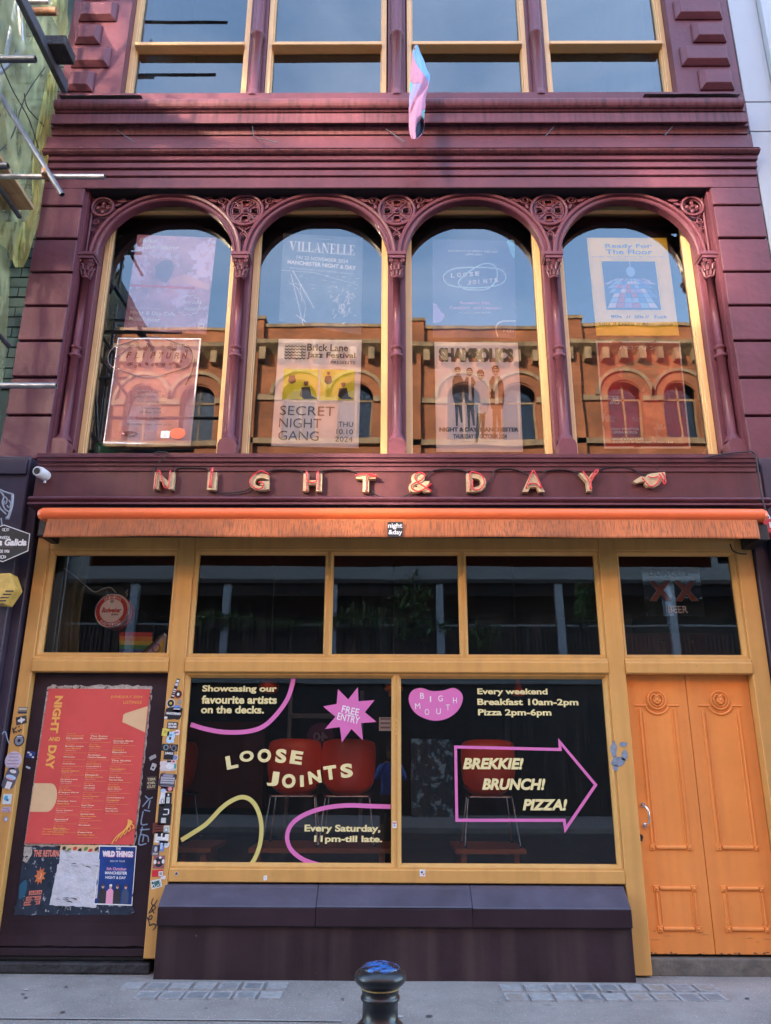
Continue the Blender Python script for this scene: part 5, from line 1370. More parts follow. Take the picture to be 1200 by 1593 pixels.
brn = pm('hair brown', (.12, .05, .025)); rustc = pm('rust coat', (.36, .15, .06)); bl = pm('light blue shirt', (.45, .60, .75))
fig(.27, .25, .82, P_BLACK, P_BLACK, brn, None, .01); fig(.41, .26, .85, P_BLACK, P_BLACK, P_BLACK, P_WHITE, .01); fig(.72, .24, 1.0, rustc, rustc, brn, P_WHITE, .0); fig(.54, .28, 1.0, bl, P_BLACK, P_BLACK, None, -.03)
p.text('NIGHT & DAY, MANCHESTER', .04, .785, .96, .83, P_BLACK, .05); p.text('THURSDAY 24 OCTOBER 2024', .20, .845, .82, .885, P_BLACK, .03); p.text('seetickets / gigantic / venue tickets', .3, .905, .7, .915, P_GREY); p.done()
# 4 top
p = Poster('poster', [(913, 370), (1037, 370), (1057, 522), (928, 522)], YP, lemon, 'lemon yellow poster with a pixel heading Ready For The Floor, right window', group=GP, seed=7, wav=.005)
p.text('Ready For', .22, .065, .80, .12, P_BLUE, .02); p.text('The Floor', .22, .125, .80, .175, P_BLUE, .02); p.text('June 28th - August 3rd - September 28th - October 26th', .04, .195, .94, .208, P_BLUE); p.text('From 11pm // til late', .30, .22, .66, .233, P_BLUE)
nb = pm('deep picture blue', (.04, .07, .20)); p.rect(.155, .25, .82, .745, nb)
cl = [pm('floor ' + n_, c_) for n_, c_ in (('lilac', (.45, .38, .75)), ('white', (.72, .74, .80)), ('red', (.55, .08, .12)), ('blue', (.10, .28, .62)), ('sky', (.35, .60, .85)))]
rnd = random.Random(3)
for k in range(7):
    y0 = .43 + .30 * (k / 7) ** 1.25; y1 = .43 + .30 * ((k + 1) / 7) ** 1.25 - .004
    for q in range(-7, 8):
        f0, f1 = .25 + .9 * (k / 7), .25 + .9 * ((k + 1) / 7)
        xs = [.48 + q * .09 * f0, .48 + (q + .93) * .09 * f0, .48 + (q + .93) * .09 * f1, .48 + q * .09 * f1]
        if min(xs) < .16 or max(xs) > .815: continue
        p.pr(poly2d([(xs[0], y0), (xs[1], y0), (xs[2], y1), (xs[3], y1)]), rnd.choice(cl))
p.ell(.50, .36, .055, .055, cl[4]); p.line([(.50, .25), (.50, .31)], .008, P_WHITE)
for s_, x0, x1, y in (('90s  //', .20, .44, .80), ('00s //', .49, .66, .80), ('Funk', .73, .88, .80), ('Soul // Disco // Alternative', .04, .94, .875)): p.text(s_, x0, y, x1, y + .028, P_BLACK, .01)
p.done()
# 4 bottom
p = Poster('poster', [(927, 530), (1058, 531), (1075, 698), (940, 698)], YP, blood, 'dark red halloween poster with Japanese heading and dripping letters, right window', group=GP, seed=8)
p.line([(.01, .01), (.99, .01), (.99, .99), (.01, .99)], .018, P_WHITE, True); p.text('ハロウィン', .27, .045, .71, .085, P_WHITE, .01); p.text('泥', .10, .52, .22, .60, P_WHITE, .02)
roof = pm('temple brown', (.16, .08, .05)); p.pr(poly2d([(.18, .27), (.36, .22), (.52, .16), (.66, .22), (.84, .26), (.68, .27), (.52, .24), (.36, .27)]), roof); p.pr(poly2d([(.30, .27), (.72, .27), (.70, .36), (.32, .36)]), roof)
dr = pm('drip red', (.50, .04, .03))
for k, c in enumerate('DIRT'):
    x0 = .24 + k * .175 + (.02 if c == 'I' else 0); p.text(c, x0, .45 + .05 * k, x0 + (.05 if c == 'I' else .14), .62 + .06 * k, dr, .06)
    for q in range(3): x = x0 + .02 + q * .045; p.pr(poly2d([(x, .60 + .06 * k), (x + .02, .60 + .06 * k), (x + .01, .66 + .06 * k + .03 * q)]), dr)
for k, (s_, x1, y) in enumerate((('DEAD STILETTOS', .42, .815), ('SUPERA MORCA', .40, .845), ('NIGHT & DAY CAFE', .46, .905), ('THURSDAY 31 OCTOBER | 7.30pm | £10', .80, .935))): p.text(s_, .10, y, x1, y + .022, P_WHITE, .03)
p.done()

# things standing on the first floor sills behind the glass
b = B(); q = at(165, 690, .6); b.lathe([(0, 0), (.16, 0), (.19, .38), (.17, .38), (.15, .02), (0, .02)], (q.x + .08, .62, 4.2), pm('green plastic', (.02, .20, .08)), n=20)
tag(b.build('plastic_tub'), 'green plastic tub inside the lower left corner of the first window', 'tub')
b = B(); l, bt, r_, tp = rect_of(640, 700, 686, 706, .42); b.box(l, r_, .40, .50, 4.34, 4.36, white); b.box(l + .02, r_ - .03, .42, .50, 4.36, 4.375, white)
tag(b.build('paper_stack'), 'small stack of white papers on the sill of the third window', 'papers')
b = B(); p_ = at(1098, 690, .42); b.add([(p_.x - .14, .42, 4.34), (p_.x + .03, .46, 4.34), (p_.x + .04, .50, 4.58), (p_.x + .0, .46, 4.50)], [(0, 1, 2, 3)], P_PINK); 
o = b.build('paper_bunting'); tag(o, 'folded pink paper in the lower right corner of the last window', 'paper'); o.modifiers.new('t', 'SOLIDIFY').thickness = .004

# ================================================================== NOTICE PANEL POSTERS
def quadp(name, q, m, label, Y=.064, **k): return Poster(name, q, Y, m, label, **k)
redp = mat('coral red poster', (.66, .085, .075), .38, var=.06, vscale=3, bump=.25, bscale=9, bdist=.01)
sandp = pm('sand print', (.72, .48, .26)); org = pm('orange type', (.85, .42, .09)); cream_t = pm('cream type', (.85, .62, .42))
torn = mat('torn paper', (.42, .38, .34), .8, var=.4, vscale=30, bump=.5, spots=((.05, .04, .05), .56, 25))
b = B(); vs = []
rnd = random.Random(2)
edge = [at(x, y, .0735) for x, y in [(74 + 161 * t, 1067 + rnd.uniform(-2.5, 1)) for t in [k / 40 for k in range(41)]] + [(236.5 - 26 * t + rnd.uniform(-1, 2.0), 1069 + 244 * t) for t in [k / 40 for k in range(41)]] + [(210 - 170 * t, 1316 + rnd.uniform(-1, 2)) for t in [k / 20 for k in range(21)]] + [(38 + 36 * t, 1314 - 246 * t) for t in [k / 10 for k in range(11)]]]
b.add(edge, [tuple(range(len(edge)))], torn); tag(b.build('torn_paper'), 'ragged edge of older torn paper showing around the red listings poster', 'paper')
p = quadp('listings_poster', [(76, 1071), (234, 1072), (208, 1314), (39, 1312)], redp, 'large coral red listings poster headed NIGHT AND DAY on the dark panel', wav=.005, seed=11, nu=20, nv=26)
def vtext(s_, x0, x1, y0, y1, m, bold):
    """word turned a quarter clockwise: reads downwards"""
    tri = fit(txt2d(s_, bold), y0, x0, y1, x1); p.pr(([(c, a) for a, c in tri[0]], tri[1]), m)
vtext('NIGHT', .075, .155, .05, .30, org, .045); p.text('AND', .075, .325, .185, .352, org, .03); vtext('DAY', .085, .165, .38, .535, org, .045)
p.text('JUNE/JULY 2024', .62, .045, .93, .066, org); p.text('LISTINGS', .75, .08, .93, .10, org)
p.pr(poly2d([(.78, .165), (.995, .115), (.995, .29), (.79, .23), (.765, .225), (.765, .175)]), sandp)
p.pr(poly2d([(.0, .625), (.16, .625)] + [(.16 + .075 * math.sin(a), .715 - .09 * math.cos(a)) for a in [math.pi * k / 10 for k in range(11)]] + [(0, .805)]), sandp)
rnd = random.Random(21)
cols = ((.245, .46, .30), (.475, .68, .30), (.705, .92, .33))
acts = ['Loose Joints ft', 'Dreamh', 'Bright Light', 'Team Marigold', 'N&D presents', 'August Fakeman', 'Soul Glow', 'Queens Lane', 'The Purples', 'Mary Spender', 'Paprika', 'Sunday 2am', 'Romain Blunk', 'Slugs Sisters', 'Basement B', 'Mancuhara', 'The Ruins', 'Foundation', 'Dark Rays', 'The Carmines', 'Casino Paradise', 'Early Works']
k = 0
for ci, (x0, x1, ys) in enumerate(cols):
    y = ys
    while y < (.93, .95, .82)[ci]:
        xs_ = -.0 * y; dx = (x1 - x0)
        p.text('FRI %02d JUN' % rnd.randint(1, 30), x0, y, x0 + dx * .40, y + .007, org); y += .012
        for q in range(rnd.choice((1, 2, 2))):
            p.text(acts[k % len(acts)], x0, y, x0 + dx * rnd.uniform(.5, .9), y + .0105, cream_t if k % 3 else org, .02); y += .0145; k += 1
        if rnd.random() < .6: p.text('+ guests, free entry', x0, y, x0 + dx * .5, y + .007, cream_t); y += .010
        y += .018
        if ci < 3: p.rect(x0, y - .011, x1, y - .0098, org, 1)
p.text('Tickets from the bar', .15, .905, .40, .915, org); p.text('or online at the', .15, .92, .38, .93, org); p.text('venue website', .15, .935, .35, .945, org)
for q in range(6): p.line(smooth2([(.80 + .035 * q, 1.0 - .02 * q), (.84 + .03 * q, .95 - .012 * q), (.93, .90 - .02 * q + .01 * q), (.97, .86)], 4), .008, org)
p.done()
# three small posters below
dkp = mat('scuffed dark poster', (.02, .03, .05), .35, var=.5, vscale=12, bump=.5, bscale=30, spots=((.40, .40, .42), .60, 22))
Y2 = .071
p = Poster('poster', [(38, 1317), (97, 1318), (78, 1412), (24, 1418)], Y2, dkp, 'scuffed dark gig poster with orange star shape, leftmost of three below the listings', seed=12, wav=.004, tears=.03)
p.pr(poly2d([(.55 + .16 * math.cos(2 * math.pi * k / 18) * (1 if k % 2 else .55), .47 + .15 * math.sin(2 * math.pi * k / 18) * (1 if k % 2 else .6)) for k in range(18)]), pm('ember orange', (.60, .16, .05))); p.ell(.55, .47, .05, .05, pm('ember light', (.75, .35, .2)))
p.text('THE RETURN', .28, .05, .95, .16, pm('salmon', (.72, .22, .16)), .04); p.rect(.32, .70, .68, .765, pm('salmon', (1, 1, 1)), 1); p.rect(.26, .79, .68, .85, pm('salmon', (1, 1, 1)), 1); p.rect(.22, .865, .68, .925, pm('salmon', (1, 1, 1)), 1)
p.text('26.09.24', .34, .71, .66, .755, P_BLACK, .02); p.text('NIGHT & DAY', .28, .80, .66, .84, P_BLACK, .02); p.text('MANCHESTER', .24, .875, .66, .915, P_BLACK, .02)
p.pr(poly2d([(.0, .0), (.22, .0), (.24, .12), (.12, .26), (.02, .22)]), torn); p.pr(poly2d(smooth2([(.02, .60), (.16, .52), (.24, .62), (.2, .78), (.05, .82)], 3)), pm('deep teal', (.015, .09, .16))); p.done()
p = Poster('poster', [(95, 1314), (158, 1315), (150, 1328), (93, 1326)], Y2 - .0005, sandp, 'strip of an older orange and green poster above the crumpled white sheet', seed=13, wav=.002)
for q in range(7): p.ell(.1 + q * .14, .45 + .2 * (q % 2), .05, .25, (P_BLACK, pm('leaf green', (.12, .22, .05)), P_RED)[q % 3])
p.done()
crump = mat('crumpled white paper', (.56, .56, .60), .6, var=.08, vscale=8, bump=.8, bscale=14, bdist=.02)
p = Poster('poster', [(95, 1322), (157, 1326), (150, 1412), (77, 1408)], Y2 - .002, crump, 'crumpled blank white paper sheet pasted in the middle below the listings', seed=14, wav=.010, tears=.02)
rnd = random.Random(4)
for k in range(26):   # scuffs of dark old ink, no code pattern
    x, y = (rnd.uniform(.05, .95), rnd.uniform(.0, .3)) if k % 2 else (rnd.uniform(.1, .85), rnd.uniform(.84, .95))
    if y < .3 and x > .95 - y * 2.2 and False: continue
    a = rnd.uniform(-.5, .3); p.line([(x, y), (x + .07 * math.cos(a), y + .03 * math.sin(a)), (x + .11, y + rnd.uniform(-.01, .03))], rnd.uniform(.006, .016), P_GREY if k % 3 else P_BLACK)
p.done()
nightb = mat('night blue print', (.015, .05, .22), .35, var=.5, vscale=5, bump=.3, bscale=12)
p = Poster('poster', [(155, 1315), (213, 1316), (206, 1409), (146, 1407)], Y2 - .001, nightb, 'blue gig poster headed THE WILD THINGS with four people, rightmost below the listings', seed=15, wav=.004)
p.text('THE', .45, .03, .58, .07, P_WHITE, .03); p.text('WILD THINGS', .12, .10, .93, .20, P_PINK, .05); p.text('WILD THINGS', .10, .09, .91, .19, P_WHITE, .05)
p.text('2024 UK TOUR', .32, .25, .72, .28, P_WHITE); p.text('5th October', .25, .37, .78, .42, P_PINK, .02); p.text('MANCHESTER', .22, .44, .80, .49, P_WHITE, .03); p.text('NIGHT & DAY', .24, .52, .78, .565, P_WHITE, .02)
for x, c, h in ((.20, P_BLACK, brn), (.40, P_PINK, P_WHITE), (.58, P_BLACK, brn), (.80, pm('denim', (.05, .08, .16)), brn)):
    p.pr(poly2d([(x - .09, .98), (x - .10, .78), (x - .04, .73), (x + .04, .73), (x + .10, .79), (x + .09, .98)]), c); p.ell(x, .695, .035, .035, sk, 12); p.ell(x, .675, .038, .022, h, 12)
p.line([(.01, .01), (.99, .01), (.99, .99), (.01, .99)], .02, P_WHITE, True); p.done()
p = Poster('poster', [(22, 1409), (208, 1405), (203, 1423), (22, 1424)], Y2 + .0015, dkp, 'torn scuffed remains of old posters along the bottom of the dark panel', seed=16, wav=.003, tears=.1, nu=40, nv=4); p.done()

# ================================================================== WINDOW LETTERING (cut vinyl on the shop glass)
YV = .069
vin_y = pm('cream vinyl', (.76, .66, .32)); vin_p = pm('pink vinyl', (.66, .16, .42)); vin_o = pm('olive yellow vinyl', (.60, .52, .16))
def decal(name, label, parts, group=None):
    """parts: list of ('t', text, x0,y0,x1,y1, mat, bold, shear, rot) / ('s', pts, width, mat, closed) / ('p', pts, mat) in photo positions on the glass"""
    b = B(); k = 0
    for q in parts:
        k += 1; Y = YV - .0004 * k
        if q[0] == 't':
            _, s_, x0, y0, x1, y1, m, bold, sh, rot = q
            l, bt, r_, tp = rect_of(x0, y0, x1, y1, Y); tri = fit(txt2d(s_, bold, sh, 1.0, 5), l, bt, r_, tp)
            cx, cz = (l + r_) / 2, (bt + tp) / 2; c_, s2 = math.cos(rad(rot)), math.sin(rad(rot))
            b.add([(cx + (a - cx) * c_ - (c - cz) * s2, Y, cz + (a - cx) * s2 + (c - cz) * c_) for a, c in tri[0]], tri[1], m)
        elif q[0] == 's':
            _, pts, wd, m, closed = q; P = [at(x, y, Y) for x, y in pts]; tri = stroke2d([(v.x, v.z) for v in P], wd / 175, closed)
            b.add([(a, Y, c) for a, c in tri[0]], tri[1], m)
        else:
            _, pts, m = q; P = [at(x, y, Y) for x, y in pts]; b.add(P, [tuple(range(len(P)))], m)
    o = b.build(name); return tag(o, label, 'window lettering', group)
decal('window_lettering', 'cream lettering about favourite artists on the decks, top left of the display window', [('t', 'Showcasing our', 315, 1066, 431, 1079, vin_y, .035, 0, 0), ('t', 'favourite artists', 314, 1082, 431, 1095, vin_y, .035, 0, 0), ('t', 'on the decks.', 313, 1098, 411, 1110, vin_y, .035, 0, 0)])
decal('window_stripe', 'pink curved vinyl stripe sweeping across the top left of the window', [('s', smooth2([(297, 1127), (320, 1134), (350, 1139), (385, 1138), (410, 1130), (430, 1112), (447, 1088), (455, 1065), (457, 1052)], 6), 6.5, vin_p, False)])
star = [(526, 1072), (542, 1088), (557, 1069), (558, 1091), (583, 1089), (568, 1108), (586, 1123), (562, 1125), (565, 1152), (547, 1134), (532, 1155), (529, 1131), (506, 1134), (522, 1115), (503, 1099), (524, 1095)]
decal('window_starburst', 'pink eight pointed star vinyl reading FREE ENTRY', [('p', star, vin_p), ('t', 'FREE', 532, 1100, 559, 1111, P_WHITE, .01, 0, -12), ('t', 'ENTRY', 525, 1112, 560, 1123, P_WHITE, .01, 0, -12)])
ltrs = [('L', 352, 1175, 370, 1196, 12), ('O', 373, 1168, 395, 1185, 6), ('O', 401, 1165, 422, 1186, 0), ('S', 429, 1165, 446, 1187, -4), ('E', 452, 1168, 471, 1189, -8),
        ('J', 416, 1200, 434, 1223, -6), ('O', 439, 1204, 460, 1226, 0), ('I', 467, 1206, 473, 1224, 4), ('N', 480, 1199, 500, 1219, 10), ('T', 504, 1191, 524, 1213, 8), ('S', 530, 1188, 549, 1210, 6)]
decal('window_lettering', 'large wavy cream letters reading LOOSE JOINTS across the window', [('t', c, x0, y0, x1, y1, vin_y, .05, 0, r_) for c, x0, y0, x1, y1, r_ in ltrs])
decal('window_loop', 'olive yellow vinyl loop rising from the lower left corner of the glass', [('s', smooth2([(282, 1307), (300, 1296), (322, 1281), (345, 1257), (362, 1245), (378, 1240), (392, 1246), (402, 1262), (407, 1285), (405, 1312), (397, 1335), (388, 1348)], 6), 6, vin_o, False)])
decal('window_loop', 'pink vinyl loop around the words about every Saturday', [('s', smooth2([(608, 1255), (575, 1254), (540, 1253), (505, 1257), (475, 1267), (455, 1281), (447, 1300), (452, 1320), (470, 1336), (495, 1345), (520, 1348)], 6), 6, vin_p, False)])
decal('window_lettering', 'cream lettering reading Every Saturday, 11pm-till late inside the pink loop', [('t', 'Every Saturday,', 474, 1283, 592, 1297, vin_y, .035, 0, 0), ('t', '11pm-till late.', 489, 1300, 595, 1313, vin_y, .035, 0, 0)])
blob = smooth2([(636, 1088), (641, 1075), (655, 1070), (672, 1075), (690, 1074), (706, 1070), (718, 1078), (720, 1090), (712, 1106), (695, 1118), (675, 1121), (655, 1115), (642, 1104)], 6, True)
decal('window_blob', 'pink bean shaped vinyl with scattered white letters BIG MOUTH', [('p', blob, vin_p)] + [('t', c, x, y, x + w_, y + 9, P_WHITE, 0, 0, r_) for c, x, y, w_, r_ in (('B', 654, 1078, 6, 0), ('I', 669, 1083, 2, 0), ('G', 682, 1082, 7, 0), ('H', 705, 1085, 6, 0), ('M', 646, 1094, 8, 5), ('O', 661, 1103, 7, 0), ('U', 679, 1102, 7, 0), ('T', 694, 1096, 6, 0))])
decal('window_lettering', 'cream lettering of weekend breakfast and pizza hours, top right of the window', [('t', 'Every weekend', 743, 1071, 852, 1083, vin_y, .03, 0, 0), ('t', 'Breakfast 10am-2pm', 743, 1087, 900, 1100, vin_y, .03, 0, 0), ('t', 'Pizza 2pm-6pm', 744, 1103, 858, 1116, vin_y, .03, 0, 0)])
decal('window_arrow', 'pink outlined arrow vinyl pointing right around the brunch words', [('s', [(709, 1162), (872, 1166), (871, 1154), (927, 1221), (880, 1290), (878, 1276), (711, 1276)], 4.2, vin_p, True)])
decal('window_lettering', 'slanted cream words BREKKIE! BRUNCH! PIZZA! inside the arrow', [('t', 'BREKKIE!', 720, 1179, 815, 1197, vin_y, .045, .25, 0), ('t', 'BRUNCH!', 750, 1211, 849, 1229, vin_y, .045, .25, 0), ('t', 'PIZZA!', 813, 1243, 883, 1261, vin_y, .045, .25, 0)])

# ================================================================== INSIDE THE SHOP WINDOW
INS = thing('shop_interior', (0, 2, 0), 'dark bar interior with a back bar and display ledge behind the shop windows', 'interior')
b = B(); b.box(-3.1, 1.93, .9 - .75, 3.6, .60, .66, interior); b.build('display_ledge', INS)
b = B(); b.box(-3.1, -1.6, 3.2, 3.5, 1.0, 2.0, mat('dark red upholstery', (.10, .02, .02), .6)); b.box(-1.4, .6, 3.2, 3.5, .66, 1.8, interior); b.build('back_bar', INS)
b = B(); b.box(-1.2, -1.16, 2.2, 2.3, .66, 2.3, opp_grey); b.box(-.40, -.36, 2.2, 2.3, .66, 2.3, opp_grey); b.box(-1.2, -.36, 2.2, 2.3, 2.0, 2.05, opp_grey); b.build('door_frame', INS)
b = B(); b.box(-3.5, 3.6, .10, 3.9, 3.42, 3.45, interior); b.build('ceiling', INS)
def make_chair():
    t = thing('chair', (0, 0, 0), 'x', 'chair'); b = B()
    # shell seen from behind: curved back + seat pan
    n, m_ = 14, 16; vs = []
    prof = [(.0, .455, .235), (-.012, .46, .238), (-.03, .42, .243), (-.035, .36, .246), (-.032, .30, .248), (-.028, .22, .246), (-.018, .14, .238), (.0, .07, .22), (.04, .02, .205), (.12, -.004, .20), (.22, -.006, .205), (.34, .0, .208), (.42, .012, .20), (.435, .0, .19)]
    for (y, z, hw) in prof:
        for i in range(n + 1):
            u = -1 + 2 * i / n; e = abs(u) ** 3
            top = .03 * (u ** 4) if z > .4 else 0
            vs.append((hw * u * (1 - .04 * e), y + (.11 * abs(u) ** 2.4 if z > .05 else 0) * (1 if z < .45 else .9), z - top + (.07 * e if z < .05 else 0)))
    b.add(vs, [(j * (n + 1) + i, j * (n + 1) + i + 1, (j + 1) * (n + 1) + i + 1, (j + 1) * (n + 1) + i) for j in range(len(prof) - 1) for i in range(n)], red_plastic, True)
    s_ = b.build('seat_shell', t); s_.modifiers.new('t', 'SOLIDIFY').thickness = .012; s_.modifiers.new('s', 'SUBSURF').render_levels = 1
    b = B(); b.tube(smooth2([(-.21, .12, -.005), (-.20, -.01, -.01), (-.14, -.035, -.012), (.14, -.035, -.012), (.20, -.01, -.01), (.21, .12, -.005), (.20, .30, -.02), (-.20, .30, -.02)], 4, True), .009, chrome, n=8, closed=True); b.build('seat_frame', t)
    for sx in (-1, 1):
        b = B(); b.tube([(sx * .19, .02, -.01), (sx * .235, -.05, -.40)], .010, chrome, n=8); b.tube([(sx * .235, -.05, -.40), (sx * .236, -.051, -.415)], .013, black, n=8); b.build('leg', t)
        b = B(); b.tube([(sx * .18, .28, -.02), (sx * .225, .36, -.40)], .010, chrome, n=8); b.tube([(sx * .225, .36, -.40), (sx * .226, .361, -.415)], .013, black, n=8); b.build('leg', t)
    return t
proto = make_chair(); YC = .45; used = False
zs = at(455, 1236, YC).z
for px, rz, lab in ((455, 0, 'red plastic chair behind the words LOOSE JOINTS, left of the central pair'), (541, 0, 'red plastic chair below the pink star, right of the central pair'), (763, 0, 'red plastic chair behind the pink arrow, alone in the right pane'), (290, 75, 'red plastic chair seen side on at the left edge of the display window')):
    c = copy_tree(proto) if used else proto; used = True
    q = at(px, 1236, YC if px != 290 else 1.2); c.location = (q.x, q.y, zs if px != 290 else zs - .02); c.rotation_euler.z = rad(rz); c['label'] = lab; c['group'] = 'red chairs on boards in the shop window'
for x0, x1, lab in ((388, 608, 'long orange wooden board under the pair of red chairs'), (708, 818, 'short orange wooden board under the right hand red chair'), (272, 330, 'wooden board under the chair at the left edge of the display window')):
    a, c = at(x0, 1306, YC - .12), at(x1, 1306, YC - .12); b = B(); b.box(a.x, c.x, YC - .14, YC + .5, zs - .455, zs - .416, wood)
    b.box(a.x + .05, a.x + .1, YC - .08, YC + .4, .66, zs - .455, wood); b.box(c.x - .1, c.x - .05, YC - .08, YC + .4, .66, zs - .455, wood)
    tag(b.build('display_board', bevel=.004), lab, 'board')
def lamp(px, py, r, m, prof, lab):
    q = at(px, py, .22); t = thing('pendant_lamp', (q.x, .22, q.z), lab, 'lamp'); b = B(); b.lathe([(a * r, c * r) for a, c in prof], q, m, n=20); b.build('lamp_shade', t)
    b = B(); b.tube([(q.x, .22, q.z + r * .9), (q.x, .22, 3.42)], .004, black, n=5); b.build('cord', t)
lamp(419, 1068, .088, red_plastic, [(.3, 1.3), (.35, .9), (.55, .75), (.9, .45), (1, .05), (.92, -.4), (.6, -.65), (.3, -.7)], 'round red pendant lamp behind the lettering about artists')
lamp(613, 1070, .075, mat('orange lamp plastic', (.75, .20, .03), .35), [(.5, .6), (.55, .35), (1, .3), (1.1, .0), (1.0, -.35), (.62, -.4), (.6, -.9), (.55, -.95)], 'stepped orange pendant lamp behind the window mullion')
lamp(807, 1078, .060, red_plastic, [(.3, 2.0), (.4, 1.2), (.55, .5), (.85, -.1), (.8, -.45), (.4, -.5)], 'slim red teardrop pendant lamp behind the weekend hours lettering')
# round purple '40' disc and small notices
b = B(); q = at(499, 1146, .7); b.disc((q.x, .70, q.z), .125, .712, pm('dark plum', (.10, .02, .10))); b.mapped(fit(txt2d('40', .03), q.x + .07, q.z - .04, q.x - .07, q.z + .04), lambda u, v: (u, .6985, v), pm('dull lilac', (.30, .25, .38)))
tag(b.build('number_disc'), 'dark plum disc with a mirrored 40 hanging beside the chairs', 'disc')
for x0, y0, x1, y1, lab in ((590, 1116, 610, 1137, 'small white notice with three dark bars just left of the central mullion'), (612, 1117, 623, 1143, 'narrow white notice just right of the central mullion')):
    l, bt, r_, tp = rect_of(x0, y0, x1, y1, .10); b = B(); b.box(l, r_, .10, .104, bt, tp, paper_w)
    for k in range(3): b.box(l + .012, r_ - .012, .0985, .0998, bt + .02 + k * .035, bt + .035 + k * .035, P_GREY)
    tag(b.build('notice'), lab, 'notice')
# round beer sign in the left transom
q = at(176, 951, .14); BS = thing('round_beer_sign', (q.x, 0.1350, q.z - .16), 'round red and white beer sign hanging in the upper left shop window', 'sign')
b = B(); R_ = .155
def disc_rot(b, c, R, y0, y1, m, n=40): b.disc((c[0], y0, c[2]), R, y1, m, n)
b.lathe([(0, 0), (0, 0)], q, white) if 0 else None
b.disc((q.x + .028, 0.1400, q.z - .012), R_ * .97, 0.2150, pm('sign red', (.42, .02, .02)), 40); b.disc((q.x, 0.1100, q.z), R_, 0.1470, white, 40); b.build('case', BS, bevel=.008)
b = B(); rs = pm('sign red', (1, 1, 1)); b.disc((q.x, .1075, q.z), R_ * .91, .1095, rs, 40); b.disc((q.x, .1055, q.z), R_ * .68, .1072, P_WHITE, 40); b.ring((q.x, .1075, q.z), R_ * .95, .005, chrome, n=40, k=6); b.disc((q.x - .005, .1035, q.z + .085), .018, .1053, P_GREY, 14)
b.mapped(fit(txt2d('Budweiser', .03, .35), q.x - .088, q.z - .018, q.x + .088, q.z + .028), lambda u, v: (u, .1035, v), rs); b.mapped(fit(txt2d('Budvar', .02, .35), q.x + .0, q.z - .042, q.x + .07, q.z - .024), lambda u, v: (u, .1035, v), P_BLACK)
def arctext(b, s_, c, R, a0, a1, h, m, y, up=True):
    n = len(s_)
    for k, ch in enumerate(s_):
        if ch == ' ': continue
        a = rad(a0 + (a1 - a0) * (k + .5) / n); th = a - math.pi / 2 if up else a + math.pi / 2
        tri = fit(txt2d(ch, .02), -h * .36, -h / 2, h * .36, h / 2); cx, cz = c[0] + R * math.cos(a), c[2] + R * math.sin(a)
        b.add([(cx + u * math.cos(th) - v * math.sin(th), y, cz + u * math.sin(th) + v * math.cos(th)) for u, v in tri[0]], tri[1], m)
arctext(b, 'ORIGINAL', q, R_ * .79, 130, 50, .022, P_WHITE, .1065); arctext(b, 'BUDWEISER', q, R_ * .79, 225, 315, .022, P_WHITE, .1065, False)
b.build('face', BS)
b = B(); b.tube(smooth2([tuple(at(x, y, 0.1250)) for x, y in ((100, 884), (118, 897), (135, 912), (148, 921), (160, 916), (172, 914), (181, 922))], 6), .005, P_GREY, n=6); b.build('lead', BS)
for x in (-.075, .105):
    b = B(); b.tube(smooth2([(q.x + x, 0.1350, q.z + .12), (q.x + x + .01, 0.1350, q.z + .155), (q.x + x - .01, 0.1350, q.z + .17), (q.x + x + .012, 0.1350, q.z + .19)], 4), .003, chrome, n=5); b.build('hook', BS)
# curtain
b = B(); vs = []; n = 60
for j in range(7):
    for i in range(n + 1):
        u = i / n; a, c = at(86, 870, .35), at(143, 870, .35); x = a.x - .25 + (c.x + .25 - a.x) * u * (1 - .10 * math.sin(j / 6 * 3)); vs.append((x, .38 + .03 * math.sin(u * 34 + .5 * math.sin(j)) , 3.4 - 1.1 * j / 6))
b.add(vs, [(j * (n + 1) + i, j * (n + 1) + i + 1, (j + 1) * (n + 1) + i + 1, (j + 1) * (n + 1) + i) for j in range(6) for i in range(n)], mat('olive curtain', (.14, .15, .08), .9, var=.2), True)
tag(b.build('curtain'), 'olive green curtain hanging at the left of the upper left shop window', 'curtain')
# progress pride flag
b = B(); Yf = .20
def qd(pts, m): b.add([at(x, y, Yf) for x, y in pts], [tuple(range(len(pts)))], m)
stripes = [(.45, .03, .03), (.62, .25, .02), (.55, .50, .05), (.03, .28, .10), (.03, .10, .40), (.20, .05, .30)]
for k in range(6):
    y0 = 983 + k * 6.6; qd([(186, y0), (186, y0 + 6.6), (236, y0 + 8.6), (238, y0 + 1)], pm('stripe %d' % 0 + 'abcdef'[k], stripes[k]))
Yf = .196
for k, c in enumerate(((.01, .01, .01), (.16, .08, .04), (.30, .55, .75), (.72, .35, .48), (.75, .75, .75), (.70, .60, .06))):
    x = 212 + k * 5.4; qd([(x, 1022), (x + 38 - k * 3, 988), (256, 984), (256, 1022)] if k < 5 else [(x, 1021), (248, 1003), (256, 990), (253, 1021)], pm('chevron ' + 'abcdef'[k], c)); Yf -= .002
q2 = at(243, 1008, Yf); b.ring((q2.x, Yf, q2.z), .035, .004, pm('chevron violet', (.2, .05, .3)), n=20, k=5)
o = b.build('pride_flag'); tag(o, 'multicoloured progress pride flag in the corner of the upper left shop window', 'flag')
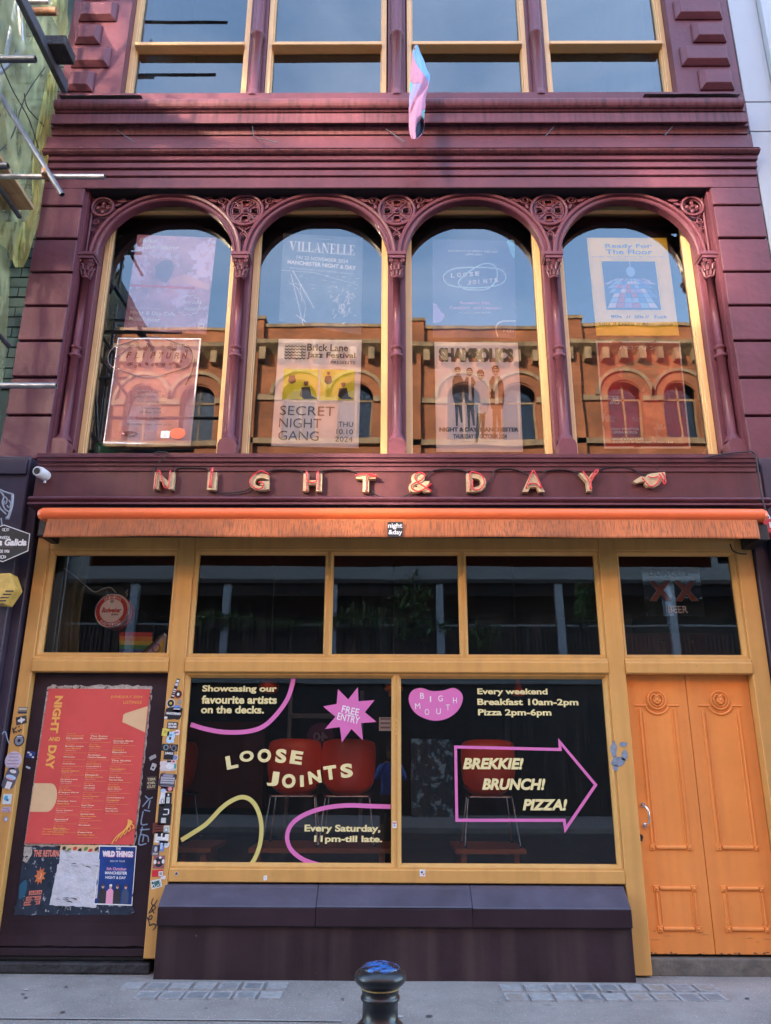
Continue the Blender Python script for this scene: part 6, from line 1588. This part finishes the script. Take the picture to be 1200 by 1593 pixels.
# clear beer sign in the right transom
l, bt, r_, tp = rect_of(1002, 883, 1092, 958, .20); NS = thing('neon_beer_sign', ((l + r_) / 2, .2, bt), 'faint clear square sign with XX BEER in the upper right shop window', 'sign')
b = B(); acr = glass_mat('clear acrylic', (.75, .76, .78), .06, 1.0); b.box(l, r_, .20, .206, bt, tp, acr)
b.build('acrylic_sheet', NS)
b = B(); W_, H_ = r_ - l, tp - bt; xr = pm('dull neon red', (.22, .045, .03))
for t_, u0, u1, v0, v1, m in (('DOS EQUIS', .12, .80, .80, .92, P_GREY), ('BEER', .38, .72, .06, .20, P_WHITE)): b.mapped(fit(txt2d(t_, .01), l + u0 * W_, bt + v0 * H_, l + u1 * W_, bt + v1 * H_), lambda u, v: (u, .196, v), m)
for u0 in (.08, .52):
    X_ = [(.0, .0), (.12, 0), (.21, .14), (.30, 0), (.42, 0), (.27, .22), (.42, .42), (.30, .42), (.21, .30), (.12, .42), (0, .42), (.15, .22)]
    b.prism([(l + (u0 + a * .95) * W_, bt + (.30 + c) * H_) for a, c in X_], .197, .1995, xr)
    b.tube([(l + (u0 + a * .95) * W_, .192, bt + (.30 + c) * H_) for a, c in X_], .004, P_GREY, n=5, closed=True)
b.build('tubes', NS)
# red counter things in the right transom
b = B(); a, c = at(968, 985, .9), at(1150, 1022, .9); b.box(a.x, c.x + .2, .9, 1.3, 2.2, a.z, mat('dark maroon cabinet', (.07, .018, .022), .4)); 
for px in (1028, 1076): q3 = at(px, 990, .9); b.sphere((q3.x, .89, q3.z - .05), .012, chrome, 8, 6)
tag(b.build('cabinet'), 'dark maroon cabinet with chrome studs behind the upper right shop window', 'cabinet')

# ================================================================== STICKERS & SCRAWLS
SP = {}
def smat(c):
    n = '%.2f_%.2f_%.2f' % c
    if n not in SP: SP[n] = mat('sticker vinyl ' + n, c, .4, var=.12, vscale=40, bump=0)
    return SP[n]
def sticker(px, py, w_, h_, rot, bgc, lab, shape='r', marks=(), text=None, tc=(.75, .75, .75), Y=-.0015, ring=None, group='stickers on the mustard posts', rows=0):
    q = at(px, py, Y); W_, H_ = w_ / 180, h_ / 180; b = B(); c_, s_ = math.cos(rad(rot)), math.sin(rad(rot))
    k = [0]
    def put(tri, m):
        k[0] += 1; yy = Y - .0004 * k[0]
        b.add([(q.x + (u * c_ - v * s_), yy, q.z + (u * s_ + v * c_)) for u, v in tri[0]], tri[1], m)
    rn = random.Random(int(px * 7 + py))
    if shape == 'c': put(circ2d(0, 0, W_ / 2, H_ / 2, 24), smat(bgc))
    elif shape == 't':
        P = []
        for i in range(18): a = 2 * math.pi * i / 18; q_ = max(abs(math.cos(a)), abs(math.sin(a))); P.append((W_ / 2 * math.cos(a) / q_ * rn.uniform(.8, 1.02), H_ / 2 * math.sin(a) / q_ * rn.uniform(.8, 1.02)))
        put(poly2d(P), smat(bgc))
    else: put(rect2d(-W_ / 2, -H_ / 2, W_ / 2, H_ / 2), smat(bgc))
    if ring: put(circ2d(0, 0, W_ * .40, H_ * .40, 20), smat(ring))
    for (u, v, a, c2, col, sh) in marks:
        u0, v0 = (u - .5) * W_, (.5 - v) * H_
        put(circ2d(u0, v0, a * W_ / 2, c2 * H_ / 2, 14) if sh == 'c' else rect2d(u0 - a * W_ / 2, v0 - c2 * H_ / 2, u0 + a * W_ / 2, v0 + c2 * H_ / 2), smat(col))
    for i in range(rows):
        v0 = H_ * (.36 - .72 * i / max(1, rows - 1)); ww_ = rn.uniform(.5, .8) * W_ / 2
        put(rect2d(-ww_, v0 - H_ * .035, ww_, v0 + H_ * .035), smat(tc))
    if text:
        tt = text if isinstance(text, (list, tuple)) else [text]; n = len(tt)
        for i, t_ in enumerate(tt): put(fit(txt2d(t_, .05), -W_ * .42, H_ * (.42 - .84 * (i + 1) / n) + H_ * .04, W_ * .42, H_ * (.42 - .84 * i / n) - H_ * .04), smat(tc))
    tag(b.build('sticker'), lab, 'sticker', group)
W1, K1 = (.72, .72, .72), (.02, .02, .025)
G1 = 'stickers on the post beside the display window'
sticker(273, 1071, 5, 30, -14, K1, 'narrow black and white strip sticker, topmost on the post beside the display window', marks=((.5, .12, .8, .12, W1, 'r'), (.5, .3, .8, .14, (.5, .55, .7), 'r'), (.5, .55, .8, .05, W1, 'r'), (.5, .65, .8, .05, W1, 'r'), (.5, .75, .8, .05, (.6, .3, .4), 'r'), (.5, .88, .8, .06, W1, 'r')), group=G1)
sticker(277.5, 1080, 13, 14, 0, (.55, .16, .03), 'round black sticker with an orange rim near the top of the post', 'c', ring=(.03, .02, .03), marks=((.5, .5, .3, .35, W1, 'c'),), group=G1)
sticker(266, 1094, 12.5, 13, 0, W1, 'round sticker like a black record with yellow centre', 'c', marks=((.5, .5, .85, .85, K1, 'c'), (.5, .5, .3, .3, (.7, .55, .08), 'c'), (.5, .5, .1, .1, K1, 'c')), group=G1)
sticker(280, 1091.5, 6, 8, -10, (.28, .27, .25), 'torn grey scrap of sticker right of the record sticker', 't', group=G1)
sticker(270.5, 1110, 26, 19, -3, K1, 'large torn black sticker with white lettering across its middle', 't', marks=((.08, .85, .2, .2, W1, 'c'),), text=['', 'MANCUNIANO', ''], group=G1)
sticker(275.5, 1103, 13, 12, 0, (.14, .27, .62), 'round blue sticker overlapping the large black one', 'c', marks=((.5, .5, .8, .12, W1, 'r'),), group=G1)
sticker(268.5, 1128.5, 16, 10, -3, K1, 'black rectangle sticker with SOUR GRAPES in white', text=['SOUR', 'GRAPES'], group=G1)
sticker(258, 1139, 11, 11, -4, (.70, .60, .12), 'square yellow sticker with a tiny scribble', marks=((.5, .35, .4, .06, K1, 'r'), (.45, .55, .2, .06, K1, 'r')), group=G1)
sticker(276, 1139.5, 8, 8, 0, W1, 'small round white and pink sticker beside the yellow square', 'c', marks=((.5, .5, .6, .3, (.6, .15, .25), 'r'),), group=G1)
sticker(266, 1147, 13, 19, -4, (.45, .65, .82), 'pale blue photo sticker with a dark arch shape', 't', marks=((.45, .32, .35, .12, (.12, .3, .6), 'c'), (.45, .6, .5, .12, W1, 'r'), (.45, .58, .25, .2, K1, 'r')), group=G1)
sticker(264.5, 1163, 24, 10, -3, K1, 'wide black sticker with two round eyes', marks=((.26, .5, .35, .85, (.18, .26, .3), 'c'), (.26, .5, .2, .5, K1, 'c'), (.76, .55, .35, .9, (.15, .17, .2), 'c'), (.76, .55, .2, .55, K1, 'c'), (.52, .35, .05, .5, (.6, .25, .25), 'r')), group=G1)
sticker(263, 1175, 15, 12, -3, K1, 'black sticker with a white word along its top edge', text=['JUNGLE', ''], group=G1)
sticker(273, 1178.5, 8.5, 8.5, 0, W1, 'small round white sticker with blue grey centre', 'c', ring=(.22, .25, .42), group=G1)
sticker(262, 1191, 25, 17, 4, (.62, .55, .55), 'ragged pale pink and white sticker with a teal corner', 't', marks=((.6, .55, .45, .5, W1, 'c'), (.92, .6, .12, .4, (.05, .35, .35), 'r'), (.55, .15, .25, .15, K1, 'r'), (.82, .18, .15, .15, (.5, .05, .08), 'c')), group=G1)
sticker(261, 1214, 27, 22, -3, (.06, .04, .06), 'large dark sticker holding a grey block of small print', 't', marks=((.5, .5, .75, .45, (.50, .50, .55), 'r'), (.5, .17, .55, .18, (.35, .35, .42), 'r')), rows=6, tc=(.2, .2, .24), group=G1)
sticker(260, 1227.5, 18, 6, -2, (.10, .02, .02), 'thin dark red sticker with a pink dot at its right end', marks=((.75, .4, .35, 1.0, (.72, .3, .35), 'c'),), group=G1)
sticker(254, 1240, 10, 26, -3, (.70, .70, .72), 'tall torn white sticker with a pale blue top', 't', marks=((.4, .15, .8, .2, (.40, .55, .75), 'c'), (.5, .72, .5, .3, (.3, .25, .3), 'c'), (.5, .72, .25, .2, W1, 'c')), group=G1)
sticker(262, 1242, 10, 16, 0, K1, 'black rectangle sticker showing a pale lighthouse figure', marks=((.5, .2, .25, .2, W1, 'c'), (.5, .65, .5, .55, (.5, .55, .52), 'r')), group=G1)
sticker(256.5, 1267, 19, 29, 0, K1, 'tall black sticker with a hooked white line', marks=((.6, .26, .4, .05, W1, 'r'), (.78, .38, .08, .22, W1, 'r'), (.55, .5, .35, .05, W1, 'r'), (.45, .78, .38, .24, (.5, .53, .5), 'r')), group=G1)
sticker(246.5, 1288, 16, 15, 3, (.16, .04, .03), 'square maroon sticker with dark scribbled lettering', rows=4, tc=(.03, .01, .01), group=G1)
sticker(259, 1291, 9, 11, 2, (.55, .60, .56), 'small pale green sticker right of the maroon square', marks=((.5, .5, .6, .6, (.3, .36, .33), 'r'), (.5, .5, .3, .3, W1, 'r')), group=G1)
sticker(252, 1303, 20, 14, -2, W1, 'white sticker with black figures and small print', marks=((.3, .25, .25, .35, K1, 'r'), (.62, .3, .18, .3, K1, 'r'), (.5, .78, .7, .06, (.3, .3, .35), 'r')), group=G1)
sticker(259, 1313.5, 9, 9, 0, W1, 'round white sticker with a grey triangle outline', 'c', marks=((.5, .5, .4, .4, (.35, .38, .36), 'c'), (.5, .5, .2, .2, W1, 'c')), group=G1)
sticker(251.5, 1316, 8, 14, -3, (.16, .26, .55), 'narrow blue picture sticker beside the monochrome one', marks=((.5, .5, .4, .6, (.45, .55, .7), 'r'),), group=G1)
sticker(242.5, 1322.5, 11, 14, -3, (.08, .07, .10), 'dark monochrome portrait sticker near the foot of the cluster', marks=((.5, .4, .4, .5, (.5, .48, .5), 'c'), (.5, .85, .7, .2, (.4, .38, .4), 'r')), group=G1)
sticker(247.5, 1341, 16, 17, 0, (.30, .10, .12), 'square record sleeve sticker in dull red with a black disc', marks=((.5, .5, .8, .8, K1, 'c'), (.5, .55, .25, .2, (.7, .3, .3), 'c'), (.15, .5, .28, .35, W1, 'c'), (.88, .45, .25, .35, W1, 'c'), (.6, .15, .25, .2, W1, 'c')), group=G1)
sticker(245.5, 1358.5, 16, 9, 3, (.62, .03, .04), 'small bright red sticker with a white square', marks=((.78, .58, .38, .7, W1, 'r'), (.78, .58, .22, .4, (.3, .3, .32), 'r')), group=G1)
sticker(254, 1365, 8, 5, 0, (.75, .70, .66), 'tiny blank off white sticker below the bright red one', 't', group=G1)
sticker(243.5, 1375, 15, 11, 14, (.70, .74, .70), 'tilted white and teal sticker with angular black lettering, lowest of the cluster', text=['ROK', 'AYLZ'], tc=(.01, .03, .03), marks=((.55, .45, .45, .35, (.05, .30, .28), 'r'),), group=G1)
sticker(275, 1359, 5, 5, 0, W1, 'tiny round sticker on the bottom rail at its left end', 'c', ring=(.1, .08, .1), group=None)
sticker(413, 1366, 6, 7, 0, (.75, .72, .68), 'tiny white torn sticker on the bottom rail below the left pane', 't', group=None)
sticker(657.5, 1358, 8, 9, 0, W1, 'small square sticker on the bottom rail below the right pane', marks=((.4, .4, .35, .35, K1, 'c'), (.7, .7, .3, .2, (.6, .1, .1), 'r')), group=None)
sticker(614, 1283, 6, 9, 0, W1, 'small white and red sticker on the slim window mullion', marks=((.5, .25, .8, .2, (.5, .05, .05), 'r'), (.5, .6, .4, .3, (.2, .25, .5), 'r')), group=None, Y=.012)
G2 = 'stickers on the far left post'
sticker(35.5, 1105, 14, 10, 0, (.16, .14, .12), 'small dark landscape sticker, topmost on the far left post', marks=((.5, .3, .9, .35, (.5, .45, .35), 'r'), (.5, .8, .9, .15, (.02, .02, .05), 'r')), group=G2)
sticker(33.5, 1120.5, 16, 12, 12, (.06, .055, .05), 'tilted black sticker with a white splash on the far left post', marks=((.5, .5, .7, .4, W1, 'c'), (.5, .5, .18, .8, W1, 'c')), group=G2)
sticker(30, 1152, 16, 17, 0, (.03, .025, .03), 'round dark sticker with a grey crest on the far left post', 'c', ring=(.22, .24, .30), marks=((.5, .5, .3, .3, K1, 'c'), (.5, .14, .5, .06, W1, 'r')), group=G2)
sticker(21, 1183, 25, 26, 0, (.58, .50, .60), 'large round lilac sticker with lines of tiny print', 'c', rows=5, tc=(.38, .32, .42), group=G2)
sticker(16.5, 1211, 20, 34, -14, (.10, .10, .13), 'tall torn sticker with pale blue and pink curves', 't', marks=((.5, .2, .5, .15, W1, 'c'), (.5, .45, .8, .2, (.42, .60, .80), 'c'), (.5, .52, .6, .08, (.65, .35, .42), 'c'), (.55, .78, .4, .3, W1, 'r')), group=G2)
sticker(11.5, 1243, 13, 14, 0, (.62, .72, .74), 'small square white sticker with a blue splash', marks=((.35, .4, .45, .5, (.06, .40, .62), 'c'), (.55, .6, .3, .2, (.02, .12, .25), 'c')), group=G2)
sticker(10, 1259.5, 14, 8, 3, (.60, .50, .56), 'small cloud shaped lilac sticker low on the far left post', 't', text=['SWEET', 'NOTES'], tc=(.35, .22, .35), group=G2)
sticker(9.5, 1274.5, 7, 7, 0, (.35, .28, .42), 'tiny round purple sticker, lowest on the far left post', 'c', marks=((.5, .5, .4, .5, W1, 'r'),), group=G2)
G3 = 'stickers on the dark panel and its edges'
sticker(48, 1174, 13, 10, -8, (.02, .04, .20), 'navy sticker with white diagonal flashes left of the red poster', marks=((.5, .5, .3, .4, (.5, .6, .7), 'c'), (.2, .25, .3, .2, W1, 'r'), (.85, .8, .25, .2, W1, 'r')), Y=.071, group=G3)
sticker(44, 1194, 8, 3, -22, (.40, .52, .62), 'thin pale blue sticker scrap left of the red poster', 't', Y=.071, group=G3)
sticker(236, 1218, 15, 19, 3, (.05, .04, .04), 'black sticker with cream angular lettering right of the red poster', text=['TERR', 'OR', 'CUT'], tc=(.55, .48, .3), Y=.071, group=G3)
sticker(238, 1178, 12, 6, 28, (.35, .37, .40), 'grey torn sliver stuck right of the red poster', 't', Y=.071, group=G3)
sticker(239, 1193, 8, 11, -20, (.50, .50, .52), 'pale torn triangle of paper below the grey sliver', 't', Y=.071, marks=((.5, .6, .4, .3, K1, 'c'),), group=G3)
def scrawl(paths, Y, m, wd, lab):
    b = B()
    for i, pp in enumerate(paths):
        P = [at(x, y, Y - .0002 * i) for x, y in pp]; sm = smooth2([(v.x, v.z) for v in P], 3) if len(P) > 2 else [(v.x, v.z) for v in P]
        tri = stroke2d(sm, wd); b.add([(a, Y - .0003 * i, c) for a, c in tri[0]], tri[1], m)
    tag(b.build('graffiti_tag'), lab, 'graffiti')
scrawl([[(239, 1397), (237, 1401), (236, 1406), (240, 1408), (245, 1400)], [(238, 1408), (236, 1413), (232, 1420), (241, 1414), (241, 1409), (236, 1412), (240, 1421)], [(234, 1424), (231, 1429), (235, 1430), (237, 1425), (234, 1424)], [(229, 1427), (232, 1434), (233, 1440), (238, 1437), (243, 1440), (238, 1447)]], -.0025, P_BLACK, .0075, 'black marker tag near the foot of the post left of the stall riser')
scrawl([[(20, 1132), (22, 1141)], [(26, 1131), (21, 1137), (27, 1139)], [(28, 1136), (30, 1138), (32, 1135), (34, 1136)], [(29, 1131), (31, 1130)]], -.0025, P_BLACK, .010, 'black marker signature between two stickers on the far left post')
chalk = pm('pale blue chalk', (.22, .29, .42))
scrawl([[(226, 1238), (232, 1243), (238, 1240)], [(232, 1243), (226, 1250), (222, 1255)], [(234, 1245), (231, 1258)], [(224, 1260), (234, 1262)], [(223, 1262), (220, 1282), (230, 1282)], [(218, 1291), (233, 1290)], [(219, 1298), (230, 1301), (231, 1310)], [(222, 1286), (216, 1313), (228, 1312)], [(224, 1300), (222, 1310)]], .0725, chalk, .010, 'pale blue chalk scrawl down the dark panel beside the red poster')
scrawl([[(9, 1140), (12, 1150), (15, 1158)], [(3, 1142), (8, 1138), (11, 1144)]], -.14, chalk, .008, 'faint pale scrawl on the neighbouring dark wall')

# ================================================================== SIGNS ON THE LEFT NEIGHBOUR, ALARM, CCTV
Y = -.30; HX = thing('hanging_beer_sign', (at(6, 870, Y).x, Y, at(6, 870, Y).z), 'black hexagonal hanging beer sign on an ornate bracket, cut off by the left edge', 'sign')
hexp = [(7, 817), (47, 831), (44, 857), (5, 874), (-40, 861), (-37, 832)]
def P2(pts, Y): return [(at(x, y, Y).x, at(x, y, Y).z) for x, y in pts]
b = B(); b.prism(P2(hexp, Y), Y, Y + .03, pm('sign black', (.02, .02, .022))); b.build('board', HX)
b = B(); b.tube([(x, Y - .003, z) for x, z in P2(hexp, Y)], .0045, P_WHITE, n=6, closed=True); b.build('rim', HX)
b = B(); yy = Y - .002
for s_, x0, y0, x1, y1, bo, sh in (('Estrella Galicia', -34, 838, 42, 849, .05, .12), ('CERVEZA', -7, 834, 16, 838.5, .03, 0), ('DESDE 1906', -8, 855, 15, 860, .03, 0)):
    l, bt, r_, tp = rect_of(x0, y0, x1, y1, yy); b.mapped(fit(txt2d(s_, bo, sh), l, bt, r_, tp), lambda u, v: (u, yy, v), P_WHITE)
for cy in (824, 866.5):
    for dx in (-3.5, 0, 3.5): q = at(9 + dx - (cy > 850) * 5, cy, yy); b.ring((q.x, yy, q.z), .010 if dx else .014, .003, P_WHITE, n=10, k=4)
tri_ = P2([(9, 830), (21, 852), (-3, 852)], Y - .0008); b.add([(x, Y - .0012, z) for x, z in tri_], [(0, 1, 2)], pm('faint star', (.06, .05, .05)))
b.build('lettering', HX)
b = B(); iron = pm('white painted iron', (.30, .32, .36))
for pp, r_ in ((((-30, 742), (0, 762), (20, 769)), .009), (((20, 769), (19, 785), (15, 800), (12, 808)), .012), (((0, 764), (6, 772), (4, 782), (8, 792), (14, 796)), .007), (((6, 772), (11, 776), (10, 783), (6, 784), (8, 779)), .006), (((14, 778), (17, 784), (14, 790), (11, 786)), .006), (((-12, 770), (-4, 778), (0, 790), (10, 800)), .007)):
    b.tube(smooth2([tuple(at(x, y, Y + .02)) for x, y in pp], 5), r_, iron, n=7)
q = at(12, 806, Y + .02); b.sphere(q, .018, iron, 10, 8); b.tube([at(-30, 742, Y + .02), at(-30, 742, Y + .02) + Vector((0, .15, 0))], .012, iron, n=8)
b.tube([at(2, 806, Y + .02), at(4, 820, Y + .015)], .005, iron, n=6)
b.build('bracket', HX)
Y = -.30; b = B(); box_y = mat('faded yellow box', (.62, .42, .10), .6, var=.25, vscale=12, bump=.2, spots=((.2, .15, .08), .66, 30))
AL = thing('alarm_box', (at(5, 940, Y).x, Y, at(5, 940, Y).z), 'faded yellow hexagonal alarm box with slotted underside at the left edge', 'alarm')
b.prism(P2([(-22, 893), (16, 891), (24, 915), (7, 940), (-14, 938), (-28, 915)], Y), Y, Y + .15, box_y); b.build('housing', AL, bevel=.012, seg=2)
b = B(); yy = Y - .002
for k in range(5):
    x0, y0 = 22 - k * 4, 919 + k * 5; a = at(x0, y0, yy); c = at(x0 - 13, y0 + 1, yy); b.box(c.x, a.x, yy - .004, yy, a.z - .008, a.z + .002, P_BLACK)
b.build('slot', AL)
q = at(58, 731, -.35); CC = thing('security_camera', (q.x, -.16, q.z), 'white dome ended security camera above the left end of the awning', 'camera')
b = B(); b.tube([(q.x - .005, -.335, q.z - .004), (q.x, -.29, q.z), (q.x + .012, -.19, q.z)], [.043, .050, .048], white, n=18); b.sphere((q.x + .01, -.35, q.z), .001, white)
b.build('housing', CC, bevel=.004); b = B(); b.tube([(q.x - .007, -.342, q.z - .004), (q.x - .006, -.33, q.z - .004)], .028, black, n=16); b.build('lens', CC)
b = B(); b.tube([(q.x + .012, -.19, q.z - .03), (q.x + .01, -.2, q.z - .07)], .014, white, n=8); b.tube([(q.x + .02, -.19, q.z), (q.x + .03, -.128, q.z)], .02, white, n=10); b.build('mount', CC)
Y = -.33; l, bt, r_, tp = rect_of(1187, 806, 1222, 829, Y); RA = thing('red_alarm_box', ((l + r_) / 2, Y, bt), 'red box with white lamps on top at the right edge below the cable', 'alarm')
b = B(); b.box(l, r_, Y, -.12, bt, tp, pm('alarm red', (.55, .02, .03))); b.build('housing', RA, bevel=.012, seg=2)
b = B(); b.box(l + .055, l + .11, Y - .004, Y - .001, bt + .045, bt + .095, P_WHITE); b.mapped(fit(txt2d('2', .03), l + .066, bt + .05, l + .098, bt + .09), lambda u, v: (u, Y - .005, v), pm('alarm red', (1, 1, 1))); b.build('label_plate', RA)
for k in range(3):
    b = B(); b.lathe([(.0, .055), (.012, .05), (.02, .025), (.022, .0)], (l + .03 + k * .05, Y + .06, tp), white, n=12); b.build('lamp', RA)

# ================================================================== BOLLARD
q = at(592, 1520, -3.9); bx, by = q.x, -3.9
BO = thing('bollard', (bx, by, 0), 'black cast iron bollard with chipped blue paint on its top, bottom centre', 'bollard')
prof = [(.095, 0), (.095, .04), (.085, .06), (.072, .075), (.066, .10), (.060, .74), (.059, .79), (.070, .800), (.076, .812), (.076, .822), (.066, .834), (.056, .842), (.0555, .893), (.061, .898), (.0625, .904), (.060, .909), (.057, .912), (.0595, .930), (.062, .934), (.064, .938), (.074, .945), (.082, .956), (.083, .966), (.079, .976), (.068, .984), (.060, .988)]
b = B(); prof = [(a, c * .968) for a, c in prof]; b.lathe(prof, (bx, by, 0), black_gloss, n=40); b.build('post', BO)
b = B(); b.lathe([(.061, .9875), (.061, .992), (.055, .997), (.05, .996), (.044, .998), (.030, 1.004), (.012, 1.008), (.0, 1.009)], (bx, by, -.0322), blue_chip, n=36); b.build('cap', BO)
b = B(); b.lathe([(.0605, .9301), (.0626, .9335), (.0622, .9365), (.0600, .936)], (bx, by, -.0298), mat('worn gilt', (.35, .24, .08), .6, var=.4, vscale=60), n=36); b.lathe([(.0585, .790), (.0592, .7965), (.0580, .799)], (bx, by, -.0254), MATS['worn gilt'], n=36); b.build('gilt_band', BO)

# ================================================================== PERSON (mirrored faintly in the display window)
def person():
    P = thing('person', (-.06, -7.02, 0), 'person in a blue t-shirt and dark shorts standing in the street holding up a phone', 'person')
    skin = pm('skin', (.42, .22, .15)); shirt = pm('blue cotton', (.05, .16, .55)); short = pm('dark shorts', (.03, .03, .04)); hairm = pm('dark hair', (.03, .02, .015))
    verts = {'pelvis': ((0, 0, .95), .14), 'waist': ((0, 0, 1.10), .13), 'chest': ((0, -.01, 1.32), .155), 'neck0': ((0, -.01, 1.48), .07), 'neck': ((0, .0, 1.56), .055), 'head': ((0, .02, 1.66), .085), 'top': ((0, .01, 1.75), .075)}
    E_ = [('pelvis', 'waist'), ('waist', 'chest'), ('chest', 'neck0'), ('neck0', 'neck'), ('neck', 'head'), ('head', 'top')]
    for s_, n_ in ((-1, 'l'), (1, 'r')):
        verts.update({'sh' + n_: ((s_ * .17, 0, 1.42), .065), 'el' + n_: ((s_ * .24, .14, 1.22), .045), 'wr' + n_: ((s_ * .09, .30, 1.47), .03), 'hd' + n_: ((s_ * .05, .325, 1.53), .034),
                      'hp' + n_: ((s_ * .10, 0, .90), .10), 'kn' + n_: ((s_ * .12, .01, .50), .062), 'an' + n_: ((s_ * .13, -.02, .10), .042), 'ft' + n_: ((s_ * .14, .13, .04), .04)})
        E_ += [('chest', 'sh' + n_), ('sh' + n_, 'el' + n_), ('el' + n_, 'wr' + n_), ('wr' + n_, 'hd' + n_), ('pelvis', 'hp' + n_), ('hp' + n_, 'kn' + n_), ('kn' + n_, 'an' + n_), ('an' + n_, 'ft' + n_)]
    ks = list(verts); me = bpy.data.meshes.new('body'); me.from_pydata([verts[k][0] for k in ks], [(ks.index(a), ks.index(c)) for a, c in E_], [])
    o = bpy.data.objects.new('body', me); COL.objects.link(o); o.parent = P
    sm_ = o.modifiers.new('skin', 'SKIN'); o.modifiers.new('sub', 'SUBSURF').render_levels = 2
    if not me.skin_vertices: 
        bpy.context.view_layer.objects.active = o
    for i, k in enumerate(ks): me.skin_vertices[0].data[i].radius = (verts[k][1],) * 2
    me.skin_vertices[0].data[0].use_root = True
    bm_ = bpy.data.materials.new('clothed body'); bm_.use_nodes = True; nt = bm_.node_tree; N = nt.nodes; L = nt.links
    geo = N.new('ShaderNodeNewGeometry'); sx = N.new('ShaderNodeSeparateXYZ'); L.new(geo.outputs['Position'], sx.inputs[0])
    cr = N.new('ShaderNodeValToRGB'); cr.color_ramp.interpolation = 'CONSTANT'; L.new(sx.outputs[2], cr.inputs[0])
    el = cr.color_ramp.elements; el[0].position = 0; el[0].color = (.02, .02, .02, 1); el[1].position = .05; el[1].color = (.42, .22, .15, 1)
    mp = N.new('ShaderNodeMath'); mp.operation = 'DIVIDE'; mp.inputs[1].default_value = 2.0; L.new(sx.outputs[2], mp.inputs[0]); L.new(mp.outputs[0], cr.inputs[0])
    for ps, c in ((.26, (.03, .03, .04, 1)), (.49, (.05, .16, .55, 1)), (.75, (.42, .22, .15, 1))): e = el.new(ps); e.color = c
    L.new(cr.outputs[0], N['Principled BSDF'].inputs[0]); N['Principled BSDF'].inputs['Roughness'].default_value = .7
    me.materials.append(bm_)
    b = B(); b.sphere((-.06, -7.02 - .01, 1.70), .098, hairm, 16, 10, sx=.92, sz=1.05); b.build('hair', P)
    b = B(); b.box(-.10, -.02, -6.72, -6.712, 1.50, 1.60, P_BLACK) if 0 else b.box(-.13, .01, -6.74, -6.73, 1.515, 1.575, P_BLACK); b.build('phone', P)
person()
